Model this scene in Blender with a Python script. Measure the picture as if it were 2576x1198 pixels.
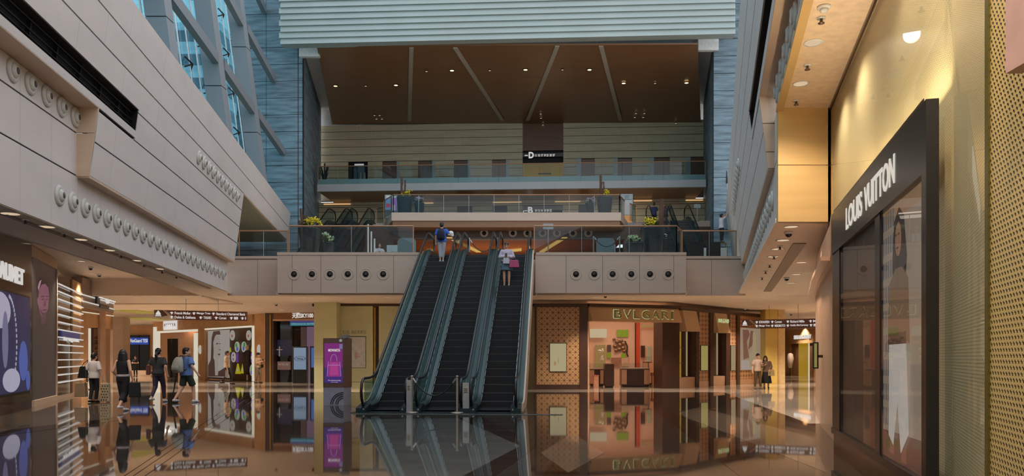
import bpy, bmesh, math, random
from mathutils import Vector as Vec, Matrix
random.seed(7)
C = bpy.context.scene.collection
for o in list(bpy.data.objects): bpy.data.objects.remove(o)
# ------------------------------------------------------------------ camera, sky, exposure
F, CX, HY, EYE = 1970.0, 1288.0, 900.0, 1.6      # focal length (px), centre column, horizon row, eye height
cd = bpy.data.cameras.new('camera'); cam = bpy.data.objects.new('camera', cd); C.objects.link(cam)
cam.location = (0, 0, EYE); cam.rotation_euler = (math.radians(90), 0, 0)
cd.sensor_fit = 'HORIZONTAL'; cd.sensor_width = 36.0; cd.lens = 36.0*F/2576.0
cd.shift_y = (HY-599.0)/2576.0; cd.clip_end = 600; cd.clip_start = .05
S = bpy.context.scene; S.camera = cam
W = bpy.data.worlds.new('sky'); S.world = W; W.use_nodes = True
nt = W.node_tree; bg = nt.nodes['Background']
sky = nt.nodes.new('ShaderNodeTexSky'); sky.sky_type = 'PREETHAM'; sky.turbidity = 3.0
sky.sun_direction = (0.75, -.45, .5)
mx = nt.nodes.new('ShaderNodeMixRGB'); mx.inputs[0].default_value = .84
mx.inputs[2].default_value = (.87, .935, 1.0, 1)
nt.links.new(sky.outputs[0], mx.inputs[1]); nt.links.new(mx.outputs[0], bg.inputs[0])
bg.inputs[1].default_value = 1.5
vs = S.view_settings; S.display_settings.display_device = 'sRGB'
vs.view_transform = 'Standard'; vs.look = 'None'; vs.gamma = 1; vs.exposure = 0.0; vs.use_curve_mapping = False

# ------------------------------------------------------------------ helpers
def sl(c):
    c /= 255.0
    return c/12.92 if c <= .04045 else ((c+.055)/1.055)**2.4
def RGB(r, g, b): return (sl(r), sl(g), sl(b), 1)
def X(px, d): return (px-CX)/F*d
def Z(py, d): return EYE+(HY-py)/F*d
def P(px, py, d): return Vec((X(px, d), d, Z(py, d)))
def FD(py): return F*EYE/(py-HY)
def ZD(py, z): return (z-EYE)*F/(HY-py)
def G(px, py): d = FD(py); return Vec((X(px, d), d, 0))
AX = Vec((.0558, .9984, 0)); RX = Vec((.9984, -.0558, 0))
def bd(px, D): return D/(1+.056*(px-CX)/F)
def BP(px, py, D): return P(px, py, bd(px, D))

MATS = {}
def mat(name, col, rough=.5, metal=0., emit=None, es=1., noise=None, bump=0., spec=.5, ior=None, trans=0., coat=0.):
    if name in MATS: return MATS[name]
    m = bpy.data.materials.new(name); m.use_nodes = True; t = m.node_tree
    b = t.nodes['Principled BSDF']
    b.inputs['Base Color'].default_value = col; b.inputs['Roughness'].default_value = rough
    b.inputs['Metallic'].default_value = metal; b.inputs['Specular IOR Level'].default_value = spec
    if ior: b.inputs['IOR'].default_value = ior
    if trans: b.inputs['Transmission Weight'].default_value = trans
    if emit:
        b.inputs['Emission Color'].default_value = emit; b.inputs['Emission Strength'].default_value = es
    sc, am, st = noise if noise else (6., .10, (1, 1, 1))
    tc = t.nodes.new('ShaderNodeTexCoord'); mp = t.nodes.new('ShaderNodeMapping')
    mp.inputs['Scale'].default_value = st
    nz = t.nodes.new('ShaderNodeTexNoise'); nz.inputs['Scale'].default_value = sc; nz.inputs['Detail'].default_value = 5
    t.links.new(tc.outputs['Object'], mp.inputs[0]); t.links.new(mp.outputs[0], nz.inputs['Vector'])
    r = t.nodes.new('ShaderNodeValToRGB')
    lo = [max(0, c*(1-am)) for c in col[:3]]+[1]; hi = [min(1, c*(1+am)) for c in col[:3]]+[1]
    r.color_ramp.elements[0].position = .3; r.color_ramp.elements[1].position = .7
    r.color_ramp.elements[0].color = lo; r.color_ramp.elements[1].color = hi
    t.links.new(nz.outputs['Fac'], r.inputs[0]); t.links.new(r.outputs[0], b.inputs['Base Color'])
    if bump:
        bp = t.nodes.new('ShaderNodeBump'); bp.inputs['Strength'].default_value = bump; bp.inputs['Distance'].default_value = .03
        t.links.new(nz.outputs['Fac'], bp.inputs['Height']); t.links.new(bp.outputs[0], b.inputs['Normal'])
    MATS[name] = m
    return m
def emat(name, col, s=1.):
    return mat(name, (0.02, .02, .02, 1), rough=.4, emit=col, es=s)
def glass(name, tint=(1, 1, 1, 1), refl=1.0, rough=.0):
    if name in MATS: return MATS[name]
    m = bpy.data.materials.new(name); m.use_nodes = True; t = m.node_tree; t.nodes.clear()
    o = t.nodes.new('ShaderNodeOutputMaterial'); mxs = t.nodes.new('ShaderNodeMixShader')
    tr = t.nodes.new('ShaderNodeBsdfTransparent'); gl = t.nodes.new('ShaderNodeBsdfGlossy'); fr = t.nodes.new('ShaderNodeFresnel')
    nz = t.nodes.new('ShaderNodeTexNoise'); nz.inputs['Scale'].default_value = .6
    cr = t.nodes.new('ShaderNodeMixRGB'); cr.inputs[1].default_value = tint; cr.inputs[2].default_value = [c*.94 for c in tint[:3]]+[1]
    t.links.new(nz.outputs['Fac'], cr.inputs[0]); t.links.new(cr.outputs[0], tr.inputs[0])
    fr.inputs[0].default_value = 1.5
    mu = t.nodes.new('ShaderNodeMath'); mu.operation = 'MULTIPLY'; mu.inputs[1].default_value = refl
    ge = t.nodes.new('ShaderNodeNewGeometry'); iv = t.nodes.new('ShaderNodeMath'); iv.operation = 'SUBTRACT'; iv.inputs[0].default_value = 1
    t.links.new(ge.outputs['Backfacing'], iv.inputs[1]); m3 = t.nodes.new('ShaderNodeMath'); m3.operation = 'MULTIPLY'
    t.links.new(fr.outputs[0], mu.inputs[0]); t.links.new(mu.outputs[0], m3.inputs[0]); t.links.new(iv.outputs[0], m3.inputs[1]); t.links.new(m3.outputs[0], mxs.inputs[0])
    gl.inputs['Roughness'].default_value = rough
    t.links.new(tr.outputs[0], mxs.inputs[1]); t.links.new(gl.outputs[0], mxs.inputs[2]); t.links.new(mxs.outputs[0], o.inputs[0])
    MATS[name] = m
    return m

def origin_of(o):
    p = Vec((0, 0, 0))
    while o is not None: p = p+o.location; o = o.parent
    return p
class MB:
    def __init__(s): s.v = []; s.f = []; s.m = []; s.s = []; s.mi = 0; s.sm = False
    def add(s, vs, fs, sm=None):
        k = len(s.v); s.v += [Vec(v) for v in vs]
        for f in fs: s.f.append([i+k for i in f]); s.m.append(s.mi); s.s.append(s.sm if sm is None else sm)
        return s
    def hexa(s, b, t):
        return s.add(list(b)+list(t), [(3, 2, 1, 0), (4, 5, 6, 7), (0, 1, 5, 4), (1, 2, 6, 5), (2, 3, 7, 6), (3, 0, 4, 7)])
    def box(s, x0, x1, y0, y1, z0, z1):
        return s.hexa([(x0, y0, z0), (x1, y0, z0), (x1, y1, z0), (x0, y1, z0)], [(x0, y0, z1), (x1, y0, z1), (x1, y1, z1), (x0, y1, z1)])
    def prism(s, poly, z0, z1):
        n = len(poly)
        vs = [(p[0], p[1], z0) for p in poly]+[(p[0], p[1], z1) for p in poly]
        return s.add(vs, [tuple(range(n-1, -1, -1)), tuple(range(n, 2*n))]+[(i, (i+1) % n, n+(i+1) % n, n+i) for i in range(n)])
    def cyl(s, p0, p1, r0, r1=None, n=12, caps=True, sm=True):
        r1 = r0 if r1 is None else r1
        p0 = Vec(p0); p1 = Vec(p1); d = (p1-p0).normalized()
        a = d.cross(Vec((0, 0, 1)) if abs(d.z) < .9 else Vec((1, 0, 0))).normalized(); b = d.cross(a)
        vs = []
        for p, r in ((p0, r0), (p1, r1)):
            for i in range(n):
                t = 2*math.pi*i/n; vs.append(p+a*(r*math.cos(t))+b*(r*math.sin(t)))
        s.add(vs, [(i, (i+1) % n, n+(i+1) % n, n+i) for i in range(n)], sm)
        if caps: s.add(vs, [tuple(range(n-1, -1, -1)), tuple(range(n, 2*n))], False)
        return s
    def ell(s, c, rx, ry, rz, n=12, m=8, M=None):
        vs = []; c = Vec(c)
        for j in range(1, m):
            ph = math.pi*j/m
            for i in range(n):
                t = 2*math.pi*i/n
                q = Vec((rx*math.sin(ph)*math.cos(t), ry*math.sin(ph)*math.sin(t), rz*math.cos(ph)))
                vs.append(c+(M @ q if M else q))
        tp = Vec((0, 0, rz)); vs += [c+(M @ tp if M else tp), c-(M @ tp if M else tp)]
        T = len(vs)-2; B = T+1; fs = []
        for j in range(m-2):
            for i in range(n):
                fs.append((j*n+i, (j+1)*n+i, (j+1)*n+(i+1) % n, j*n+(i+1) % n))
        for i in range(n):
            fs.append((T, i, (i+1) % n)); fs.append((B, (m-2)*n+(i+1) % n, (m-2)*n+i))
        return s.add(vs, fs, True)
    def cap(s, p0, p1, r0, r1, n=10):
        p0 = Vec(p0); p1 = Vec(p1)
        s.cyl(p0, p1, r0, r1, n); s.ell(p0, r0, r0, r0, n, 6); s.ell(p1, r1, r1, r1, n, 6)
        return s
    def loft(s, rings, n=16, caps=True):
        vs = []
        for (cx, cy, cz, rx, ry) in rings:
            for i in range(n):
                t = 2*math.pi*i/n; vs.append((cx+rx*math.cos(t), cy+ry*math.sin(t), cz))
        k = len(rings)
        fs = [(j*n+i, j*n+(i+1) % n, (j+1)*n+(i+1) % n, (j+1)*n+i) for j in range(k-1) for i in range(n)]
        if caps: fs += [tuple(range(n-1, -1, -1)), tuple(range((k-1)*n, k*n))]
        return s.add(vs, fs, True)
    def lathe(s, prof, c, n=24, caps=True):
        return s.loft([(c[0], c[1], c[2]+z, r, r) for r, z in prof], n, caps)
    def tube(s, path, r, n=8):
        path = [Vec(p) for p in path]; k = len(path); vs = []; up = None
        for i, p in enumerate(path):
            d = (path[min(i+1, k-1)]-path[max(i-1, 0)]).normalized()
            if up is None: up = d.cross(Vec((0, 0, 1)) if abs(d.z) < .9 else Vec((1, 0, 0))).normalized()
            up = (up-d*up.dot(d)).normalized(); b = d.cross(up)
            for j in range(n):
                t = 2*math.pi*j/n; vs.append(p+up*(r*math.cos(t))+b*(r*math.sin(t)))
        s.add(vs, [(i*n+j, i*n+(j+1) % n, (i+1)*n+(j+1) % n, (i+1)*n+j) for i in range(k-1) for j in range(n)], True)
        s.add(vs, [tuple(range(n-1, -1, -1)), tuple(range((k-1)*n, k*n))], False)
        return s
    def ribbon(s, path, wdir, w, th=.002):
        path = [Vec(p) for p in path]; wd = Vec(wdir).normalized()*w/2
        for a, b in zip(path, path[1:]):
            n = (b-a).cross(wd).normalized()*th
            s.hexa([a-wd, a+wd, b+wd, b-wd], [a-wd+n, a+wd+n, b+wd+n, b-wd+n])
        return s
    def flat(s, fr, pts, off, th=.004):      # an outline on a facade frame, given in (s, z)
        n = len(pts)
        vs = [fr.at(a, z, off) for a, z in pts]+[fr.at(a, z, off+th) for a, z in pts]
        return s.add(vs, [tuple(range(n)), tuple(range(2*n-1, n-1, -1))]+[(i, n+i, n+(i+1) % n, (i+1) % n) for i in range(n)])
    def text(s, txt, o, u, w, h, th=.02, up=(0, 0, 1), bold=0.):
        vs, fs = text_geo(txt, bold)
        x0 = min(v[0] for v in vs); x1 = max(v[0] for v in vs); y0 = min(v[1] for v in vs); y1 = max(v[1] for v in vs)
        u = Vec(u).normalized(); up = Vec(up); n = u.cross(up).normalized(); o = Vec(o)
        return s.add([o+u*((v[0]-x0)/(x1-x0)*w)+up*((v[1]-y0)/(y1-y0)*h)+n*(v[2]*th) for v in vs], fs)
    def build(s, name, mats, parent=None, label=None, recenter=True):
        me = bpy.data.meshes.new(name)
        if not isinstance(mats, (list, tuple)): mats = [mats]
        o = bpy.data.objects.new(name, me)
        if parent is not None: og = origin_of(parent)
        elif recenter:
            xs = [v.x for v in s.v]; ys = [v.y for v in s.v]; zs = [v.z for v in s.v]
            og = Vec(((min(xs)+max(xs))/2, (min(ys)+max(ys))/2, min(zs)))
        else: og = Vec((0, 0, 0))
        me.from_pydata([v-og for v in s.v], [], s.f)
        for m in mats: me.materials.append(m)
        me.polygons.foreach_set('material_index', s.m); me.polygons.foreach_set('use_smooth', s.s)
        bm = bmesh.new(); bm.from_mesh(me); bmesh.ops.recalc_face_normals(bm, faces=bm.faces); bm.to_mesh(me); bm.free()
        me.update(); C.objects.link(o)
        if parent is not None: o.parent = parent
        else: o.location = og
        if label: o['label'] = label
        return o
TG = {}
def text_geo(txt, bold):
    k = (txt, bold)
    if k in TG: return TG[k]
    cu = bpy.data.curves.new('t', 'FONT'); cu.body = txt; cu.extrude = .5; cu.offset = bold; cu.resolution_u = 3
    ob = bpy.data.objects.new('t', cu); C.objects.link(ob)
    dg = bpy.context.evaluated_depsgraph_get(); me = bpy.data.meshes.new_from_object(ob.evaluated_get(dg))
    TG[k] = ([tuple(v.co) for v in me.vertices], [tuple(p.vertices) for p in me.polygons])
    bpy.data.objects.remove(ob); bpy.data.meshes.remove(me); bpy.data.curves.remove(cu)
    return TG[k]
def remesh(mb, vox, sm=4):
    me = bpy.data.meshes.new('r'); me.from_pydata(mb.v, [], mb.f)
    bm = bmesh.new(); bm.from_mesh(me); bmesh.ops.recalc_face_normals(bm, faces=bm.faces); bm.to_mesh(me); bm.free()
    ob = bpy.data.objects.new('r', me); C.objects.link(ob)
    md = ob.modifiers.new('a', 'REMESH'); md.mode = 'VOXEL'; md.voxel_size = vox
    m2 = ob.modifiers.new('b', 'SMOOTH'); m2.factor = .5; m2.iterations = sm
    dg = bpy.context.evaluated_depsgraph_get(); r = bpy.data.meshes.new_from_object(ob.evaluated_get(dg))
    q = MB(); q.v = [v.co.copy() for v in r.vertices]; q.f = [list(p.vertices) for p in r.polygons]
    q.m = [0]*len(q.f); q.s = [True]*len(q.f)
    bpy.data.objects.remove(ob); bpy.data.meshes.remove(me); bpy.data.meshes.remove(r)
    return q
def thing(name, label, cat, loc=(0, 0, 0), group=None):
    o = bpy.data.objects.new(name, None); C.objects.link(o); o.location = loc; o.empty_display_size = .2
    return tag(o, label, cat, group)
def tag(o, label, cat, group=None):
    o['label'] = label; o['category'] = cat
    if group: o['group'] = group
    return o
def struct(o, label=None):
    o['kind'] = 'structure'
    if label: o['label'] = label
    return o
def dup(root, loc, label=None, rot=None):
    r = root.copy(); C.objects.link(r); r.location = loc
    if label: r['label'] = label
    if rot is not None: r.rotation_euler = rot
    for ch in list(root.children):
        c = ch.copy(); C.objects.link(c); c.parent = r
        for g in list(ch.children):
            d = g.copy(); C.objects.link(d); d.parent = c
    return r
class Fr:                                      # an upright facade between two plan points; off > 0 is towards the viewer
    def __init__(s, a, b):
        s.a = Vec((a[0], a[1], 0)); s.b = Vec((b[0], b[1], 0)); s.u = (s.b-s.a).normalized(); s.L = (s.b-s.a).length
        s.n = Vec((s.u.y, -s.u.x, 0))
    def at(s, t, z, off=0): return s.a+s.u*t+s.n*off+Vec((0, 0, z))
    def sx(s, px):
        k = (px-CX)/F      # x = k*y
        return (k*s.a.y-s.a.x)/(s.u.x-k*s.u.y)
    def d(s, px): return s.a.y+s.u.y*s.sx(px)
    def zy(s, px, py): return Z(py, s.d(px))
    def box(s, mb, s0, s1, z0, z1, o0=0., o1=.1):
        q = [s.at(s0, 0, o0), s.at(s1, 0, o0), s.at(s1, 0, o1), s.at(s0, 0, o1)]
        mb.prism(q, z0, z1); return mb
    def pbox(s, mb, px0, px1, py0, py1, o0=0., o1=.1, pz=None):   # by columns and rows seen at its middle
        m = (px0+px1)/2 if pz is None else pz
        return s.box(mb, s.sx(px0), s.sx(px1), s.zy(m, py1), s.zy(m, py0), o0, o1)
def frp(pa, da, pb, db): return Fr((X(pa, da), da), (X(pb, db), db))
def ellpts(cs, cz, rs, rz, n=24, a0=0, a1=360):
    return [(cs+rs*math.cos(math.radians(a0+(a1-a0)*i/n)), cz+rz*math.sin(math.radians(a0+(a1-a0)*i/n))) for i in range(n if a1-a0 == 360 else n+1)]
def lamp(name, kind, loc, power, col, parent=None, size=.3, rot=(0, 0, 0), spot=2.4, sy=None):
    l = bpy.data.lights.new(name, kind); l.energy = power; l.color = col[:3]
    if kind == 'AREA':
        l.size = size
        if sy: l.shape = 'RECTANGLE'; l.size_y = sy
        else: l.shape = 'DISK'
    elif kind == 'SPOT': l.spot_size = spot; l.spot_blend = .6; l.shadow_soft_size = size
    else: l.shadow_soft_size = size
    o = bpy.data.objects.new(name, l); C.objects.link(o); o.rotation_euler = rot
    if parent is not None: o.parent = parent; o.location = Vec(loc)-origin_of(parent)
    else: o.location = loc
    return o
WARM = (1.0, .84, .68)
# ------------------------------------------------------------------ materials
m_wall = mat('white_stone', RGB(214, 203, 196), .55, noise=(.5, .05, (1, 1, 3)))
m_joint = mat('dark_joint', RGB(45, 40, 38), .8)
m_warm = mat('warm_stone', RGB(214, 186, 160), .5, noise=(.8, .05, (1, 1, 4)))
m_ceil = mat('cream_plaster', RGB(228, 208, 186), .6, noise=(1., .03, (1, 1, 1)))
m_fascia = mat('beige_fascia', RGB(190, 168, 150), .5, noise=(.7, .04, (1, 1, 6)))
m_black = mat('black_void', RGB(14, 13, 13), .7)
m_blackmetal = mat('black_metal', RGB(20, 19, 18), .35)
m_slate = mat('slate_stone', RGB(112, 132, 142), .6, noise=(1.3, .42, (.5, .5, 4)), bump=.5)
m_louver = mat('pale_louver', RGB(166, 177, 172), .5, noise=(.5, .04, (1, 1, 1)))
m_steel = mat('brushed_steel', RGB(170, 172, 172), .3, .9)
m_fin = mat('grey_steel_paint', RGB(132, 136, 140), .5, noise=(.4, .04, (1, 1, 1)))
m_brown = mat('brown_panel', RGB(132, 92, 58), .35, noise=(1.2, .12, (.3, 4, 4)))
m_lime = mat('limestone_courses', RGB(198, 186, 152), .6, noise=(1., .12, (.6, .6, 6)))
m_wood = mat('dark_wood', RGB(82, 56, 40), .4, noise=(2, .2, (.3, .3, 6)))
m_copper = mat('copper_cladding', RGB(210, 168, 136), .3, .25, noise=(1, .06, (1, 1, 3)))
m_white = mat('white_paint', RGB(225, 225, 222), .4)
m_rub = mat('black_rubber', RGB(18, 18, 18), .35)
m_teal = mat('teal_steel', RGB(60, 78, 78), .32, .4, noise=(.6, .1, (1, 1, 1)))  # stainless decks, the teal of their reflections put into the colour
m_tealdk = mat('dark_teal_steel', RGB(40, 56, 58), .3, .6)
m_step = mat('escalator_step', RGB(17, 15, 16), .6)
m_nose = mat('step_nosing', RGB(64, 60, 58), .5)
m_oak = mat('yellow_veneer', RGB(206, 170, 112), .4, noise=(.9, .1, (.4, .4, 5)))
m_bronze = mat('bronze_frame', RGB(70, 50, 36), .3, .5)
m_red = mat('maroon_sign', RGB(122, 78, 62), .4)
m_letter = emat('white_letters', RGB(205, 200, 196), 1.0)
m_gl = glass('clear_glass', (.93, .97, .96, 1), .8)
m_gltint = glass('green_glass', (.72, .85, .86, 1), .9)
m_glsky = glass('sky_glass', (.20, .50, .60, 1), .7)
m_glrail = glass('rail_glass', (.80, .84, .84, 1), 1.0)
m_rail = mat('bronze_rail', RGB(176, 132, 98), .35, .4)
# ================================================================== THE SETTING
L2, L3, L4 = 6.2, 10.5, 13.74
FL = FS = None
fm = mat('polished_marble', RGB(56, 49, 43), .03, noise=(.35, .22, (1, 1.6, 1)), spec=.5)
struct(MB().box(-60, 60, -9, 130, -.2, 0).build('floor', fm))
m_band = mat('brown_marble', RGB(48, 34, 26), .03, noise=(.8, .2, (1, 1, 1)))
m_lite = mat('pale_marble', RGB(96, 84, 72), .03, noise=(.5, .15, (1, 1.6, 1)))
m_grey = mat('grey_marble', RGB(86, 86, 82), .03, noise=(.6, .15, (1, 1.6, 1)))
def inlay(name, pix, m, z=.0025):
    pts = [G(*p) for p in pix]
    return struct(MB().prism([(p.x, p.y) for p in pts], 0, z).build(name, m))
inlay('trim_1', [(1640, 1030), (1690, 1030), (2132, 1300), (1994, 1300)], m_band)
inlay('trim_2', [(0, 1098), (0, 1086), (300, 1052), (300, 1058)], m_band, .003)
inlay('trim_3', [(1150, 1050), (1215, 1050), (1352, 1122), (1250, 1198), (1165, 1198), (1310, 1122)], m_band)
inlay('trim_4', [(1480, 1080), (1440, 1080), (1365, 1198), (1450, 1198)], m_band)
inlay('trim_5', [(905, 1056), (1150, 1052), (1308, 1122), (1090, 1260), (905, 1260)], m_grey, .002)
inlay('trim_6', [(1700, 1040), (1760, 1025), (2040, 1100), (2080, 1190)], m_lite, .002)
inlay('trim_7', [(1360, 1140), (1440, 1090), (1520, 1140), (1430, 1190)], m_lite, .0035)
inlay('trim_8', [(0, 1046), (80, 1027), (300, 990), (300, 1050), (0, 1084)], m_lite, .002)  # light on the floor before the black front, put into a paler colour
struct(MB().prism([(-50, 36.2), (50, 36.2), (50, 100), (-50, 100)], 0, .0015).build('trim_16', mat('pale_honey_marble', RGB(190, 176, 160), .03, noise=(.35, .14, (1, 1.6, 1)))))  # floor zone made pale to bounce light onto the low ceiling
struct(MB().prism([(7.2, 19), (30, 19), (30, 36.2), (9.8, 36.2)], 0, .0012).build('trim_29', MATS['pale_honey_marble']))  # same added pale zone, bouncing light onto the right ceiling
struct(MB().prism([(-40, 12), (-13.6, 19), (-15.4, 33), (-15.6, 36.2), (-40, 36.2)], 0, .0012).build('trim_28', mat('honey_marble', RGB(116, 102, 88), .03, noise=(.35, .14, (1, 1.6, 1)))))  # added mid-toned zone, bouncing light onto the left ceiling
# three tactile strips running diagonally over the floor
for i, (a, b) in enumerate((((142, 1300), (625, 988)), ((168, 1300), (640, 988)), ((202, 1300), (660, 988)))):
    p, q = G(*a), G(*b); w = Vec((.07, 0, 0))
    o = MB().prism([p.xy, (p+w).xy, (q+w).xy, (q).xy], 0, .006).build('tactile_strip', m_band)
    tag(o, ['leftmost', 'middle', 'rightmost'][i]+' of three thin dark strips running diagonally over the polished floor', 'floor strip', 'tactile strips in the floor')

# ---------------------------------------------------------------- left wall: lower upright face, upper leaning face
def latL(d): return -9.68-.146*(d-14.8)
def latLU(d, z): return -9.91-.146*(d-18.36)+.138*(z-5.86)
def fLl(d, z, off): return Vec((latL(d)+off, d, z))
def fLu(d, z, off): return Vec((latLU(d, z)+off, d, z))
def latR(d): return 1.32+.26*d
def latRU(d, z): return 1.17+.26*d-.12*(z-5.86)
def fRl(d, z, off): return Vec((latR(d)-off, d, z))
def fRu(d, z, off): return Vec((latRU(d, z)-off, d, z))
def panels(mb, f, d0, d1, z0, z1, step=2.8, ph=0., g=.0045, gz=.018, t=.18, back=.3):
    ks = [d0]; k = math.ceil((d0-ph)/step)
    while ph+k*step < d1-.2:
        if ph+k*step > d0+.2: ks.append(ph+k*step)
        k += 1
    ks.append(d1)
    for a, b in zip(ks, ks[1:]):
        mb.mi = 0
        a2, b2 = a+(g if a > d0 else 0), b-(g if b < d1 else 0); z2, z3 = z0+gz, z1-gz
        mb.hexa([f(a2, z2, 0), f(b2, z2, 0), f(b2, z2, -t), f(a2, z2, -t)], [f(a2, z3, 0), f(b2, z3, 0), f(b2, z3, -t), f(a2, z3, -t)])
    mb.mi = 1
    q = .03
    mb.hexa([f(d0+.005, z0+.004, -q), f(d1-.005, z0+.004, -q), f(d1-.005, z0+.004, -back), f(d0+.005, z0+.004, -back)],
            [f(d0+.005, z1-.004, -q), f(d1-.005, z1-.004, -q), f(d1-.005, z1-.004, -back), f(d0+.005, z1-.004, -back)])
    mb.mi = 0
mb = MB()
panels(mb, fLl, 1, 34.6, 4.5, 5.86, 1.4, .2); panels(mb, fLl, 1, 18.38, 5.86, 6.86, 1.4, .2); panels(mb, fLl, 1, 18.38, 6.86, 7.46, 1.4, .2)
struct(mb.build('wall_left_lower', [m_wall, m_joint]))
mb = MB()
panels(mb, fLu, 18.36, 34.7, 5.86, 6.67, 2.8); panels(mb, fLu, 18.36, 34.7, 6.67, 7.4, 2.8)
panels(mb, fLu, 20.9, 34.7, 7.4, 8.13, 2.8, 1); panels(mb, fLu, 1, 20.9, 7.45, 7.66, 5.6)
panels(mb, fLu, 20.9, 34.7, 8.13, 8.87, 2.8, 0); panels(mb, fLu, 1, 20.9, 8.2, 8.87, 2.8)
panels(mb, fLu, 1, 48.2, 8.87, 9.62, 2.8, 1.4); panels(mb, fLu, 1, 48.2, 9.62, 10.5, 2.8)
struct(mb.build('wall_left_upper', [m_wall, m_joint]))
mb = MB()   # soffits of the overhang and the notch's end, warm light put into their colour
mb.hexa([fLu(1, 7.45, 0), fLu(18.36, 7.45, 0), fLl(18.36, 7.45, -.1), fLl(1, 7.45, -.1)], [fLu(1, 7.5, -.02), fLu(18.36, 7.5, -.02), fLl(18.36, 7.5, -.1), fLl(1, 7.5, -.1)])
mb.hexa([fLl(18.38, 5.82, -.1), fLu(18.36, 5.82, 0), fLu(34.7, 5.82, 0), fLl(34.6, 5.82, -.1)], [fLl(18.38, 5.87, -.1), fLu(18.36, 5.87, 0), fLu(34.7, 5.87, 0), fLl(34.6, 5.87, -.1)])
for za, zb in ((5.85, 6.85), (6.87, 7.46)):
    mb.hexa([fLl(18.34, za, -.1), fLu(18.34, za, 0), fLu(18.4, za, 0), fLl(18.4, za, -.1)], [fLl(18.34, zb, -.1), fLu(18.34, zb, 0), fLu(18.4, zb, 0), fLl(18.4, zb, -.1)])
mb.hexa([fLu(34.68, 5.86, 0), fLu(34.72, 5.86, 0), fLu(34.72, 5.86, -.9), fLu(34.68, 5.86, -.9)], [fLu(34.68, 8.87, 0), fLu(34.72, 8.87, 0), fLu(34.72, 8.87, -.9), fLu(34.68, 8.87, -.9)])
mb.hexa([fLu(34.7, 8.84, 0), fLu(48.2, 8.84, 0), fLu(48.2, 8.84, -.6), fLu(34.7, 8.84, -.6)], [fLu(34.7, 8.88, 0), fLu(48.2, 8.88, 0), fLu(48.2, 8.88, -.6), fLu(34.7, 8.88, -.6)])
struct(mb.build('trim_9', m_warm))
def slot(f, dend, d0, name):
    mb = MB(); mb.mi = 0
    mb.hexa([f(d0, 7.6, -.35), f(dend, 7.6, -.35), f(dend, 7.6, -.5), f(d0, 7.6, -.5)], [f(d0, 8.26, -.35), f(dend, 8.26, -.35), f(dend, 8.26, -.5), f(d0, 8.26, -.5)])
    mb.hexa([f(dend-.02, 7.6, -.02), f(dend, 7.6, -.02), f(dend, 7.6, -.4), f(dend-.02, 7.6, -.4)], [f(dend-.02, 8.26, -.02), f(dend, 8.26, -.02), f(dend, 8.26, -.4), f(dend-.02, 8.26, -.4)])
    mb.mi = 1
    for z in (7.78, 7.9, 8.08):
        mb.hexa([f(d0, z, -.12), f(dend, z, -.12), f(dend, z, -.16), f(d0, z, -.16)], [f(d0, z+.018, -.12), f(dend, z+.018, -.12), f(dend, z+.018, -.16), f(d0, z+.018, -.16)])
    d = d0+1.
    while d < dend:
        mb.hexa([f(d, 7.6, -.2), f(d+.05, 7.6, -.2), f(d+.05, 7.6, -.3), f(d, 7.6, -.3)], [f(d, 8.26, -.2), f(d+.05, 8.26, -.2), f(d+.05, 8.26, -.3), f(d, 8.26, -.3)]); d += 1.2
    return struct(mb.build(name, [m_black, m_blackmetal]))
slot(fLu, 20.9, 1, 'trim_10')
# right wall, its mirror image
mb = MB()
panels(mb, fRl, 1, 16.8, 6.93, 7.46, 1.4); panels(mb, fRl, 16.8, 35.6, 4.5, 5.86, 1.4); panels(mb, fRl, 16.8, 17.6, 5.86, 6.93, 1.4)
struct(mb.build('wall_right_lower', [m_wall, m_joint]))
mb = MB()
panels(mb, fRu, 17.6, 46.3, 5.86, 6.67, 2.8); panels(mb, fRu, 17.6, 46.3, 6.67, 7.4, 2.8, 1)
panels(mb, fRu, 21, 46.3, 7.4, 8.13, 2.8); panels(mb, fRu, 1, 21, 7.45, 7.66, 5.6)
panels(mb, fRu, 21, 46.3, 8.13, 8.87, 2.8, 1); panels(mb, fRu, 1, 21, 8.2, 8.87, 2.8)
panels(mb, fRu, 1, 47.4, 8.87, 9.62, 2.8, 1.4); panels(mb, fRu, 1, 47.4, 9.62, 10.5, 2.8)
struct(mb.build('wall_right_upper', [m_wall, m_joint]))
mb = MB()
mb.hexa([fRu(1, 7.45, 0), fRu(17.6, 7.45, 0), fRl(17.6, 7.45, -.1), fRl(1, 7.45, -.1)], [fRu(1, 7.5, -.02), fRu(17.6, 7.5, -.02), fRl(17.6, 7.5, -.1), fRl(1, 7.5, -.1)])
mb.hexa([fRl(17.6, 5.82, -.1), fRu(17.6, 5.82, 0), fRu(35.6, 5.82, 0), fRl(35.6, 5.82, -.1)], [fRl(17.6, 5.87, -.1), fRu(17.6, 5.87, 0), fRu(35.6, 5.87, 0), fRl(35.6, 5.87, -.1)])
for za, zb in ((5.85, 6.2), (6.22, 6.84), (6.86, 7.46)):
    mb.hexa([fRl(17.54, za, -.1), fRu(17.54, za, 0), fRu(17.62, za, 0), fRl(17.62, za, -.1)], [fRl(17.54, zb, -.1), fRu(17.54, zb, 0), fRu(17.62, zb, 0), fRl(17.62, zb, -.1)])
struct(mb.build('trim_11', m_warm))  # right soffits, with warm light put into their colour too
slot(fRu, 21, 1, 'trim_12')

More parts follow.
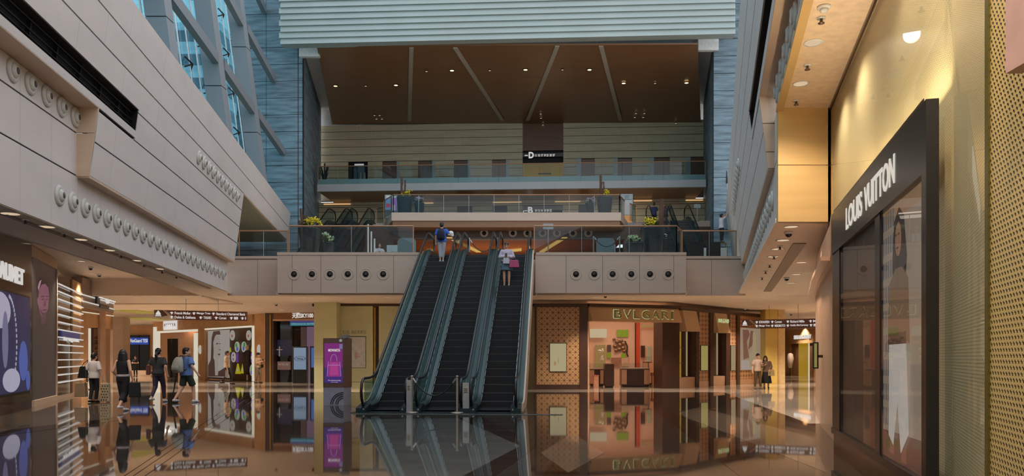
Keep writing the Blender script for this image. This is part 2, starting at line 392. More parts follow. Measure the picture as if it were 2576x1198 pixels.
# ---------------------------------------------------------------- jet nozzles
m_noz = mat('nozzle_white', RGB(200, 194, 184), .45)
def nozzle(label, group):
    t = thing('jet_nozzle', label, 'air nozzle', (0, 0, 0), group)
    a = MB(); pr = [(.235, 0), (.235, .025), (.21, .05), (.16, .06), (.12, .045), (.10, .02)]
    a.lathe(pr, (0, 0, 0), 24); a.build('ring', m_noz, t)
    b = MB(); b.lathe([(.15, .045), (.135, .075), (.085, .11), (.07, .113), (.06, .09)], (0, 0, 0), 20); b.build('nozzle', m_noz, t)
    c = MB(); c.lathe([(.07, .06), (.066, .114), (.0, .115)], (0, 0, 0), 16); c.build('outlet', mat('outlet_grey', RGB(84, 78, 72), .6), t)
    return t
def flush_nozzle(label, group):
    t = thing('jet_nozzle', label, 'air nozzle', (0, 0, 0), group)
    a = MB(); a.lathe([(.24, 0), (.24, .012), (.215, .02), (.205, .01), (.15, .012), (.125, .03), (.12, .0)], (0, 0, 0), 28); a.build('ring', m_fascia, t)
    c = MB(); c.lathe([(.12, .0), (.12, .026), (.0, .028)], (0, 0, 0), 18); c.build('outlet', m_black, t)
    c = MB(); c.lathe([(.05, .026), (.05, .05), (.0, .052)], (-.01, -.02, 0), 12); c.build('core', m_bronze, t)
    return t
NZ = [None]; NF = [None]
def put_nozzle(p, n, label, group, s=1., flush=False):
    e = Vec(n).to_track_quat('Z', 'Y').to_euler()
    if flush:
        if NF[0] is None: NF[0] = r = flush_nozzle(label, group); r.location = p
        else: r = dup(NF[0], p, label); r['group'] = group
        r.rotation_euler = e; r.scale = (s, s, s); return
    if NZ[0] is None: NZ[0] = nozzle(label, group); r = NZ[0]; r.location = p
    else: r = dup(NZ[0], p, label); r['group'] = group
    r.rotation_euler = e; r.scale = (s, s, s)
nL = Vec((1, .146, 0)).normalized(); nLu = Vec((1, .146, -.138)).normalized()
nR = Vec((-1, .26, 0)).normalized(); nRu = Vec((-1, .26, -.12)).normalized()
for k in range(24):
    d = 17.38+.71*k
    put_nozzle(fLl(d, 5.2, .0), nL, 'round white air nozzle in the long lower row along the left wall', 'air nozzles low on the left wall')
for k in range(5):
    d = 15.27+.74*k
    put_nozzle(fLl(d, 7.2, 0), nL, 'round white air nozzle in the notch below the black slot at far left', 'air nozzles in the left notch')
for k in range(10):
    d = 27.0+.72*k
    put_nozzle(fLu(d, 8.5, 0), nLu, 'small white air nozzle high on the leaning left wall near the atrium end', 'air nozzles high on the left wall')
for k in range(22):
    d = 18.0+.78*k
    put_nozzle(fRl(d, 5.2, 0), nR, 'white air nozzle seen edge-on low along the right wall', 'air nozzles low on the right wall')
for k in range(6):
    d = 12.8+.74*k
    put_nozzle(fRl(d, 7.2, 0), nR, 'white air nozzle seen edge-on in the notch of the right wall', 'air nozzles in the right notch')
for k in range(12):
    d = 28+.8*k
    put_nozzle(fRu(d, 8.5, 0), nRu, 'white air nozzle seen edge-on high on the leaning right wall', 'air nozzles high on the right wall')

# ---------------------------------------------------------------- level-two slab, its fascia and soffit
mb = MB(); mb.mi = 0
def fas(px0, px1, d, z0, z1, joints):
    xs = [px0]+[j for j in joints if px0 < j < px1]+[px1]
    for a, b in zip(xs, xs[1:]):
        mb.box(X(a, d)+.008, X(b, d)-.008, d, d+.25, z0, z1)
fas(697, 1060, 34.2, 4.42, 6.08, (735, 807, 897, 990)); fas(1346, 1727, 34.2, 4.42, 6.08, (1424, 1516, 1609, 1695))
fas(572, 697, 35.5, 4.42, 6.05, (648,)); fas(1727, 1876, 35.5, 4.42, 6.05, (1790,))
mb.mi = 1
for a, b, d in ((697, 1060, 34.2), (1346, 1727, 34.2), (572, 697, 35.5), (1727, 1876, 35.5)):
    mb.box(X(a, d)+.02, X(b, d)-.02, d+.02, d+.22, 4.46, 6.06)
mb.mi = 0
for a, b, d in ((697, 1055, 34.17), (1348, 1727, 34.17), (572, 697, 35.47), (1727, 1876, 35.47)):
    mb.box(X(a, d), X(b, d), d, d+.35, 6.08, L2)
for xa, xb in ((X(697, 34.2), X(697, 34.2)+.2), (X(1727, 34.2)-.2, X(1727, 34.2))): mb.box(xa, xb, 34.25, 35.6, 4.42, 6.15)
struct(mb.build('trim_13', [m_fascia, m_joint]))
mb = MB(); xl, xr = -3.95, 1.1
mb.box(-11.9, xl, 35.75, 36.6, 4.5, L2-.026); mb.box(xr, 10.2, 35.75, 36.6, 4.5, L2-.026)
mb.box(X(700, 34.5), xl, 34.45, 35.75, 4.5, L2-.02); mb.box(xr, X(1724, 34.5), 34.45, 35.75, 4.5, L2-.02)
mb.box(-34, 34, 36.6, 62, 4.5, L2-.026)
struct(mb.build('ceiling_middle', m_ceil))
for i, px in enumerate((740, 785, 830, 875, 920, 964, 1449, 1495, 1541, 1588, 1635, 1681)):
    side = 'left' if px < 1200 else 'right'
    put_nozzle(P(px, 690, 34.2), (0, -1, 0), 'round air nozzle with dark centre on the beige fascia '+side+' of the escalators', 'air nozzles on the fascia, '+side, 1.08, True)
# cove step under the fascia, low warm light
struct(MB().box(X(697, 34.6), xl, 34.5, 35.2, 4.36, 4.5).box(xr, X(1727, 34.6), 34.5, 35.2, 4.36, 4.5).build('trim_14', m_ceil))
# soffit strip under the left wall, higher ceiling over the shops
mb = MB()
mb.prism([(latL(1)-1.65, 1), (latL(1)-.02, 1), (latL(36.7)-.02, 36.7), (latL(36.7)-1.65, 36.7)], 4.5, 4.56)
mb.prism([(latL(1)-1.7, 1), (latL(1)-1.62, 1), (latL(40)-1.62, 40), (latL(40)-1.7, 40)], 4.5, 5.3)
struct(mb.build('trim_15', m_ceil))
mb = MB(); mb.prism([(-40, 1), (latL(1)-1.6, 1), (latL(42)-1.6, 42), (-40, 42)], 5.3, 5.4)
mb.box(-40, latL(42)-1.6, 41.9, 42, 4.5, 5.3)
struct(mb.build('ceiling_left', m_ceil))
struct(MB().box(-60, 60, 62, 125, 4.5, 4.7).build('ceiling_far', m_ceil))
struct(MB().box(-60, -34.05, 42, 62, 4.5, 4.7).build('ceiling_far_left', m_ceil)); struct(MB().box(34.05, 60, 36, 62, 4.5, 4.7).build('ceiling_far_right', m_ceil))
mb = MB(); mb.prism([(latL(36.5)-1.6, 36.6), (latL(36.5)-1.6, 42), (-34, 42), (-34, 41.95), (latL(36.5)-1.65, 41.9), (latL(36.5)-1.65, 36.6)], 4.45, 4.52)
struct(mb.build('trim_17', m_ceil))
# right ceiling over the walkway, raised part near the viewer with its veneered end
mb = MB()
mb.prism([(latR(16.8)-.02, 16.85), (30, 16.85), (30, 36.7), (latR(35.7)-.02, 36.7)], 4.5, 4.6)
struct(mb.build('ceiling_right', m_ceil))
mb = MB(); mb.prism([(latR(1)-.02, 1), (8.6, 1), (8.6, 16.8), (latR(16.8)-.02, 16.8)], 6.93, 7.05)
struct(mb.build('ceiling_right_raised', mat('raised_plaster', RGB(232, 206, 176), .6)))
mb = MB()
mb.box(latR(16.75), 8.6, 16.7, 16.79, 4.5, 5.70); mb.box(latR(16.75), 8.6, 16.7, 16.79, 5.715, 6.93); mb.box(latR(16.75)+.3, 8.6, 16.75, 16.9, 4.5, 6.93)
struct(mb.build('wall_veneer', m_oak))
struct(MB().prism([(latR(1)-.03, 1), (latR(1)+.12, 1), (latR(16.8)+.12, 16.79), (latR(16.8)-.03, 16.79)], 6.86, 6.92).build('trim_18', m_oak))
# enclosing walls behind the viewer and far ends
struct(MB().box(-40, 40, -9, -8.8, 0, 8.5).build('wall_rear', m_wall))
struct(MB().box(30, 30.2, -9, 125, 0, 6).build('wall_far_right', m_warm))
struct(MB().box(-60, -59.8, -9, 125, 0, 6).build('wall_far_left', m_warm))
struct(MB().box(-60, 60, 122, 122.2, 0, 6).build('wall_far', m_warm))

# ---------------------------------------------------------------- slate towers
def slab_courses(mb, fr, s0, s1, z0, z1, hz, ws, o0=-.3):
    z = z0; k = 0
    while z < z1-.05:
        zz = min(z+hz, z1); mb.mi = 0
        cuts = [s0]+[w for w in ws if s0 < w < s1]+[s1]
        for a, b in zip(cuts, cuts[1:]): fr.box(mb, a+.014, b-.014, z+.016, zz-.016, o0, 0)
        z = zz; k += 1
    mb.mi = 1; fr.box(mb, s0+.005, s1-.005, z0, z1, o0, -.03); mb.mi = 0
mb = MB()
f1 = Fr((-17.2, 48.9), (-13.0, 48.6)); slab_courses(mb, f1, 0, f1.L, L2, 32, 1.05, (1.9,))
f2 = Fr((-13.0, 48.65), (-14.75, 60.5)); slab_courses(mb, f2, 0, f2.L, L2, 32, 1.05, (3, 6, 9))
struct(mb.build('wall_tower_left', [m_slate, m_joint]))
mb = MB()
f1 = Fr((12.2, 47.4), (17, 47.1)); slab_courses(mb, f1, 0, f1.L, L2, 32, 1.05, ())
f2 = Fr((14.55, 59.6), (12.2, 47.45)); slab_courses(mb, f2, 0, f2.L, L2, 32, 1.05, (4, 8))
struct(mb.build('wall_tower_right', [m_slate, m_joint]))

# ---------------------------------------------------------------- back wall in limestone courses, with recesses
def course_wall(name, D, px0, px1, z0, z1, hz, holes, depth=.3):
    a, b = BP(px0, 500, D), BP(px1, 500, D); fr = Fr((a.x, a.y), (b.x, b.y)); mb = MB(); z = z0; k = 0
    brk = sorted({h[3] for h in holes})
    while z < z1-.02:
        zz = min([z0+(int((z-z0)/hz+1e-4)+1)*hz, z1]+[b_ for b_ in brk if b_ > z+.01]); segs = [(0, fr.L)]
        for (h0, h1, y0, y1) in holes:
            if zz > y0+.02 and z < y1-.02:
                ns = []
                for s0, s1 in segs:
                    if h1 <= s0 or h0 >= s1: ns.append((s0, s1))
                    else:
                        if h0 > s0: ns.append((s0, h0))
                        if h1 < s1: ns.append((h1, s1))
                segs = ns
        for s0, s1 in segs:
            w = (k*.7) % 1.9; cuts = [s0]
            while w < s1:
                if w > s0+.1: cuts.append(w)
                w += 1.9
            cuts.append(s1)
            mb.mi = 0
            for p, q in zip(cuts, cuts[1:]):
                if q-p > .03: fr.box(mb, p+.003, q-.003, z+(.035 if zz-z > .1 else .005), zz, -.12, 0)
            mb.mi = 1; fr.box(mb, s0, s1, z, zz, -depth, -.04)
        z = zz; k += 1
    return fr, mb
D4 = 60.; a4, b4 = BP(800, 500, D4), BP(1776, 500, D4); fr4 = Fr((a4.x, a4.y), (b4.x, b4.y))
def s4(px): return fr4.sx(px)
z4 = lambda py: Z(py, 60)
door_px = [(876, 925), (962, 998), (1052, 1087), (1142, 1177), (1238, 1273), (1462, 1496), (1554, 1590), (1645, 1685), (1737, 1775)]
holes = [(s4(a), s4(b), L4, z4(402)) for a, b in door_px]+[(s4(1315), s4(1417), L4, z4(308))]
fr4, mb = course_wall('w', D4, 800, 1776, L4, 19.6, .595, holes)
struct(mb.build('wall_back_upper', [m_lime, m_joint]))
m_port = mat('portal_brown', RGB(112, 78, 54), .35, noise=(1.5, .1, (.3, .3, 4)))
m_jamb = mat('pale_jamb', RGB(160, 172, 168), .4)
for i, (a, b) in enumerate(door_px):
    t = thing('portal' if i else 'doorway', '', 'doorway')
    t.location = fr4.at((s4(a)+s4(b))/2, L4, 0); zt = z4(402)
    del t['label'], t['category']
    t.name = 'door_%d' % (i+1); struct(t)
    m = MB()
    if i:
        fr4.box(m, s4(a), s4(b), L4, zt, -.3, -.1).build('leaf', m_port, t)
        m = MB(); j = s4(b) if i < 5 else s4(a)-.35
        fr4.box(m, j, j+.22 if i < 5 else j+.35, L4, zt, -.05, .04).build('jamb', m_jamb, t)
    else:
        fr4.box(m, s4(a), s4(b), L4, zt, -.35, -.3).build('dark_opening', m_black, t)
        m = MB(); fr4.box(m, s4(892), s4(915), z4(413), z4(407), -.05, .03).build('exit_light', emat('exit_glow', RGB(150, 155, 160)), t)
        for p in (904, 914):
            m = MB(); fr4.box(m, s4(p), s4(p+4), L4+.05, z4(428), -.2, -.15).build('brass_pull', mat('brass', RGB(180, 140, 60), .3, .8), t)
# lift lobby portal in the middle
t = thing('lift_lobby', '', '', fr4.at(s4(1366), L4, 0)); del t['label'], t['category']; t.name = 'door_10'; struct(t)
m = MB(); fr4.box(m, s4(1315), s4(1417), z4(379), z4(308), -.3, -.08).build('header', m_port, t)
m = MB(); fr4.box(m, s4(1315)-.1, s4(1417)+.1, z4(408), z4(370), -.6, -.31).build('dark_band', m_black, t)
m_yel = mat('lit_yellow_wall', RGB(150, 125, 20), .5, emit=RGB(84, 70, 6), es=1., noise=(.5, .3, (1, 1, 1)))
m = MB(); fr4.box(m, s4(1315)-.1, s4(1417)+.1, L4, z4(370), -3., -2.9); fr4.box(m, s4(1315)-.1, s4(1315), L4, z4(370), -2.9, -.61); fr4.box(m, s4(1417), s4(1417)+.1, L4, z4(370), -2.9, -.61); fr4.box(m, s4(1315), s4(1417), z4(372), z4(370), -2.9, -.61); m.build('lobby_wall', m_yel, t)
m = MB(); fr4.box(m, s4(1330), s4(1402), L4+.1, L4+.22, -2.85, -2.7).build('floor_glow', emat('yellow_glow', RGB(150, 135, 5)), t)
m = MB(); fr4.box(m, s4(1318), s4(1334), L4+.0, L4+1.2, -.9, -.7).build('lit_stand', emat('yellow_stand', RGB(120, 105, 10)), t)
m = MB(); fr4.box(m, s4(1352), s4(1386), z4(418), z4(415), -2.9, -2.8); fr4.box(m, s4(1356), s4(1384), z4(437), z4(434), -2.9, -2.8); m.build('handrail_bar', m_blackmetal, t)
sg = thing('level_sign', 'grey band with large white letter D over the yellow lift lobby', 'sign', fr4.at(s4(1366), z4(399), .02))
m = MB(); fr4.box(m, s4(1315.5), s4(1416.5), z4(396), z4(387), .0, .06).build('band', mat('sign_band', RGB(70, 66, 62), .4), sg)
def px_text(name, fr, px0, px1, py0, py1, txt, off, mm, par, bold=.01, th=.02):
    m = MB(); s0, s1 = fr.sx(px0), fr.sx(px1); pm = (px0+px1)/2
    m.text(txt, fr.at(s0, fr.zy(pm, py1), off), fr.u, s1-s0, fr.zy(pm, py0)-fr.zy(pm, py1), th, bold=bold)
    return m.build(name, mm, par)
px_text('letter', fr4, 1330, 1343, 383, 399, 'D', .08, m_letter, sg, .04)
px_text('dash', fr4, 1320, 1328, 391, 393, '-', .08, m_letter, sg, .04)
px_text('floor_numbers', fr4, 1346, 1396, 388.5, 394.5, '11 15 17 19 21 25 27', .08, m_letter, sg, .03)

# level-four slab, its soffit and the lobby wall below
A, B = BP(798, 466, 54), BP(1776, 466, 54); fs4 = Fr((A.x, A.y), (B.x, B.y))
mb = MB(); fs4.box(mb, 0, fs4.L, 13.22, L4-.02, -.3, 0); struct(mb.build('trim_19', mat('slab_edge', RGB(172, 172, 172), .5, noise=(.8, .04, (1, 1, 1)))))
mb = MB(); fs4.box(mb, 0, fs4.L, 13.25, L4, -7, -.31); struct(mb.build('floor_upper', m_brown))
A, B = BP(798, 466, 58), BP(1776, 466, 58); f3 = Fr((A.x, A.y), (B.x, B.y))
s3 = f3.sx
lifts = [(1003, 1035), (1150, 1188), (1240, 1276), (1455, 1485)]
holes = [(s3(a), s3(b), L3, L3+2.35) for a, b in lifts]+[(s3(1316), s3(1416), L3, L3+2.35)]
f3, mb = course_wall('w', 58, 798, 1776, L3, 13.24, .5, holes)
struct(mb.build('wall_back_lobby', [m_lime, m_joint]))
for i, (a, b) in enumerate(lifts):
    m = MB(); f3.box(m, s3(a), s3(b), L3, L3+2.35, -.3, -.1); o = m.build('door_%d' % (i+11), mat('lift_door', RGB(34, 40, 42), .2, .7)); struct(o)
m = MB(); f3.box(m, s3(1316), s3(1416), L3, L3+2.35, -1.2, -1.1); struct(m.build('door_15', mat('lobby_dark', RGB(70, 70, 64), .4)))
sg = thing('level_sign', 'white letter B with floor numbers behind the upper landing glass', 'sign', f3.at(s3(1366), L3+.9, .02))
m = MB(); f3.box(m, s3(1316), s3(1416), L3+2.0, L3+2.3, -.1, .05).build('band', mat('sign_band2', RGB(120, 118, 112), .4), sg)
px_text('letter', f3, 1328, 1341, 521, 537, 'B', .06, m_letter, sg, .04)
px_text('dash', f3, 1319, 1327, 530, 532, '-', .06, m_letter, sg, .04)
px_text('floor_numbers', f3, 1346, 1388, 527, 533, '10 12 16 18 20 22', .06, m_letter, sg, .03)
m_cove = emat('cove_strip', RGB(214, 170, 120), 1.)
for a, b in ((815, 882), (1050, 1090), (1240, 1312), (1396, 1460), (1594, 1640), (1725, 1768)):
    m = MB(); f3.box(m, s3(a), s3(b), 13.08, 13.14, .0, .08); o = m.build('cove_light', m_cove)
    tag(o, 'thin warm light strip under the lobby ceiling '+{815: 'at far left, above the left side escalators', 1050: 'behind the left landing planters', 1240: 'just left of the letter B', 1396: 'just right of the letter B', 1594: 'beside the right map board', 1725: 'next to the right slate tower'}[a], 'light strip', 'cove lights over the lobby wall')
lamp('lobby_light', 'AREA', BP(1080, 495, 57)+Vec((0, -1.5, 0)), 60, WARM, size=6, sy=.4); lamp('lobby_light', 'AREA', BP(1500, 495, 57)+Vec((0, -1.5, 0)), 60, WARM, size=6, sy=.4)

# landing at level three
mb = MB(); a, b = P(985, 534, 48), P(1562, 534, 48)
mb.prism([(a.x, 48), (b.x, 48), (X(1581, 52), 52), (X(966, 52), 52)], 10.0, L3); struct(mb.build('trim_20', m_fascia))
mb = MB(); mb.prism([(a.x+.05, 48.1), (b.x-.05, 48.1), (X(1578, 52), 52), (X(969, 52), 52)], 9.62, 10.0); struct(mb.build('trim_21', m_brown))
mb = MB(); mb.prism([(-15.2, 52.4), (14.8, 51.4), (14.8, 58), (-15.2, 58.6)], 10.0, L3)
mb.box(-15, -13.6, 51.9, 52.5, 10., L3); mb.box(X(947, 52), X(985, 52), 51.8, 52.4, 10., L3); mb.box(X(1578, 52), X(1606, 52), 51.6, 52.2, 10., L3); mb.box(X(1738, 52), X(1778, 52), 50.9, 51.5, 10, L3)
struct(mb.build('floor_lobby', m_fascia))
# bulkhead with nozzles and the glossy timber ceiling beneath the landing
mb = MB(); a, b = X(985, 49), X(1575, 49)
mb.box(a, b, 49.6, 49.9, 9.15, 9.62); mb.box(a, b, 49.3, 49.6, 9.05, 9.15); struct(mb.build('trim_22', m_wood))
for px in (1218, 1290, 1327, 1365, 1401, 1441, 1480):
    put_nozzle(P(px, 587, 49.6), (0, -1, 0), 'bronze-ringed air nozzle on the brown bulkhead under the upper landing', 'air nozzles under the landing', 1.1, True)
m_glow = mat('glossy_timber', RGB(170, 98, 56), .25, noise=(.7, .12, (.3, 3, 1)))
struct(MB().box(a, b, 49.9, 60, 9.15, 9.25).build('ceiling_timber', m_glow))
struct(MB().box(-15, 15, 59.8, 60, L2, 10).build('wall_back_lower', m_wood))
struct(MB().box(-15, a, 50.2, 50.5, L2, 10).box(b, 15, 50.2, 50.5, L2, 10).build('wall_inner_lower', m_wood))
m_strip = emat('gold_strip', RGB(196, 156, 84), 1.)
for (xa, ya, xb, yb, lb) in ((1129, 597, 1204, 634, 'left gold light strip sloping in the timber ceiling behind the climbing man'), (1421, 597, 1362, 634, 'right gold light strip in the timber ceiling behind the queue posts'), (1270, 632, 1312, 628, 'short gold light strip in the ceiling behind the woman descending')):
    p = Vec((X(xa, ZD(ya, 9.14)), ZD(ya, 9.14), 9.12)); q = Vec((X(xb, ZD(yb, 9.14)), ZD(yb, 9.14), 9.12)); w = Vec((.16, 0, 0)) if xa < 1260 or xa > 1400 else Vec((0, .5, 0))
    o = MB().prism([(p-w).xy, (p+w).xy, (q+w).xy, (q-w).xy], 9.10, 9.149).build('light_strip', m_strip)
    tag(o, lb, 'light strip', 'gold light strips under the landing')
lamp('under_landing_light', 'AREA', (-1.5, 54, 6.9), 110, WARM, size=8, sy=3, rot=(math.pi, 0, 0))
lamp('under_landing_light', 'AREA', (4, 44, 8.9), 60, WARM, size=4, sy=2)

# ---------------------------------------------------------------- sloping brown ceiling panel, louvre wall
fa, fb_, ba, bb_ = BP(797, 117, 46.5), BP(1755, 112, 46.5), BP(836, 313, 60), BP(1763, 308, 60)
mb = MB(); up = Vec((0, 0, .1))
def q4(u, v): return fa.lerp(fb_, u).lerp(ba.lerp(bb_, u), v)
def lerpq(u0, v0, u1, v1):
    return [q4(u0, v0), q4(u1, v0), q4(u1, v1), q4(u0, v1)]
mb.hexa([fa, fb_, bb_, ba], [p+up for p in (fa, fb_, bb_, ba)])
cp = thing('canopy', '', '', fa.lerp(fb_, .5)); del cp['label'], cp['category']; cp.name = 'ceiling_canopy'; struct(cp)
mb.build('panel', m_brown, cp)
m_groove = mat('grey_groove', RGB(172, 160, 140), .5)
for (xa, ya, xb, yb) in ((1035, 119, 1030, 303), (1145, 119, 1264, 302), (1402, 115, 1327, 302), (1512, 115, 1561, 303)):
    def onp(px, py):      # point of the panel seen at this pixel
        k1, k2 = (px-CX)/F, (HY-py)/F
        n = (fb_-fa).cross(ba-fa); c0 = Vec((0, 0, EYE)); dr = Vec((k1, 1, k2)); t = (fa-c0).dot(n)/dr.dot(n)
        return c0+dr*t
    p, q = onp(xa, ya), onp(xb, yb); w = Vec((.13, 0, 0)); dn = Vec((0, 0, -.06))
    MB().hexa([p-w+dn, p+w+dn, q+w+dn, q-w+dn], [p-w, p+w, q+w, q-w]).build('metal_strip', m_groove, cp)
m_dl = emat('downlight_glow', RGB(255, 236, 190), 1.6)
m_dl2 = emat('dim_downlight', RGB(200, 190, 170), 1.)
for i, (px, py, big) in enumerate(((844, 215, 1), (920, 215, 0), (996, 213, 1), (1073, 178, 0), (1137, 176, 1), (1232, 176, 0), (1322, 174, 1), (1415, 174, 0), (1483, 174, 1), (1569, 208, 1), (1648, 208, 0), (1727, 207, 1),
        (942, 289, 0), (955, 289, 0), (947, 298, 0), (961, 298, 0), (1600, 284, 0), (1621, 284, 0), (1597, 294, 0), (1618, 294, 0), (1360, 285, 0), (1361, 296, 0), (1366, 313, 0), (898, 314, 0), (1700, 309, 0))):
    p = onp(px, py); r = .13 if big else .07
    t = thing('downlight', ('bright round downlight' if big else 'small dim downlight')+' in the brown canopy ceiling', 'downlight', p, ('bright' if big else 'dim')+' downlights in the brown canopy')
    m = MB(); m.cyl(p+Vec((0, 0, -.05)), p+Vec((0, 0, .0)), r, r*1.1, 14); m.build('lens', m_dl if big else m_dl2, t)
    m = MB(); m.lathe([(r*1.1, -.055), (r*1.35, -.04), (r*1.35, 0), (r*1.12, 0)], p, 14, False); m.build('trim_ring', m_bronze, t)
# light grey linings above and beside the canopy
mb = MB(); a, b = BP(752, 140, 48.3), BP(1806, 140, 47.9)
mb.prism([(a.x-.4, a.y), (b.x+.4, b.y), (15.4, 61), (-15.6, 61.6)], 20.9, 21.1); mb.prism([(-15.5, 61.0), (15.5, 60.2), (15.5, 60.6), (-15.5, 61.4)], 18, 21)
struct(mb.build('ceiling_back', m_white))
mb = MB(); mb.prism([(X(806, 47.4), 47.6), (X(1744, 46.7), 46.9), (X(1744, 46.7), 47.2), (X(806, 47.4), 47.9)], 20.42, 20.9); struct(mb.build('trim_23', mat('grey_beam', RGB(96, 108, 114), .5)))
for q, (pa_, pb_, dd_) in enumerate(((752, 803, 48.2), (1757, 1808, 47.2))): struct(MB().box(X(pa_, dd_), X(pb_, dd_), dd_, dd_+.3, 20.15, 20.9).build('trim_%d' % (30+q), m_white))
A, B = BP(707, 60, 46), BP(1849, 60, 46); fl = Fr((A.x, A.y), (B.x, B.y))
mb = MB(); z = 20.28; k = 0
while z < 26:
    q0 = -(.14 if k % 2 else 0); b0 = [fl.at(-.0+q0*.6, z, .0), fl.at(fl.L, z, .0), fl.at(fl.L, z, .14), fl.at(q0*.6, z, .14)]
    t0 = [fl.at(q0*.6-.02, z+.37, .0), fl.at(fl.L, z+.37, .0), fl.at(fl.L, z+.37, .03), fl.at(q0*.6-.02, z+.37, .03)]
    mb.mi = 0; mb.hexa(b0, t0); z += .365; k += 1
mb.mi = 1
for s in range(1, 8): fl.box(mb, fl.L*s/8, fl.L*s/8+.012, 20.3, 26, -.05, .02)
mb.mi = 0; fl.box(mb, 0, fl.L, 20.3, 26, -.6, -.02)
struct(mb.build('wall_louvre', [m_louver, m_joint]))

# ---------------------------------------------------------------- left curtain wall
FIN = [(27.0, -12.22, 13.9), (33.8, -13.26, 17.0), (40.7, -14.4, 20.2), (47.3, -15.3, 22.6)]
def finx(i, z): d, x, zz = FIN[i]; return x-.13*(z-zz)
cw = thing('curtain_wall', '', ''); del cw['label'], cw['category']; cw.name = 'window_1'; cw.location = (-13.5, 36, 9.5); struct(cw)
for i, (d, x, zz) in enumerate(FIN[:3]):
    m = MB(); z0, z1 = 10.3, 27
    for za, zb in ((z0, 13.2), (13.24, 17.6), (17.64, 22), (22.04, z1)):
        p, q = finx(i, za), finx(i, zb); w = .36
        m.hexa([(p-w, d-.35, za), (p+w, d-.35, za), (p+w+.02, d+.25, za), (p-w, d+.25, za)], [(q-w, d-.35, zb), (q+w, d-.35, zb), (q+w+.02, d+.25, zb), (q-w, d+.25, zb)])
    m.build('inclined_fin', m_fin, cw)
for zr in (14.4, 18.9, 23.2):
    for i in range(-1, 3):
        if i == -1: d0, x0 = 15.0, finx(0, zr)+1.2
        else: d0, x0 = FIN[i][0]+.4, finx(i, zr)+.25
        j = i+1
        if j < 3: d1, x1 = FIN[j][0]-.3, finx(j, zr)+.25
        else: d1, x1 = 48.6, finx(3, zr)-.0
        m = MB(); m.hexa([(x0-.14, d0, zr-.22), (x0+.14, d0, zr-.22), (x1+.14, d1, zr-.22), (x1-.14, d1, zr-.22)], [(x0-.14, d0, zr+.22), (x0+.14, d0, zr+.22), (x1+.14, d1, zr+.22), (x1-.14, d1, zr+.22)])
        m.build('rail', m_fin, cw)
def gx(d, z): return -12.9-.152*(d-27)-.13*(z-13.9)
m = MB(); m.add([(gx(5, 9.3), 5, 9.3), (gx(49, 9.3), 49, 9.3), (gx(49, 27), 49, 27), (gx(5, 27), 5, 27)], [(0, 1, 2, 3)]); m.build('glazing', m_glsky, cw)
d = 20.; k = 0
while d < 48.5:
    m = MB(); m.cyl((gx(d, 9.3)+.12, d, 9.3), (gx(d, 27)+.12, d, 27), .035, n=6); m.build('mullion_rod', m_white, cw)
    if k % 2 == 0:
        m = MB()
        for z in (11.2, 12.6, 14.2, 16.4, 18.6, 20.8, 23):
            c = Vec((gx(d, z)+.12, d, z))
            for q in ((0, .3, .22), (0, -.3, .22), (0, .3, -.22), (0, -.3, -.22)): m.cyl(c+Vec((.12, 0, 0)), c+Vec(q)-Vec((.1, 0, 0)), .035, n=6)
        m.build('spider_bracket', m_blackmetal, cw)
    d += 1.7; k += 1
m_tw = mat('tower_facade', RGB(190, 205, 215), .4, noise=(.2, .2, (1, 1, 4)))
m_tw2 = mat('tower_windows', RGB(90, 110, 125), .2)
for (x, y, w, dp, h, lb) in ((-45, 112, 11, 12, 47, 'pale tower block seen between the inclined fins of the glass wall'), (-55, 116, 7, 8, 40, 'narrow pale tower block beyond the leftmost part of the glass wall')):
    t = thing('tower_block', lb, 'building', (x, y, 0), 'buildings outside the glass wall')
    MB().box(x-w/2, x+w/2, y-dp/2, y+dp/2, 4.72, h).build('walls', m_tw, t)
    m = MB(); z = 6
    while z < h-2: m.box(x-w/2-.05, x+w/2+.05, y-dp/2-.05, y+dp/2+.05, z, z+1.5); z += 3.2
    m.build('window_bands', m_tw2, t)
# corridor seen through the slot at the end of the left wall
m_ol = mat('olive_plaster', RGB(140, 134, 108), .6)
struct(MB().prism([(-20, 34.8), (latLU(34.8, 8.8)-.1, 34.8), (latLU(48.4, 8.8)-.1, 48.4), (-20, 48.4)], 8.75, 8.84).build('ceiling_corridor', m_ol))
struct(MB().box(-20.2, -20, 34.8, 49, L2, 8.8).box(-20, -13.2, 48.9, 49, L2, 8.8).build('wall_corridor', mat('corridor_dark', RGB(96, 102, 98), .5)))
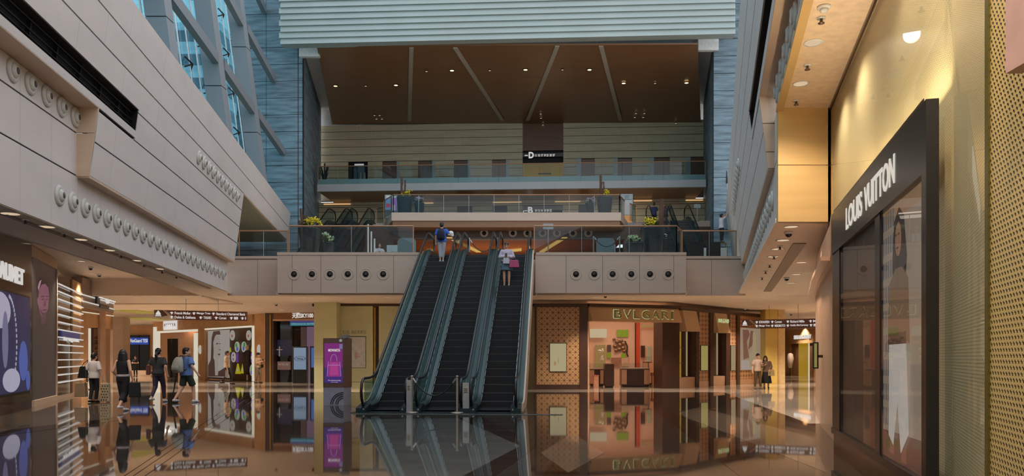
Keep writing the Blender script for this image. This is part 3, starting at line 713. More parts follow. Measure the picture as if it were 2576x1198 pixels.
# ================================================================== ESCALATORS
E0 = Vec((-2.14, 22.75, 0))
def escalator(label, org, uc, rise, run, z0, fl0, fl1, side_right=False, side_left=False, group='escalators', nsteps=None, W=.8):
    base = org+RX*uc+Vec((0, 0, z0))
    root = thing('escalator', label, 'escalator', base, group)
    v1 = fl0; v2 = fl0+run; vend = v2+fl1; sl_ = rise/run
    def zn(v):
        e = .5
        def ramp(x): return 0 if x < -e else (x if x > e else (x+e)**2/(4*e))
        return sl_*(ramp(v-v1)-ramp(v-v2))
    def E(u, v, z): return base+RX*u+AX*v+Vec((0, 0, z))
    vs = []; v = 0.
    while v < vend: vs.append(v); v += .12 if (abs(v-v1) < .6 or abs(v-v2) < .6) else .45
    vs.append(vend)
    def swp(mb, va, vb, u0, u1, f0, f1, clampfl=False, slant=0.):
        pts = [va]+[v for v in vs if va+.02 < v < vb-.02]+[vb]; k = len(pts); V = []
        for v in pts:
            zb, zt = zn(v)+f0, zn(v)+f1
            if clampfl: zb = max(zb, .01)
            V += [E(u0, v, zb), E(u1, v, zb), E(u1, v, zt+slant), E(u0, v, zt)]
        Fc = []
        for i in range(k-1):
            a = 4*i; b = a+4
            for j in range(4): Fc.append((a+j, a+(j+1) % 4, b+(j+1) % 4, b+j))
        Fc += [(3, 2, 1, 0), (4*k-4, 4*k-3, 4*k-2, 4*k-1)]
        mb.add(V, Fc); return mb
    # steps
    n = nsteps or int(run/.4); tr = run/n; rs = rise/n
    sm = MB(); sm.add([], [])
    def st(k):
        m = MB(); z = (k+1)*rs; va = v1+k*tr
        b = [E(-W+.3, va, z-rs-.02), E(W-.3, va, z-rs-.02), E(W-.3, va+tr+.05, z-rs-.02), E(-W+.3, va+tr+.05, z-rs-.02)]
        t = [E(-W+.3, va, z-.004), E(W-.3, va, z-.004), E(W-.3, va+tr+.05, z-.004), E(-W+.3, va+tr+.05, z-.004)]
        m.hexa(b, t); m.mi = 1
        m.hexa([E(-W+.3, va-.006, z-.022), E(W-.3, va-.006, z-.022), E(W-.3, va+.05, z-.022), E(-W+.3, va+.05, z-.022)], [E(-W+.3, va-.006, z), E(W-.3, va-.006, z), E(W-.3, va+.05, z), E(-W+.3, va+.05, z)])
        return m
    s0 = st(0).build('step', [m_step, m_nose], root)
    for k in range(1, n-1):
        c = s0.copy(); C.objects.link(c); c.location = AX*(tr*k)+Vec((0, 0, rs*k))
    for va, vb, f0, f1 in ((.3, v1+.05, -.0, .012), (v2-.05, vend, -.06, .0)): m = MB(); swp(m, va, vb, -W+.3, W-.3, f0, f1); m.build('comb_plate', mat('comb_plate', RGB(40, 40, 42), .4, .5), root)
    m = MB(); swp(m, 1.3, vend-.3, -W+.05, W-.05, -.95, -.28, True); m.build('truss', m_blackmetal, root)
    for sd in (-1, 1):
        def sw(mb, va, vb, a, b, f0, f1, slant=0.):
            if sd > 0: return swp(mb, va, vb, a, b, f0, f1, False, slant)
            return swp(mb, va, vb, -b, -a, f0, f1+slant, False, -slant)
        h = W-.3
        m = MB(); sw(m, .25, vend-.2, h-.001, h+.035, -.2, .17); m.build('skirt', m_tealdk, root)
        m = MB(); sw(m, .45, vend-.4, h+.03, h+.135, -.05, .19, .07); sw(m, .45, vend-.4, h+.165, h+.3, -.05, .245, .0); m.build('deck', m_teal, root)
        m = MB(); sw(m, .45, vend-.4, h+.134, h+.166, -.05, .225); m.build('deck_groove', m_rub, root)
        m = MB(); sw(m, .5, vend-.45, h-.0035, h+.006, .168, .182); m.build('skirt_edge', m_steel, root)
        ug = sd*(h+.15)
        m = MB(); swp(m, .3, vend-.3, ug-.006, ug+.006, .22, .93); m.build('glass_panel', m_glesc, root)
        path = [E(ug, .35, .16), E(ug, .12, .22), E(ug, -.04, .42), E(ug, -.08, .62), E(ug, -.02, .84), E(ug, .14, .96), E(ug, .34, .985)]
        path += [E(ug, v, zn(v)+.985) for v in vs if .45 < v < vend-.45]
        path += [E(ug, vend-.34, rise+.985), E(ug, vend-.14, rise+.96), E(ug, vend+.02, rise+.84), E(ug, vend+.08, rise+.62), E(ug, vend+.04, rise+.42), E(ug, vend-.12, rise+.22), E(ug, vend-.35, rise+.16)]
        m = MB(); m.tube(path, .042, 8); m.build('handrail', m_rub, root)
        for (va, vb, zf) in ((-.12, .5, 0), (vend-.5, vend+.12, rise)):
            m = MB(); q = [E(sd*h, va, 0).xy, E(sd*(h+.3), va, 0).xy, E(sd*(h+.3), vb, 0).xy, E(sd*h, vb, 0).xy]
            m.hexa([Vec((p[0], p[1], base.z+zf)) for p in q], [Vec((q[0][0], q[0][1], base.z+zf+(.13 if zf == 0 else .24))), Vec((q[1][0], q[1][1], base.z+zf+(.13 if zf == 0 else .24))), Vec((q[2][0], q[2][1], base.z+zf+(.24 if zf == 0 else .13))), Vec((q[3][0], q[3][1], base.z+zf+(.24 if zf == 0 else .13)))])
            nb = m.build('newel_base', m_tealdk, root)
            if zf == 0: nb0 = nb
        m = MB(); m.cyl(E(sd*(h+.07), -.13, .1), E(sd*(h+.07), -.11, .1), .025, n=8); m.build('switch_light', m_steel, nb0)
    if side_right or side_left:
        sd = 1 if side_right else -1; ua, ub = sd*(W+.0), sd*(W+.05)
        m = MB(); swp(m, .5, vend-1.9, min(ua, ub), max(ua, ub), -1.0, .25, True); m.build('side_cladding', m_warm, root)
    return root, zn, E
m_glesc = glass('escalator_glass', (.66, .80, .80, 1), 1.2)
ES = []
for i, (uc, lb) in enumerate(((-1.6, 'leftmost long escalator, with the man in blue shirt riding up'), (0, 'middle long escalator, roped off at its foot by two posts'), (1.6, 'rightmost long escalator, with the woman holding a pink bag riding down'))):
    ES.append(escalator(lb, E0, uc, L2, 10.3, 0, 1.55, 1.7, side_right=(i == 2), side_left=(i == 0), group='long escalators from the ground floor'))
for (pxc, lb) in ((859, 'outer short escalator on the left, leading up to the lift lobby'), (915, 'inner short escalator on the left, beside the landing with planters'), (1650, 'inner short escalator on the right, behind the yellow flower planter'), (1703, 'outer short escalator on the right, next to the slate tower')):
    p = BP(pxc, 560, 52); o = Vec((p.x, p.y, 0))-AX*(1.4+7.2+1.0)
    escalator(lb, o, 0, L3-L2, 7.2, L2, 1.4, 1.5, group='short escalators to the lift lobby', W=.72)
# landing plate and drain grating at the foot
fp = thing('floor_plate', 'dark steel landing plate across the foot of the three escalators', 'plate', E0+AX*.2)
m = MB(); q = [E0+RX*-2.5+AX*-.35, E0+RX*2.5+AX*-.35, E0+RX*2.5+AX*1.0, E0+RX*-2.5+AX*1.0]; m.prism([p.xy for p in q], .001, .012); m.build('plate', m_tealdk, fp)
gr = thing('floor_grating', 'narrow steel drain grating in the floor before the escalators', 'grating', E0+AX*-.75+RX*.4)
m = MB(); q = [E0+RX*-2.3+AX*-.85, E0+RX*3.6+AX*-.85, E0+RX*3.6+AX*-.5, E0+RX*-2.3+AX*-.5]; m.prism([p.xy for p in q], .001, .006); m.build('frame', m_tealdk, gr)
m = MB()
for k in range(98):
    a = E0+RX*(-2.27+k*.06)+AX*-.82; b = a+RX*.03; c = E0+RX*(-2.24+k*.06+.03)+AX*-.53; dd = c-RX*.03
    m.prism([a.xy, b.xy, c.xy, dd.xy], .006, .012)
m.build('bars', m_steel, gr)
# queue posts and rope
def post(px, py, lb, grp='queue posts before the middle escalator', z=0, d=None, h=1.08, m=m_steel, mm=None):
    d = d or FD(py); p = Vec((X(px, d), d, z))
    t = thing('barrier_post', lb, 'post', p, grp)
    MB().lathe([(.19, 0), (.19, .02), (.16, .035), (.03, .05)], p, 20).build('base', m, t)
    MB().cyl(p+Vec((0, 0, .04)), p+Vec((0, 0, h-.03)), .032, n=12).build('pole', m, t)
    MB().lathe([(.04, h-.05), (.04, h), (.0, h+.005)], p, 12).build('cap', m, t)
    return p
def rope(a, b, sag, lb, r=.02, n=14):
    pts = []
    for i in range(n+1):
        t = i/n; q = a.lerp(b, t); q.z -= sag*4*t*(1-t); pts.append(q)
    t = thing('rope', lb, 'rope', (a+b)/2-Vec((0, 0, sag)))
    MB().tube(pts, r, 8).build('cord', m_rub, t)
    for q_, k_ in ((a, pts[1]), (b, pts[-2])): m = MB(); m.cyl(q_, k_, .028, n=8); m.build('hook', m_steel, t)
m_post = mat('satin_post', RGB(176, 166, 150), .3, .7)
pa = post(1036, 1039, 'steel barrier post standing before the gap between left and middle escalators', m=m_post)
pb = post(1150, 1040, 'steel barrier post standing before the gap between middle and right escalators', m=m_post)
rope(pa+Vec((.03, 0, 1.0)), pb+Vec((-.03, 0, 1.0)), .5, 'black rope hanging between two posts before the middle escalator')
for (px0, px1, py0, py1, lb) in ((1023, 1034, 957, 986, 'small framed notice on the glass end beside the left barrier post'), (1165, 1179, 964, 993, 'small framed notice on the glass end beside the right barrier post')):
    t = thing('notice', lb, 'notice', P((px0+px1)/2, py1, 22.62), 'notices at the escalator foot'); d = 22.6
    MB().box(X(px0, d), X(px1, d), d, d+.012, Z(py1, d), Z(py0, d)).build('sheet', mat('notice_sheet', RGB(170, 162, 150), .5), t)
    MB().box(X(px0, d)-.01, X(px1, d)+.01, d+.012, d+.03, .02, Z(py0, d)+.01).build('holder', m_steel, t)
    m = MB()
    for k in range(3): m.box(X(px0, d)+.02, X(px1, d)-.03, d-.004, d, Z(py1, d)+.05+k*.05, Z(py1, d)+.07+k*.05)
    m.build('print', m_blackmetal, t)

# ================================================================== GLASS BALUSTRADES
def balustrade(label, pts, z0, h, step=1.6, group=None, gl=None, posts=True, foot=None, rail=None):
    pts = [Vec((p[0], p[1], z0)) for p in pts]
    t = thing('glass_balustrade', label, 'balustrade', pts[0].lerp(pts[-1], .5), group)
    for a, b in zip(pts, pts[1:]):
        L = (b-a).length; n = max(1, round(L/step)); u = (b-a)/L
        for k in range(n):
            p, q = a+u*(L*k/n+.01), a+u*(L*(k+1)/n-.01); w = Vec((u.y, -u.x, 0))*.008; up = Vec((0, 0, h-.03)); lo = Vec((0, 0, .0))
            MB().hexa([p-w+lo, q-w+lo, q+w+lo, p+w+lo], [p-w+up, q-w+up, q+w+up, p+w+up]).build('glass_panel', gl or m_glrail, t)
            if posts and k: MB().cyl(p-u*.01, p-u*.01+Vec((0, 0, h-.03)), .013, n=6).build('post', rail or m_steel, t)
            if foot:
                w2 = w*4; fz = Vec((0, 0, foot)); MB().hexa([p-w2, q-w2, q+w2, p+w2], [p-w2+fz, q-w2+fz, q+w2+fz, p+w2+fz]).build('lower_panel', m_foot, t)
        for e in (a, b): MB().box(e.x-.02, e.x+.02, e.y-.02, e.y+.02, e.z, e.z+h).build('end_post', rail or m_rail, t)
    m = MB(); m.tube([p+Vec((0, 0, h)) for p in pts], .035, 8); m.build('handrail', rail or m_rail, t)
    return t
m_foot = mat('teal_glass_band', RGB(104, 136, 136), .2, noise=(.5, .06, (1, 1, 1)))
balustrade('long glass balustrade with bronze rail on the fascia left of the escalators', [(X(728, 34.5), 34.5), (X(1040, 34.5), 34.5)], L2, 1.2, 2.2)
balustrade('long glass balustrade with bronze rail on the fascia right of the escalators', [(X(1344, 34.5), 34.5), (X(1702, 34.5), 34.5), (X(1713, 35.7), 35.7)], L2, 1.2, 2.2)
balustrade('short glass balustrade at the end of the leaning left wall', [(X(602, 35.7), 35.7), (X(724, 35.7), 35.7)], L2, 1.18, 1.4)
balustrade('short glass balustrade by the worker at the end of the right wall', [(X(1716, 35.7), 35.7), (X(1852, 35.7), 35.7)], L2, 1.18, 1.3)
balustrade('glass balustrade with steel posts along the front of the upper landing', [(X(966, 50), 50), (X(990, 48.15), 48.15), (X(1558, 48.15), 48.15), (X(1571, 50), 50)], L3, 1.12, 1.55)
A, B = BP(800, 460, 54.1), BP(1774, 460, 54.1)
balustrade('long glass balustrade before the row of doors on the top level', [(A.x, A.y), (B.x, B.y)], L4, 1.25, 1.42, foot=.34, rail=m_rail, gl=m_glrail, posts=False)
for px in (948, 1600):
    p = BP(px, 560, 52.2); q = BP(px+(18 if px < 1200 else -16), 560, 51.2)
    balustrade('short glass balustrade '+('left' if px < 1200 else 'right')+' of the upper landing by the short escalators', [(p.x-(.0), p.y), (q.x, q.y)], L3, 1.1, 1.2)

# ================================================================== PLANTERS, BANNERS, LEVEL-TWO FURNITURE
m_pot = mat('dark_glossy_pot', RGB(48, 56, 60), .22, noise=(2, .1, (1, 1, 1)))
m_soil = mat('soil', RGB(40, 30, 22), .9)
m_leaf = mat('dark_leaf', RGB(56, 84, 44), .5, noise=(9, .3, (1, 1, 1)))
def petals(name, cs, r, n, m_, par, flat=.7):
    m = MB()
    for c, rr in cs:
        for k in range(n):
            a = random.uniform(0, 6.28); b = math.acos(random.uniform(-.5, 1)); q = Vec((math.sin(b)*math.cos(a), math.sin(b)*math.sin(a), math.cos(b)))*rr
            M = Matrix.Rotation(random.uniform(0, 3), 3, 'X') @ Matrix.Rotation(random.uniform(0, 3), 3, 'Z')
            m.ell(Vec(c)+q, r*random.uniform(.7, 1.2), r*flat, r*.45, 6, 4, M)
    return m.build(name, m_, par)
m_yf = mat('yellow_flower', RGB(214, 190, 26), .6, noise=(12, .2, (1, 1, 1)))
m_pf = mat('lilac_flower', RGB(206, 180, 204), .6, noise=(12, .15, (1, 1, 1)))
m_gf = mat('pale_green_flower', RGB(186, 206, 160), .6, noise=(12, .2, (1, 1, 1)))
m_wf = mat('white_flower', RGB(228, 228, 220), .6, noise=(12, .1, (1, 1, 1)))
m_bark = mat('driftwood', RGB(92, 62, 46), .8, noise=(6, .3, (1, 1, .2)), bump=.5)
def planter(px, z, d, r0, r1, h, lb, fl=None, fr=.3, grp=None, bark=None, nfl=60, kind='flower_planter', lean=(0, 0)):
    p = Vec((X(px, d), d, z)); t = thing(kind, lb, 'planter', p, grp)
    MB().lathe([(r0*.92, 0), (r0, .02), (r1, h-.04), (r1*1.02, h), (r1*.9, h), (r1*.88, h-.08)], p, 28).build('pot', m_pot, t)
    MB().lathe([(r1*.88, h-.1), (.02, h-.05)], p, 16).build('soil', m_soil, t)
    m = MB()
    for k in range(26):
        a = random.uniform(0, 6.28); L = fr*random.uniform(.5, 1.1); b = p+Vec((.3*r1*math.cos(a), .3*r1*math.sin(a), h-.06)); q = b+Vec((math.cos(a)*L*.75, math.sin(a)*L*.75, L*.75)); md = b.lerp(q, .5)+Vec((0, 0, .06))
        m.ribbon([b, md, q], Vec((-math.sin(a), math.cos(a), .2)), .07, .006)
    m.build('leaves', m_leaf, t)
    if fl is not None:
        cs = [(p+Vec((lean[0]+random.uniform(-fr, fr)*.75, lean[1]+random.uniform(-fr, fr)*.75, h+fr*random.uniform(.25, 1.05))), fr*.32) for _ in range(9)]
        petals('blossoms', cs, .055 if fr > .32 else .05, max(4, nfl//9), fl, t)
    if bark:
        m = MB()
        for (bx, bh, br, tl) in bark:
            b = p+Vec((bx, .05, h-.1)); m.cyl(b, b+Vec((tl, 0, bh)), br, br*.8, 9); m.cyl(b+Vec((tl*.5, 0, bh*.5)), b+Vec((tl*.5+br*1.2, -.02, bh*.72)), br*.5, br*.3, 7)
        m.build('driftwood', m_bark, t)
    return t
planter(779, L2, 37, .36, .52, 1.5, 'tall dark pot of yellow orchids and bark by the left balustrade', m_yf, .42, bark=((-.32, 1.05, .07, -.12), (-.22, .75, .06, .02), (-.42, .5, .05, -.1)), lean=(.12, -.1), nfl=110)
planter(826, L2, 36.4, .2, .27, .75, 'low pot of pale green hydrangea left, beside the tall yellow planter', m_gf, .36, nfl=120)
planter(1641, L2, 37, .42, .58, 1.5, 'tall dark pot of yellow orchids and a thick log right of the escalators', m_yf, .42, bark=((.42, 1.5, .13, .03), (.75, .35, .06, .05)), lean=(-.1, -.1), nfl=120)
planter(1596, L2, 36.4, .3, .42, .72, 'low slanting pot of pale green flowers beside the tall right planter', m_gf, .32, nfl=90)
planter(1662, L2, 38.2, .2, .3, 1.2, 'pot of white orchids just behind the thick log', m_wf, .28, nfl=40)
planter(1018, L3, 48.9, .4, .5, 1.1, 'big dark pot of yellow flowers on the left end of the upper landing', m_yf, .4, bark=((-.2, 1.4, .08, 0), (-.02, 1.2, .06, .05)), lean=(.1, 0), nfl=80)
planter(1055, L3, 48.8, .24, .32, .72, 'small dark pot of lilac flowers beside the left landing pot', m_pf, .3, nfl=70)
planter(1521, L3, 48.9, .4, .5, 1.1, 'big dark pot of yellow flowers on the right end of the upper landing', m_yf, .36, bark=((-.22, 1.5, .09, -.02), (-.05, 1.1, .05, .0)), lean=(.15, 0), nfl=70)
planter(1485, L3, 48.8, .24, .32, .72, 'small dark pot of lilac flowers beside the right landing pot', m_pf, .3, nfl=70)
m_frame = mat('pale_frame', RGB(150, 160, 162), .4)
def board(name, px0, px1, z, d, py0, lb, fields, cat='board', grp=None, py1=None, th=.08, leg=True, fcol=None):
    c = Vec(((X(px0, d)+X(px1, d))/2, d, z)); t = thing(name, lb, cat, c, grp); x0, x1 = X(px0, d), X(px1, d); zt = Z(py0, d); zb = z if py1 is None else Z(py1, d)
    MB().box(x0, x1, d, d+th, zb, zt).build('panel', fcol or m_frame, t)
    for nm, (a, b, cc, dd, col, em) in fields:
        MB().box(x0+(x1-x0)*a, x0+(x1-x0)*b, d-.012, d, zb+(zt-zb)*cc, zb+(zt-zb)*dd).build(nm, emat('e_%d_%d_%d' % col, RGB(*col)) if em else mat('p_%d_%d_%d' % col, RGB(*col), .5), t)
    return t
board('display_board', 968, 984, L3, 49.9, 490, 'blue and red display board left of the upper landing', [('picture', (.1, .9, .35, .85, (100, 140, 176), 1)), ('red_shape', (.2, .85, .45, .62, (176, 66, 96), 1)), ('header', (.2, .8, .87, .96, (150, 158, 160), 1))])
board('display_board', 985, 1000, L3, 49.6, 491, 'purple display board beside the left planter of the upper landing', [('picture', (.1, .9, .3, .85, (122, 82, 156), 1)), ('white_shape', (.15, .6, .3, .55, (150, 150, 158), 1)), ('header', (.2, .8, .87, .96, (150, 158, 160), 1))])
board('map_board', 1562, 1592, L3-.5, 51.4, 488, 'tall pale map board with an orange field right of the upper landing', [('map', (.08, .92, .42, .84, (128, 134, 138), 1)), ('orange_field', (.08, .92, .2, .4, (168, 116, 60), 1)), ('grey_field', (.35, .65, .88, .97, (84, 96, 102), 1)), ('map_line', (.08, .92, .83, .85, (40, 44, 48), 1))])
def signpost(px, d, z, py0, py1, lb, w=16, two=False):
    p = Vec((X(px, d), d, z)); t = thing('sign_stand', lb, 'sign', p)
    MB().lathe([(.16, 0), (.16, .02), (.03, .03)], p, 16).build('base', m_steel, t)
    MB().cyl(p+Vec((0, 0, .02)), Vec((p.x, p.y, Z(py1, d)+.02)), .025, n=8).build('pole', m_steel, t)
    MB().box(p.x-w/2/F*d, p.x+w/2/F*d, d-.03, d+.01, Z(py1, d), Z(py0, d)).build('plate', mat('sign_plate', RGB(160, 164, 164), .5), t)
signpost(1379, 36.5, L2, 563, 577, 'stand with a white plate behind the right balustrade, beside the escalators', 26)
signpost(1754, 51.0, L3, 514, 524, 'stand with two white plates on the right side of the lift lobby', 16)
pA = post(1217, 0, 'steel queue post at the head of the middle escalator', z=L2, d=38.2, grp=None, h=1.1) if False else None
for px, d, lb in ((1181, 37.6, 'white-topped barrier post at the head of the middle escalator, left'), (1252, 37.6, 'barrier post at the head of the middle escalator, right')):
    post(px, 0, lb, 'queue posts at the head of the escalators', L2, d, 1.15)
rope(Vec((X(1183, 37.6), 37.6, L2+1.05)), Vec((X(1250, 37.6), 37.6, L2+1.05)), .55, 'black rope at the head of the middle escalator')
for px, lb in ((1493, 'left barrier post of the pair behind the right balustrade'), (1559, 'right barrier post of the pair behind the right balustrade')):
    post(px, 0, lb, 'queue posts behind the right balustrade', L2, 36.2, 1.0)
rope(Vec((X(1495, 36.2), 36.2, L2+.95)), Vec((X(1557, 36.2), 36.2, L2+.95)), .42, 'black rope between the posts behind the right balustrade')
# frosted counters and screens
m_frost = mat('frosted_teal', RGB(96, 118, 124), .3, noise=(1.5, .1, (1, 1, 1)))
for (pxa, pxb, lb) in ((1000, 1046, 'rounded frosted screen behind the left balustrade next to the escalators'), (1500, 1547, 'rounded frosted screen behind the right balustrade, below the rope')):
    d = 36.9; a, b = X(pxa, d), X(pxb, d); c = (a+b)/2; w = (b-a)/2; zt = Z(599, d)
    t = thing('frosted_screen', lb, 'screen', (c, d, L2))
    m = MB(); n = 20; pr = [(c-w, L2+.06), (c+w, L2+.06), (c+w, zt-.2)]+[(c+w-.2+.2*math.cos(x*.16), zt-.2+.2*math.sin(x*.16)) for x in range(1, 10)]+[(c-w+.2-.2*math.cos(x*.16), zt-.2+.2*math.sin(x*.16)) for x in range(9, 0, -1)]+[(c-w, zt-.2)]
    k = len(pr); m.add([(x, d, z) for x, z in pr]+[(x, d+.06, z) for x, z in pr], [tuple(range(k)), tuple(range(2*k-1, k-1, -1))]+[(i, (i+1) % k, k+(i+1) % k, k+i) for i in range(k)]); m.build('pane', m_frost, t)
    MB().box(c-w*.8, c+w*.8, d-.1, d+.16, L2, L2+.06).build('foot', m_steel, t)
def desk(px0, px1, d, zt, lb):
    t = thing('reception_desk', lb, 'desk', ((X(px0, d)+X(px1, d))/2, d+.4, L2)); x0, x1 = X(px0, d), X(px1, d)
    MB().box(x0, x1, d, d+.06, L2, zt).build('front_panel', m_wood, t); MB().box(x0-.05, x1+.05, d-.03, d+.8, zt, zt+.05).build('counter_top', m_fascia, t)
    MB().box(x0, x0+.05, d+.06, d+.75, L2, zt).build('side_panel', m_wood, t); MB().box(x1-.05, x1, d+.06, d+.75, L2, zt).build('side_panel', m_wood, t)
def monitor(px0, px1, py0, py1, d, z, lb, col=(120, 140, 146)):
    t = thing('monitor', lb, 'screen', ((X(px0, d)+X(px1, d))/2, d, z)); x0, x1 = X(px0, d), X(px1, d); zb, zt = Z(py1, d), Z(py0, d); c = (x0+x1)/2
    MB().box(x0-.02, x1+.02, d+.01, d+.05, zb-.02, zt+.02).build('casing', m_white, t)
    MB().box(x0, x1, d-.0, d+.01, zb, zt).build('display', emat('mon_%d' % col[0], RGB(*col)), t)
    MB().box(c-.04, c+.04, d+.01, d+.05, z+.02, zb).build('neck', m_steel, t); MB().box(c-.14, c+.14, d-.08, d+.14, z, z+.02).build('foot', m_steel, t)
desk(935, 1010, 39.6, Z(641, 39.6), 'low timber desk behind the left balustrade, carrying a lit monitor')
monitor(974, 1003, 618, 633, 40, Z(641, 39.6)+.05, 'lit monitor on the desk behind the left balustrade')
desk(1515, 1560, 39.6, Z(641, 39.6), 'timber desk behind the right balustrade, carrying a lit monitor')
monitor(1519, 1547, 617, 633, 40, Z(641, 39.6)+.05, 'lit monitor on the desk behind the right balustrade', (132, 146, 150))
for px, h, lb in ((926, 1.95, 'tallest'), (934, 1.6, 'middle'), (942, 1.25, 'shortest')):
    d = 38.5; p = Vec((X(px, d), d, L2)); t = thing('light_tube', lb+' of three white standing tubes behind the left balustrade', 'tube', p, 'standing tubes')
    MB().cyl(p+Vec((0, 0, .02)), p+Vec((0, 0, h)), .04, n=10).build('tube', m_white, t); MB().lathe([(.1, 0), (.1, .02), (.02, .025)], p, 12).build('foot', m_steel, t)
# metal step ladder by the right wall
lt = thing('step_ladder', 'yellow step ladder by the right wall under the worker', 'ladder', (X(1817, 43.5), 43.5, L2))
m_lad = mat('ladder_yellow', RGB(176, 160, 84), .4); xl_, xr_ = X(1804, 43.5), X(1831, 43.5); zt = Z(613, 43.5)
for sx_, tx in ((xl_, xl_+.09), (xr_, xr_-.09)):
    MB().cyl((sx_, 43.2, L2), (tx, 43.5, zt), .03, n=6).build('rail', m_lad, lt); MB().cyl((sx_, 44.0, L2), (tx, 43.56, zt), .025, n=6).build('rear_leg', m_lad, lt)
for k in range(6):
    z = L2+.3+k*.29; f = (z-L2)/(zt-L2); MB().box(xl_+.09*f, xr_-.09*f, 43.2+.3*f-.05, 43.2+.3*f+.05, z, z+.03).build('tread', m_steel, lt)
MB().box(xl_+.07, xr_-.07, 43.42, 43.64, zt, zt+.04).build('top_platform', m_lad, lt)
# office desks and chairs seen through the short balustrade at right
for px, lb in ((1748, 'dark lounge chair behind the short right balustrade, nearest its left end'), (1790, 'dark lounge chair behind the short right balustrade, nearer the worker')):
    d = 40; p = Vec((X(px, d), d, L2)); t = thing('lounge_chair', lb, 'chair', p, 'chairs behind the right balustrade')
    MB().box(p.x-.35, p.x+.35, d-.35, d+.35, L2+.35, L2+.5).build('seat', m_blackmetal, t); MB().box(p.x-.35, p.x+.35, d-.43, d-.33, L2+.4, L2+1.25).build('backrest', m_blackmetal, t)
    for a in (-.3, .3):
        for b in (-.3, .3): MB().cyl((p.x+a, d+b, L2), (p.x+a, d+b, L2+.35), .025, n=6).build('leg', m_steel, t)
cb = thing('white_cabinet', 'low white cabinet on the upper level behind the short right balustrade', 'cabinet', (X(1790, 41.5), 41.2, L2)); MB().box(X(1755, 41.5), X(1822, 41.5), 41.0, 41.5, L2, L2+1.15).build('body', m_white, cb); MB().box(X(1757, 41.5), X(1787, 41.5), 40.97, 41.0, L2+.06, L2+1.1).build('door', m_white, cb); MB().box(X(1789, 41.5), X(1820, 41.5), 40.97, 41.0, L2+.06, L2+1.1).build('door', m_white, cb)
# little plant by the left tower on the top level
t = thing('potted_plant', 'thin dark plant beside the left slate tower on the top level', 'plant', BP(816, 445, 57)); p = Vec(t.location); p.z = L4; t.location = p
MB().lathe([(.16, 0), (.2, .4), (.18, .4)], p, 14).build('pot', m_pot, t)
m = MB()
for k in range(14):
    a = random.uniform(0, 6.28); b = p+Vec((0, 0, .4)); q = b+Vec((math.cos(a)*.35, math.sin(a)*.35, 1.0+random.uniform(0, .9))); m.ribbon([b, b.lerp(q, .6)+Vec((0, 0, .2)), q], Vec((-math.sin(a), math.cos(a), 0)), .1, .006)
m.build('leaves', mat('darker_leaf', RGB(34, 44, 34), .6), t)
# ================================================================== LEFT SHOPS
m_glossbk = mat('glossy_black_panel', RGB(44, 34, 34), .12, noise=(1, .1, (1, 1, 1)))
m_orange = mat('honey_stone', RGB(206, 160, 112), .35, noise=(1.4, .14, (1, 1, 1)))
m_dkglass = mat('dark_shop_glass', RGB(24, 22, 24), .05)
m_lightbar = emat('white_light_bar', RGB(196, 190, 184), 1.)
m_lit = emat('lit_edge', RGB(206, 196, 176), 1.)
frC = Fr((-14.12, 21.6), (-15.3, 25.0))
sC = frC.sx(80)
t = thing('shopfront', 'glossy black jeweller front at far left with white letters and a big blue screen', 'shopfront', frC.at(1, 0, .1))
m = MB(); frC.box(m, -4, sC, 0, 5.28, -.6, 0); m.build('facade', m_glossbk, t)
px_text('lettering', frC, -34, 58, 660, 704, 'CHAUMET', .02, m_letter, t, .02, .05)
t = thing('video_screen', 'large screen of white jewellery on blue in the black front at far left', 'screen', frC.at(frC.sx(30), .58, .06))
s0, s1 = -2.6, frC.sx(69)
m = MB(); frC.box(m, s0-.05, s1+.05, .5, 3.5, .004, .06); m.build('casing', m_blackmetal, t)
m = MB(); frC.box(m, s0, s1, .58, 3.44, .06, .075); m.build('display', emat('screen_navy', RGB(30, 32, 66)), t)
m_sw = emat('screen_white', RGB(150, 148, 168)); m_sb = emat('screen_blue', RGB(62, 78, 142)); m_sg = emat('screen_grey', RGB(96, 96, 124))
def S_(a): return s0+(s1-s0)*a
m = MB(); m.flat(frC, ellpts(S_(.42), 2.9, 1.0, .5), .076); m.flat(frC, ellpts(S_(.2), 1.3, .8, .7), .077); m.flat(frC, ellpts(S_(.62), .95, .9, .34), .078); m.build('white_petals', m_sw, t)
m = MB(); m.flat(frC, ellpts(S_(.85), 1.5, .5, .6), .079); m.flat(frC, ellpts(S_(.95), .9, .25, .3), .08); m.build('blue_glow', m_sb, t)
m = MB()
for k in range(22):
    a = -1.2+k*.125; m.flat(frC, ellpts(S_(.55)+.9*math.cos(a), 2.0+1.35*math.sin(a), .06, .06, 8), .083)
m.build('bead_chain', m_sw, t)
m = MB(); m.flat(frC, ellpts(S_(.5), 2.1, .3, .8), .081); m.flat(frC, ellpts(S_(.3), 2.2, .2, .4), .082); m.build('grey_forms', m_sg, t)
frQ = Fr((X(80, 25.7), 25.7), (X(140, 29.5), 29.5))
t = thing('portrait_poster', 'tall dark panel with a purple-lit man\'s head beside the black front', 'poster', frQ.at(frQ.L/2, 0, .02))
m = MB(); frQ.box(m, frQ.sx(81), frQ.sx(141), 0, .18, -.4, .06); m.build('plinth', m_warm, t)
m = MB(); frQ.box(m, frQ.sx(82), frQ.sx(140), .18, 4.92, -.2, .0); m.build('panel', emat('poster_dark', RGB(40, 32, 32)), t)
hx = frQ.sx(109); m_pf1 = emat('portrait_skin', RGB(112, 70, 88)); m_pf2 = emat('portrait_shade', RGB(72, 44, 56)); m_pf3 = emat('portrait_hair', RGB(34, 24, 28))
def hp(px, py): return (frQ.sx(px), frQ.zy(px, py))
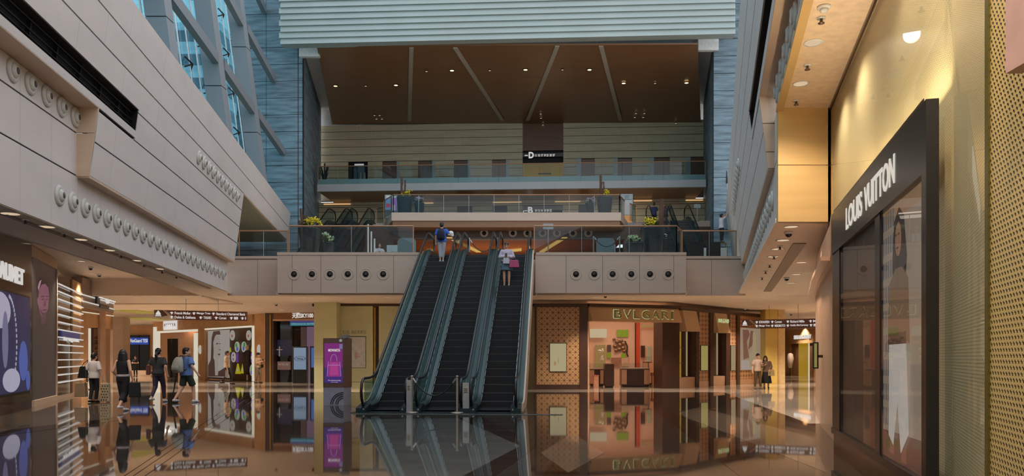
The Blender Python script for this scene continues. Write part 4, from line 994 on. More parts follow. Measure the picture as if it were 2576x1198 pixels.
m = MB(); m.flat(frQ, [hp(*q) for q in ((97, 722), (104, 710), (114, 710), (121, 722), (123, 742), (122, 762), (120, 780), (115, 794), (108, 798), (101, 790), (97, 774), (95, 750))], .002); m.flat(frQ, [hp(*q) for q in ((93, 752), (96, 750), (97, 768), (94, 764))], .002); m.build('face', m_pf1, t)
m = MB(); m.flat(frQ, [hp(*q) for q in ((101, 790), (116, 793), (115, 812), (104, 818))], -.001); m.flat(frQ, [hp(*q) for q in ((99, 776), (103, 790), (108, 797), (115, 793), (119, 780), (114, 786), (107, 787))], .007); m.build('neck_and_beard', m_pf2, t)
m = MB(); m.flat(frQ, [hp(*q) for q in ((94, 748), (93, 726), (97, 708), (106, 698), (116, 700), (122, 714), (121, 724), (113, 714), (104, 716), (98, 728), (96, 748))], .008); m.build('hair', m_pf3, t)
m = MB(); m.flat(frQ, [hp(*q) for q in ((94, 722), (98, 708), (103, 704), (99, 722), (96, 732))], .012); m.build('hair_light', emat('portrait_light', RGB(150, 112, 128)), t)
m = MB()
for q in (((102, 745), (111, 744), (111, 747), (102, 748)), ((115, 744), (121, 745), (121, 747), (115, 747)), ((104, 752), (110, 751), (110, 755), (104, 755)), ((115, 752), (120, 752), (120, 755), (115, 755)), ((112, 754), (115, 770), (109, 771)), ((106, 779), (117, 778), (116, 782), (107, 783))): m.flat(frQ, [hp(*a) for a in q], .010)
m.build('features', m_pf2, t)
m = MB(); frQ.box(m, -.1, frQ.L+.1, 4.93, 5.28, -.5, .03); frQ.box(m, frQ.sx(140)+.0, frQ.sx(140)+.1, 0, 4.93, -.5, .05); struct(m.build('trim_24', m_warm))
# light-bar shop
frG = Fr((X(141, 29.6), 29.6), (X(205, 35), 35)); frH = Fr((X(205, 35), 35), (X(284, 41), 41))
t = thing('shopfront', 'dark glass front crossed by horizontal white light bars, with a white block sign', 'shopfront', frG.at(frG.L/2, 0, .05))
m = MB(); frG.box(m, .1, frG.L, .12, 4.9, -.3, -.05); m.build('dark_glass', m_dkglass, t)
m = MB(); frG.box(m, frG.L*.62, frG.L, .12, 4.9, -.05, -.0); m.build('stone_pier', m_orange, t)
m = MB(); frG.box(m, .1, frG.L, 0, .12, -.3, .03); m.build('plinth', m_warm, t)
for k in range(14):
    z = .62+.29*k
    m = MB(); frG.box(m, .12, frG.L+.02, z, z+.045, .03, .08); m.build('light_bar', m_lightbar, t)
    if k > 11: m = MB(); frH.box(m, 0, frH.L*.98, z, z+.045, .06, .11); m.build('light_bar', m_lightbar, t)
m = MB(); frH.box(m, .0, frH.L, 3.95, 5.2, -.4, .03); m.build('curved_fascia', mat('grey_fascia', RGB(150, 130, 116), .4), t)
m = MB(); frH.box(m, frH.sx(233), frH.sx(240), 4.15, 4.95, .1, .2); frH.box(m, frH.sx(243), frH.sx(266), 4.02, 4.2, .1, .16); m.build('sign_backing', m_blackmetal, t)
px_text('block_sign', frH, 237, 277, 726, 764, 'Breguet', .22, m_letter, t, .05, .08)
m = MB(); frG.box(m, frG.sx(155), frG.sx(200), 2.35, 2.7, -.04, .02); m.build('blue_label', emat('label_blue', RGB(46, 46, 84)), t)
px_text('label_letters', frG, 158, 198, 850, 862, 'Breguet', .022, m_letter, t, .03)
frS = Fr((X(205, 38), 38), (X(284, 42), 42))
t = thing('shopfront', 'honey stone boutique front with a lit door edge and shelves of shoes, left', 'shopfront', frS.at(frS.L/2, 0, .1))
def fb(fr, par, nm, m_, px0, px1, py0, py1, o0=-.2, o1=0., z0=None, z1=None):
    m = MB(); pm = (px0+px1)/2
    fr.box(m, fr.sx(px0), fr.sx(px1), fr.zy(pm, py1) if z0 is None else z0, fr.zy(pm, py0) if z1 is None else z1, o0, o1)
    return m.build(nm, m_, par)
fb(frS, t, 'stone_wall', m_orange, 205, 222, 0, 0, -.3, 0, 0, 4.5); fb(frS, t, 'lintel', m_orange, 222, 284, 790, 826, -.3, 0, None, 4.5)
fb(frS, t, 'lit_edge', m_lit, 223, 228, 826, 960, -.2, .02, 0.05); fb(frS, t, 'dark_doorway', m_wood, 228, 246, 0, 0, -.6, -.5, 0, 3.0)
fb(frS, t, 'shelf_case', m_brown, 257, 277, 0, 0, -.5, -.4, 0, 3.1); fb(frS, t, 'side_pier', m_warm, 277, 284, 0, 0, -.3, 0, 0, 4.5)
for k in range(9): fb(frS, t, 'shelf', m_copper, 258, 276, 0, 0, -.4, -.2, .3+k*.28, .32+k*.28)
c = frS.at(frS.sx(251), 0, .1); m = MB(); m.cyl(c, c+Vec((0, 0, 4.4)), .19, n=20); m.build('round_pilaster', m_copper, t)
fb(frS, t, 'lit_cornice', m_lit, 206, 284, 789, 791, 0, .05)
m_shoe = mat('pale_shoe', RGB(190, 176, 170), .5)
for k in range(9):
    p = frS.at(frS.sx(267), .323+k*.28, -.3); sh = MB(); sh.ell(p+Vec((0, 0, .05)), .16, .1, .05, 10, 6); sh.ell(p+Vec((-.08, 0, .1)), .07, .07, .06, 8, 6)
    tag(sh.build('shoe', m_shoe), 'pale shoe on the lit shoe shelves behind the walking shoppers, shelf %s from the bottom' % ['first', 'second', 'third', 'fourth', 'fifth', 'sixth', 'seventh', 'eighth', 'ninth'][k], 'shoe', 'shoes on the shelves')
# passage with steps and a dark shop far back
mb = MB(); mb.box(X(284, 56), X(310, 56), 56, 57, 0, 4.5); struct(mb.build('wall_pier_left', m_warm))
m = MB(); fr_ = frp(300, 70, 400, 70); fr_.box(m, fr_.sx(308), fr_.sx(400), 0, 4.5, -.3, 0); struct(m.build('wall_passage', m_orange))
fr_ = frp(300, 69.9, 400, 69.9)
t = thing('shopfront', 'dark shop front with a bright blue sign at the far end of the left passage', 'shopfront', fr_.at(fr_.sx(351), 0, .1))
fb(fr_, t, 'dark_window', m_dkglass, 328, 376, 0, 0, .01, .1, 0, 3.6); fb(fr_, t, 'blue_sign', emat('blue_sign', RGB(34, 64, 150)), 328, 375, 850, 867, .1, .2)
px_text('lettering', fr_, 330, 374, 853, 862, 'VanGuard TESI', .22, m_letter, t, .02); fb(fr_, t, 'mullion', m_bronze, 350, 351.5, 0, 0, .1, .18, 0, 3.6)
st_ = thing('steps', 'low broad stone steps before the dark shop at the end of the left passage', 'steps', (X(345, 68), 67.6, 0))
for k in range(3): MB().box(X(305, 67), X(385, 67), 66.6+k*.5, 69.7, k*.16, (k+1)*.16).build('step', m_warm, st_)
m_ycove = emat('yellow_cove', RGB(136, 118, 30), 1.)
for i, (px0, px1, py, lb) in enumerate(((285, 345, 781, 'yellow cove light nearest the directory sign, above the left passage'), (305, 372, 800, 'second yellow cove light deeper over the left passage'), (310, 372, 822, 'deepest yellow cove light over the left passage, above the blue sign'))):
    d = ZD(py, 4.48); o = MB().box(X(px0, d), X(px1, d), d, d+3.4, 4.46, 4.495).build('cove_light', m_ycove); tag(o, lb, 'ceiling light', 'yellow cove lights over the passage')
# honey-stone shop
fO1 = frp(385, 64, 505, 58.6); fO2 = frp(505, 58.6, 668, 51)
t = thing('shopfront', 'curved honey stone shop front with a wide entrance, portrait poster and toy window', 'shopfront', fO2.at(.5, 0, .1))
fb(fO1, t, 'lit_edge', m_lit, 385, 394, 0, 0, -.3, 0, 0, 4.1); fb(fO1, t, 'stone_wall', m_orange, 385, 505, 790, 834, -.35, -.02, None, 4.5); fb(fO1, t, 'lit_edge', m_lit, 488, 498, 838, 948, -.3, .03, 0); fb(fO1, t, 'lit_edge', m_lit, 394, 498, 831, 836, -.2, .03)
fb(fO1, t, 'stone_pier', m_orange, 498, 505, 0, 0, -.35, 0, 0, 4.5)
fb(fO2, t, 'stone_wall', m_orange, 505, 515, 0, 0, -.35, 0, 0, 4.5); fb(fO2, t, 'stone_wall', m_orange, 515, 634, 780, 826, -.35, 0, None, 4.5); fb(fO2, t, 'stone_wall', m_orange, 640, 668, 0, 0, -.35, 0, 0, 4.5)
fb(fO2, t, 'lit_edge', m_lit, 634, 640, 820, 958, -.3, .02, .02); fb(fO2, t, 'lit_edge', m_lit, 515, 634, 823, 826.5, -.3, .02)
fb(fO1, t, 'sign_plate', m_letter, 413, 446, 807, 830, 0, .08)
px_text('sign_letters', fO1, 415, 444, 814, 822, 'V F A N X A', .085, mat('sign_grey', RGB(60, 60, 64), .5), t, 0)
fb(fO1, t, 'interior_back', mat('shop_brown', RGB(150, 104, 70), .5, emit=RGB(74, 52, 34), es=1.), 360, 540, 0, 0, -1.4, -1.3, 0, 4)  # back wall glows by itself in place of shop lighting
for (a, b) in ((418, 426), (430, 440)): fb(fO1, t, 'door_leaf', m_blackmetal, a, b, 0, 0, -.25, -.1, 0, 3.1)
for (a, b, c, dd) in ((398, 408, 850, 875), (446, 458, 845, 872), (466, 482, 843, 871), (446, 482, 885, 910)): fb(fO1, t, 'display_niche', emat('niche_glow', RGB(128, 96, 66)), a, b, c, dd, -1.3, -1.24)
fb(fO2, t, 'window_back', m_wood, 515, 634, 826, 950, -.32, -.28, .05)
t2 = thing('poster', 'black and white portrait of a face with hair pulled back in the honey stone window', 'poster', fO2.at(fO2.sx(545), fO2.zy(545, 950), -.2))
fb(fO2, t2, 'sheet', emat('poster_white', RGB(138, 132, 126)), 517, 571, 831, 950, -.2, -.17)
def op(px, py): return (fO2.sx(px), fO2.zy(px, py))
m = MB(); m.flat(fO2, [op(*q) for q in ((525, 905), (527, 850), (531, 834), (547, 832), (549, 842), (538, 842), (533, 862), (531, 900), (545, 935), (560, 925), (558, 910), (570, 935), (568, 948), (518, 948), (518, 920))], -.165, .006); m.build('hair', emat('poster_hair', RGB(60, 42, 38)), t2)
m = MB(); m.flat(fO2, [op(*q) for q in ((531, 862), (536, 845), (547, 845), (549, 870), (551, 888), (547, 903), (540, 908), (533, 896))], -.158, .004); m.flat(fO2, [op(*q) for q in ((534, 900), (545, 908), (543, 945), (536, 945))], -.158, .004); m.build('face', emat('poster_face', RGB(132, 126, 120)), t2)
m = MB()
for q in (((539, 864), (543, 863), (543, 866), (539, 867)), ((546, 864), (549, 864), (549, 866), (546, 866)), ((545, 880), (549, 879), (548, 882)), ((542, 891), (549, 890), (547, 895))): m.flat(fO2, [op(*a) for a in q], -.152, .003)
m.build('features', emat('poster_ink', RGB(48, 38, 36)), t2)
cols = {'y': emat('toy_yellow', RGB(146, 138, 20)), 'w': emat('toy_white', RGB(140, 138, 128)), 'p': emat('toy_purple', RGB(86, 44, 112)), 'g': emat('toy_green', RGB(40, 118, 52)), 'b': emat('toy_blue', RGB(62, 78, 140)), 'r': emat('toy_red', RGB(150, 60, 60))}
def toy(lb, kind, cx, cy, w, h, main, ins, cat='window decoration'):
    o = thing('window_decoration', lb, cat, fO2.at(fO2.sx(cx), fO2.zy(cx, cy+h/2), -.15), 'bright shapes in the toy window'); m = MB()
    s, z = fO2.sx(cx), fO2.zy(cx, cy); rw = (fO2.sx(cx+w/2)-fO2.sx(cx-w/2))/2; rz = fO2.zy(cx, cy-h/2)-z
    if kind == 'o': m.flat(fO2, ellpts(s, z, rw, rz, 18), -.15, .04)
    elif kind == 't': m.flat(fO2, [(s-rw, z-rz), (s+rw, z-rz), (s+rw*.15, z+rz), (s-rw*.15, z+rz)], -.15, .04)
    else: m.flat(fO2, [(s-rw, z-rz), (s+rw, z-rz), (s+rw, z+rz), (s-rw, z+rz)], -.15, .04)
    m.build('shape', cols[main], o)
    for k, (c, dx, dz, q) in enumerate(ins):
        m = MB(); m.flat(fO2, ellpts(s+rw*dx, z+rz*dz, rw*q, rz*q, 10), -.11, .01); m.build('inset', cols[c], o)
for a in (('white oval with red centre, upper left in the toy window', 'o', 580, 844, 12, 26, 'w', (('r', 0, -.1, .3),)), ('white oval with red centre, upper right in the toy window', 'o', 621, 844, 12, 26, 'w', (('r', 0, -.1, .3),)),
          ('left lollipop disc with green and blue patches in the toy window', 'o', 592, 873, 12, 27, 'w', (('g', -.2, .3, .4), ('b', .2, -.4, .4))), ('right lollipop disc with a big green patch in the toy window', 'o', 609, 873, 12, 27, 'w', (('g', .3, .4, .45), ('b', 0, -.3, .4))),
          ('tall yellow cone at the right edge of the toy window', 't', 631, 872, 8, 26, 'y', (('b', 0, -.3, .3),)), ('left yellow cone at the bottom of the toy window', 't', 594, 928, 13, 26, 'y', (('w', 0, -.2, .3),)), ('right yellow cone at the bottom of the toy window', 't', 607, 928, 13, 24, 'y', (('w', 0, -.2, .3),)),
          ('white figure eight at the left of the toy window', 'o', 583, 899, 11, 26, 'w', (('p', 0, .4, .25), ('p', 0, -.4, .25))), ('purple block in the middle of the toy window', 'r', 592, 900, 5, 24, 'p', ()), ('purple block at the right edge of the toy window', 'r', 630, 900, 6, 24, 'p', (('w', -.5, 0, .4),)),
          ('white disc with green and blue at lower right of the toy window', 'o', 629, 932, 10, 28, 'w', (('g', .2, .3, .5), ('b', -.1, -.4, .4))), ('small yellow flag behind the walking man in the toy window', 't', 575, 880, 4, 12, 'y', ())):
    toy(*a)
t = thing('shop_mannequin', 'dark dressed mannequin standing in the toy window', 'mannequin', fO2.at(fO2.sx(617), 0, -.12))
c = fO2.at(fO2.sx(617), 0, -.14); m = MB(); m.lathe([(.22, .45), (.3, 1.2), (.2, 1.5), (.28, 1.9), (.1, 2.1)], c, 12); m.build('dress', mat('dark_dress', RGB(58, 40, 34), .6), t); m = MB(); m.ell(c+Vec((0, 0, 2.3)), .13, .13, .17); m.cyl(c+Vec((0, 0, .05)), c+Vec((0, 0, .5)), .05); m.cyl(c+Vec((0, 0, 2.05)), c+Vec((0, 0, 2.2)), .05); m.build('body', m_warm, t)
for px, lb in ((505, 'oval white wall lamp between the entrance and the portrait poster'), (653, 'oval white wall lamp right of the toy window')):
    fr_ = fO2; o = MB(); o.ell(fr_.at(fr_.sx(px), fr_.zy(px, 880), .05), .14, .07, .34, 14, 10); tag(o.build('wall_lamp', emat('lamp_white', RGB(170, 162, 150))), lb, 'lamp', 'oval lamps on the honey stone front')
# observation-deck entrance
fK = frp(668, 51, 850, 50)
t = thing('shopfront', 'dark timber entrance under white lettering, left of the cream pillar', 'entrance', fK.at(fK.sx(735), 0, .1))
fb(fK, t, 'frame', m_wood, 668, 689, 0, 0, -.4, .05, 0, 4.5); fb(fK, t, 'brass_edge', mat('brass', RGB(180, 140, 60), .3, .8), 680, 683, 0, 0, .05, .1, 0, 4.4)
fb(fK, t, 'header', mat('honey_timber', RGB(150, 106, 62), .4, noise=(2, .15, (.3, .3, 8))), 689, 850, 783, 803, -.4, .05, None, 4.5); fb(fK, t, 'shelf_edge', m_copper, 689, 850, 803, 807, -.4, .15)
fb(fK, t, 'dark_glass', m_dkglass, 689, 850, 807, 960, -.5, -.4, 0.0); fb(fK, t, 'mullion', m_bronze, 727, 729, 807, 960, -.4, -.34, 0.0)
px_text('lettering', fK, 736, 789, 787, 801, '天際SKY100', .06, m_letter, t, .02, .05)
fb(fK, t, 'purple_edge', emat('band_violet', RGB(58, 56, 110)), 728, 850, 807, 812, -.38, -.1); fb(fK, t, 'cyan_banner', emat('band_cyan', RGB(40, 104, 118)), 728, 850, 812, 819, -.38, -.1)
px_text('banner_letters', fK, 732, 789, 813, 817.5, 'Welcome to sky100', -.09, emat('cyan_letters', RGB(120, 160, 165)), t, 0)
fb(fK, t, 'lilac_column', emat('lilac_glow', RGB(92, 70, 88)), 768, 788, 822, 955, -.4, -.2, 0.0)
fb(fK, t, 'tower_picture', emat('tower_pic', RGB(56, 40, 36)), 750, 764, 822, 875, -.39, -.36)
for (a, b, c_, d_) in ((695, 697, 872, 897), (688, 703, 879, 881)): fb(fK, t, 'cross_light', emat('cross_glow', RGB(128, 112, 92)), a, b, c_, d_, -.38, -.35)
fb(fK, t, 'window_sheen', emat('blue_sheen', RGB(18, 20, 40)), 690, 727, 855, 895, -.39, -.385)
fb(fK, t, 'pink_notice', emat('pink_notice', RGB(94, 66, 58)), 691, 724, 910, 931, -.38, -.35)
px_text('notice_letters', fK, 694, 720, 914, 920, 'NOTICE ABC', -.345, emat('notice_ink', RGB(130, 110, 100)), t, 0)
def kiosk_screen(px0, px1, py0, py1, pyb, d, lb, col, txt=None):
    t = thing('digital_display', lb, 'screen', (X((px0+px1)/2, d), d, 0), None); x0, x1 = X(px0, d), X(px1, d)
    MB().box(x0-.06, x1+.06, d, d+.2, .0, Z(py0, d)+.08).build('casing', m_blackmetal, t)
    MB().box(x0, x1, d-.01, d, Z(py1, d), Z(py0, d)).build('display', emat('disp_%d' % col[2], RGB(*col)), t)
    for a in (x0-.075, x1+.06): MB().box(a, a+.015, d-.01, d+.2, 0, Z(py0, d)+.08).build('edge_strip', m_steel, t)
    if txt:
        m = MB(); cx = (x0+x1)/2; cz = (Z(py1, d)+Z(py0, d))/2
        for k in range(28):
            a0 = k*2*math.pi/28; m.box(cx+.33*math.cos(a0)-.025, cx+.33*math.cos(a0)+.025, d-.016, d-.01, cz+.14*math.sin(a0)-.012, cz+.14*math.sin(a0)+.012)
        m.text(txt, (cx-.2, d-.012, cz-.07), (1, 0, 0), .4, .13, .006, bold=.02); m.build('oval_logo', mat('logo_ink', RGB(30, 36, 48), .5), t)
kiosk_screen(739, 770, 875, 930, 957, 48.5, 'standing screen with an oval logo on pale blue before the dark entrance', (104, 124, 146), 'Visa')
kiosk_screen(783, 800, 875, 925, 957, 48.2, 'standing screen half hidden by the cream pillar, blue and yellow', (48, 84, 140))
# cream pillar and wall behind the escalators
m_cream = mat('cream_panel', RGB(206, 202, 156), .35, noise=(.7, .05, (1, 1, 3)))
m = MB(); m.box(X(790, 41), X(847, 41), 41, 41.9, 0, 1.55); m.box(X(790, 41), X(847, 41), 41, 41.9, 1.56, 4.5); struct(m.build('wall_pillar_left', m_cream))
t = thing('shopfront', 'cream jeweller wall with thin grey lettering and a framed poster behind the left escalator', 'shopfront', (X(895, 42), 42.2, 0))
fD = frp(848, 42, 1005, 42)
fb(fD, t, 'lower_panel', m_cream, 848.6, 938, 0, 0, -.4, 0, 0, .28); fb(fD, t, 'upper_panel', m_cream, 848.6, 938, 0, 0, -.4, 0, .3, 4.36); fb(fD, t, 'brown_jamb', m_bronze, 939, 953, 0, 0, -.5, -.1, 0, 4.36); fb(fD, t, 'gold_edge', mat('brass', RGB(180, 140, 60), .3, .8), 940, 945, 0, 0, -.1, .0, 0, 4.3)
fb(fD, t, 'side_panel', m_cream, 953, 1005, 0, 0, -.4, 0, 0, 4.36)
px_text('lettering', fD, 863, 921, 832, 840, 'DE BEERS', .004, mat('grey_letters', RGB(128, 122, 94), .5), t, -.006, .02)
fb(fD, t, 'poster_frame', mat('frame_grey', RGB(90, 88, 84), .4), 872, 920.6, 846.5, 926, .0, .03); fb(fD, t, 'poster_sheet', mat('poster_pale', RGB(200, 198, 194), .4), 873, 919.6, 848, 925, .03, .04)
m = MB(); s_, z_ = fD.sx(896), fD.zy(896, 895); m.flat(fD, ellpts(s_, z_, .08, .2, 10), .04); m.flat(fD, ellpts(s_+.15, z_-.05, .1, .03, 10), .042); m.build('poster_motif', mat('motif_pink', RGB(190, 150, 150), .5), t)
struct(MB().box(X(1005, 43), X(1345, 43), 43, 43.4, 0, 4.36).build('wall_behind_escalators', m_cream))
struct(MB().box(X(785, 42), X(1345, 42), 42.0, 42.6, 4.36, 4.5).build('trim_25', m_wood))
# digital kiosk
d = 26.3; k = thing('digital_kiosk', 'tall brown kiosk with a magenta handbag screen left of the escalators', 'kiosk', (X(842, d), d+.2, 0))
x0, x1, xs = X(813, d), X(866, d), X(866, d)
m_kb = mat('kiosk_brown', RGB(104, 74, 60), .35)
m = MB(); m.hexa([(x0, d, .61), (x1, d, .61), (x1+.14, d+.55, .61), (x0+.1, d+.55, .61)], [(x0, d, Z(851, d)), (x1, d, Z(851, d)), (x1+.14, d+.55, Z(851, d)), (x0+.1, d+.55, Z(851, d))]); m.build('body', m_kb, k)
m = MB(); m.hexa([(x0, d+.02, 0), (x1-.02, d+.02, 0), (x1+.12, d+.55, 0), (x0+.1, d+.55, 0)], [(x0, d+.02, .61), (x1-.02, d+.02, .61), (x1+.12, d+.55, .61), (x0+.1, d+.55, .61)]); m.build('base_panel', mat('kiosk_base', RGB(150, 146, 158), .35), k)
m = MB(); q = [(X(853, d), Z(851, d)), (X(854, d), Z(846, d)), (X(859, d), Z(843, d)), (X(872, d), Z(842, d)), (X(872, d), Z(851, d))]; m.add([(a, d+.1, z) for a, z in q]+[(a, d+.45, z) for a, z in q], [(0, 1, 2, 3, 4), (9, 8, 7, 6, 5)]+[(i, (i+1) % 5, 5+(i+1) % 5, 5+i) for i in range(5)]); m.build('rounded_top', mat('kiosk_grey', RGB(120, 114, 108), .4), k)
fk = Fr((x0, d), (x1, d))
def kp(px, py): return (X(px, d)-x0, Z(py, d))
def kflat(nm, shapes, col, off):
    m = MB()
    for q in shapes: m.flat(fk, q, off, .003)
    return m.build(nm, emat('k_%d_%d_%d' % col, RGB(*col)), k)
kflat('display', [[kp(816, 964), kp(862, 964), kp(862, 864), kp(816, 864)]], (112, 26, 106), .003)
kflat('display_lower', [[kp(816, 964), kp(862, 964), kp(862, 925), kp(816, 925)]], (58, 30, 104), .007)
kflat('bag_body', [[kp(824, 948), kp(857, 948), kp(854, 910), kp(826, 910)]], (128, 40, 116), .011)
kflat('bag_glow', [[kp(830, 944), kp(851, 944), kp(850, 912), kp(831, 912)]], (156, 50, 120), .015)
m = MB(); pts = [fk.at(*(kp(840, 909)[0]+.105*math.cos(a*math.pi/12)*1.0, kp(840, 909)[1]+.23*math.sin(a*math.pi/12)), .02) for a in range(13)]; m.tube(pts, .008, 6); m.cyl(fk.at(*kp(826, 919), .02), fk.at(*kp(855, 919), .02), .01, n=6); m.cyl(fk.at(*kp(823, 947), .02), fk.at(*kp(826, 910), .02), .008, n=6); m.cyl(fk.at(*kp(858, 947), .02), fk.at(*kp(855, 910), .02), .008, n=6); m.build('bag_outline', emat('k_line', RGB(150, 120, 170)), k)
px_text('title', fk, 826, 856, 878, 885, 'MOWARTA', .012, m_letter, k, .03, .008)
px_text('caption', fk, 825, 857, 956, 959.5, 'The Homecoming', .012, m_letter, k, .0, .008); px_text('small_print', fk, 833, 850, 961, 963, 'from today', .012, m_letter, k, .0, .008)
m = MB(); m.lathe([(.045, 0), (.045, .01), (0, .012)], (0, 0, 0), 16); q = MB(); q.cyl(fk.at(*kp(857, 857), 0), fk.at(*kp(857, 857), .01), .05, n=16); q.build('round_badge', m_white, k)
kflat('corner_label', [[kp(854, 878), kp(862, 878), kp(862, 866), kp(854, 866)]], (110, 100, 140), .012)
for r_, c_ in ((.42, 0), (.36, 1), (.25, 2), (.19, 3)):
    m = MB(); pts = [fk.at(x1-x0-.03-r_*math.sin(a*math.pi/20) if True else 0, .03+(.40 if c_ < 2 else .28)*(r_/(.42 if c_ < 2 else .25))*math.cos(a*math.pi/20), .004) for a in range(11)]; m.tube(pts, .012, 6); m.build('curved_line', m_blackmetal, k)

# ================================================================== RIGHT SHOPS
m_dbrown = mat('deep_brown', RGB(70, 46, 36), .3, noise=(1.5, .12, (1, 1, 3)))
def lattice(name, base, line, cell, w=.035, star=True):
    m = bpy.data.materials.new(name); m.use_nodes = True; T = m.node_tree; b = T.nodes['Principled BSDF']; b.inputs['Roughness'].default_value = .35
    tc = T.nodes.new('ShaderNodeTexCoord'); sp = T.nodes.new('ShaderNodeSeparateXYZ'); T.links.new(tc.outputs['Object'], sp.inputs[0])
    def M(op, a, b_=None):
        n = T.nodes.new('ShaderNodeMath'); n.operation = op
        for i, q in enumerate((a, b_)):
            if q is None: continue
            if isinstance(q, (int, float)): n.inputs[i].default_value = q
            else: T.links.new(q, n.inputs[i])
        return n.outputs[0]
    u = M('FRACT', M('DIVIDE', M('ADD', sp.outputs[0], 50), cell)); v = M('FRACT', M('DIVIDE', M('ADD', sp.outputs[2], 50), cell))
    d1 = M('ABSOLUTE', M('SUBTRACT', u, v)); d2 = M('ABSOLUTE', M('SUBTRACT', M('ADD', u, v), 1))
    e = M('MINIMUM', M('MINIMUM', u, M('SUBTRACT', 1, u)), M('MINIMUM', v, M('SUBTRACT', 1, v)))
    cx = M('ABSOLUTE', M('SUBTRACT', u, .5)); cz = M('ABSOLUTE', M('SUBTRACT', v, .5))
    dot = M('SUBTRACT', M('MAXIMUM', cx, cz), .06)
    crn = M('ADD', M('MINIMUM', u, M('SUBTRACT', 1, u)), M('MINIMUM', v, M('SUBTRACT', 1, v)))
    g = M('MINIMUM', M('MINIMUM', M('MINIMUM', d1, d2), M('MULTIPLY', e, 1.6)), M('MULTIPLY', M('SUBTRACT', crn, .1), 1.)) if star else M('MINIMUM', M('ABSOLUTE', M('SUBTRACT', M('ADD', cx, cz), .33)), dot)
    f = M('LESS_THAN', g, w)
    mx_ = T.nodes.new('ShaderNodeMixRGB'); mx_.inputs[1].default_value = base; mx_.inputs[2].default_value = line
    T.links.new(f, mx_.inputs[0]); T.links.new(mx_.outputs[0], b.inputs['Base Color'])
    return m
m_lat = lattice('star_lattice', RGB(196, 152, 106), RGB(66, 44, 30), .285, .04)
m_lat2 = lattice('leaf_lattice', RGB(190, 142, 104), RGB(92, 60, 40), .24, .06, False)
m_bvh = mat('gilded_header', RGB(198, 162, 122), .4, .0, noise=(1, .05, (1, 1, 1)))
m_win = emat('window_glow', RGB(158, 146, 112), 1.); m_win2 = emat('window_glow_dim', RGB(138, 122, 92), 1.)
fB1 = frp(1345, 39.4, 1478, 39.4); fB2 = frp(1478, 39.4, 1706, 41.2); fB3 = frp(1706, 41.2, 1925, 49)
t = thing('shopfront', 'star-patterned jeweller panel in a dark frame with one small lit window, right of the escalators', 'shopfront', fB1.at(fB1.L/2, 0, .1))
fb(fB1, t, 'frame', m_dbrown, 1345, 1350, 0, 0, -.4, .06, 0, 4.3); fb(fB1, t, 'frame', m_dbrown, 1458, 1478, 0, 0, -.4, .1, 0, 4.3); fb(fB1, t, 'frame', m_dbrown, 1345, 1478, 0, 0, -.4, .08, 4.14, 4.32)
fb(fB1, t, 'base', m_dbrown, 1350, 1458, 0, 0, -.4, .05, 0, .24); fb(fB1, t, 'patterned_panel', m_lat, 1350, 1458, 0, 0, -.3, 0., .24, 4.14)
w_ = fb(fB1, t, 'window_frame', m_bronze, 1382, 1426, 863, 936, 0, .04); fb(fB1, w_, 'window_light', m_win, 1383.5, 1424.5, 864.5, 934.5, .04, .05)
m = MB(); s_, z_ = fB1.sx(1396), fB1.zy(1396, 915); m.flat(fB1, ellpts(s_, z_, .06, .1, 10), .052); m.build('jewel', m_bvh, w_)
fb(fB1, w_, 'jewel_stand', m_bronze, 1404.5, 1405, 900, 914, .05, .06)
t = thing('shopfront', 'open jeweller entrance under a gilded header with green-edged letters', 'shopfront', fB2.at(fB2.L/2, 0, .1))
m = MB(); s0, s1 = fB2.sx(1478), fB2.sx(1702); zb, zt = fB2.zy(1590, 811), 4.15
m.hexa([fB2.at(s0, zb, .55), fB2.at(s1, zb, .55), fB2.at(s1, zb, -.2), fB2.at(s0, zb, -.2)], [fB2.at(s0, zt, .2), fB2.at(s1, zt, .2), fB2.at(s1, zt, -.2), fB2.at(s0, zt, -.2)]); m.build('header', m_bvh, t)
def serif_text(name, fr, px0, px1, py0, py1, txt, off, mm, par):
    n = len(txt); s0, s1 = fr.sx(px0), fr.sx(px1); pm = (px0+px1)/2; zb, zt = fr.zy(pm, py1), fr.zy(pm, py0); ws = {'I': .3, 'L': .8}
    tot = sum(ws.get(c, 1.) for c in txt)+.28*(n-1); x = s0; un = (s1-s0)/tot
    for c in txt:
        w = ws.get(c, 1.)*un; m = MB(); m.text(c, fr.at(x, zb, off), fr.u, w, zt-zb, .04, bold=.0)
        m.build(name, mm, par); x += w+.28*un
serif_text('halo_letter', fB2, 1532, 1682, 781.5, 804.5, 'BVLGARI', .47, emat('green_halo', RGB(168, 174, 124)), t)
serif_text('letter', fB2, 1533, 1681, 783, 803, 'BVLGARI', .5, mat('letter_dark', RGB(142, 128, 86), .4), t)
fb(fB2, t, 'top_trim', m_dbrown, 1478, 1706, 0, 0, -.4, .25, 4.15, 4.32)
for (a, b) in ((1659, 1682), (1683, 1704)): fb(fB2, t, 'pillar', m_dbrown, a, b, 0, 0, -.6, .3 if a < 1680 else .2, 0, zb+.1)
fb(fB2, t, 'jamb', m_copper, 1476, 1481, 0, 0, -.5, .02, 0, 3.4)
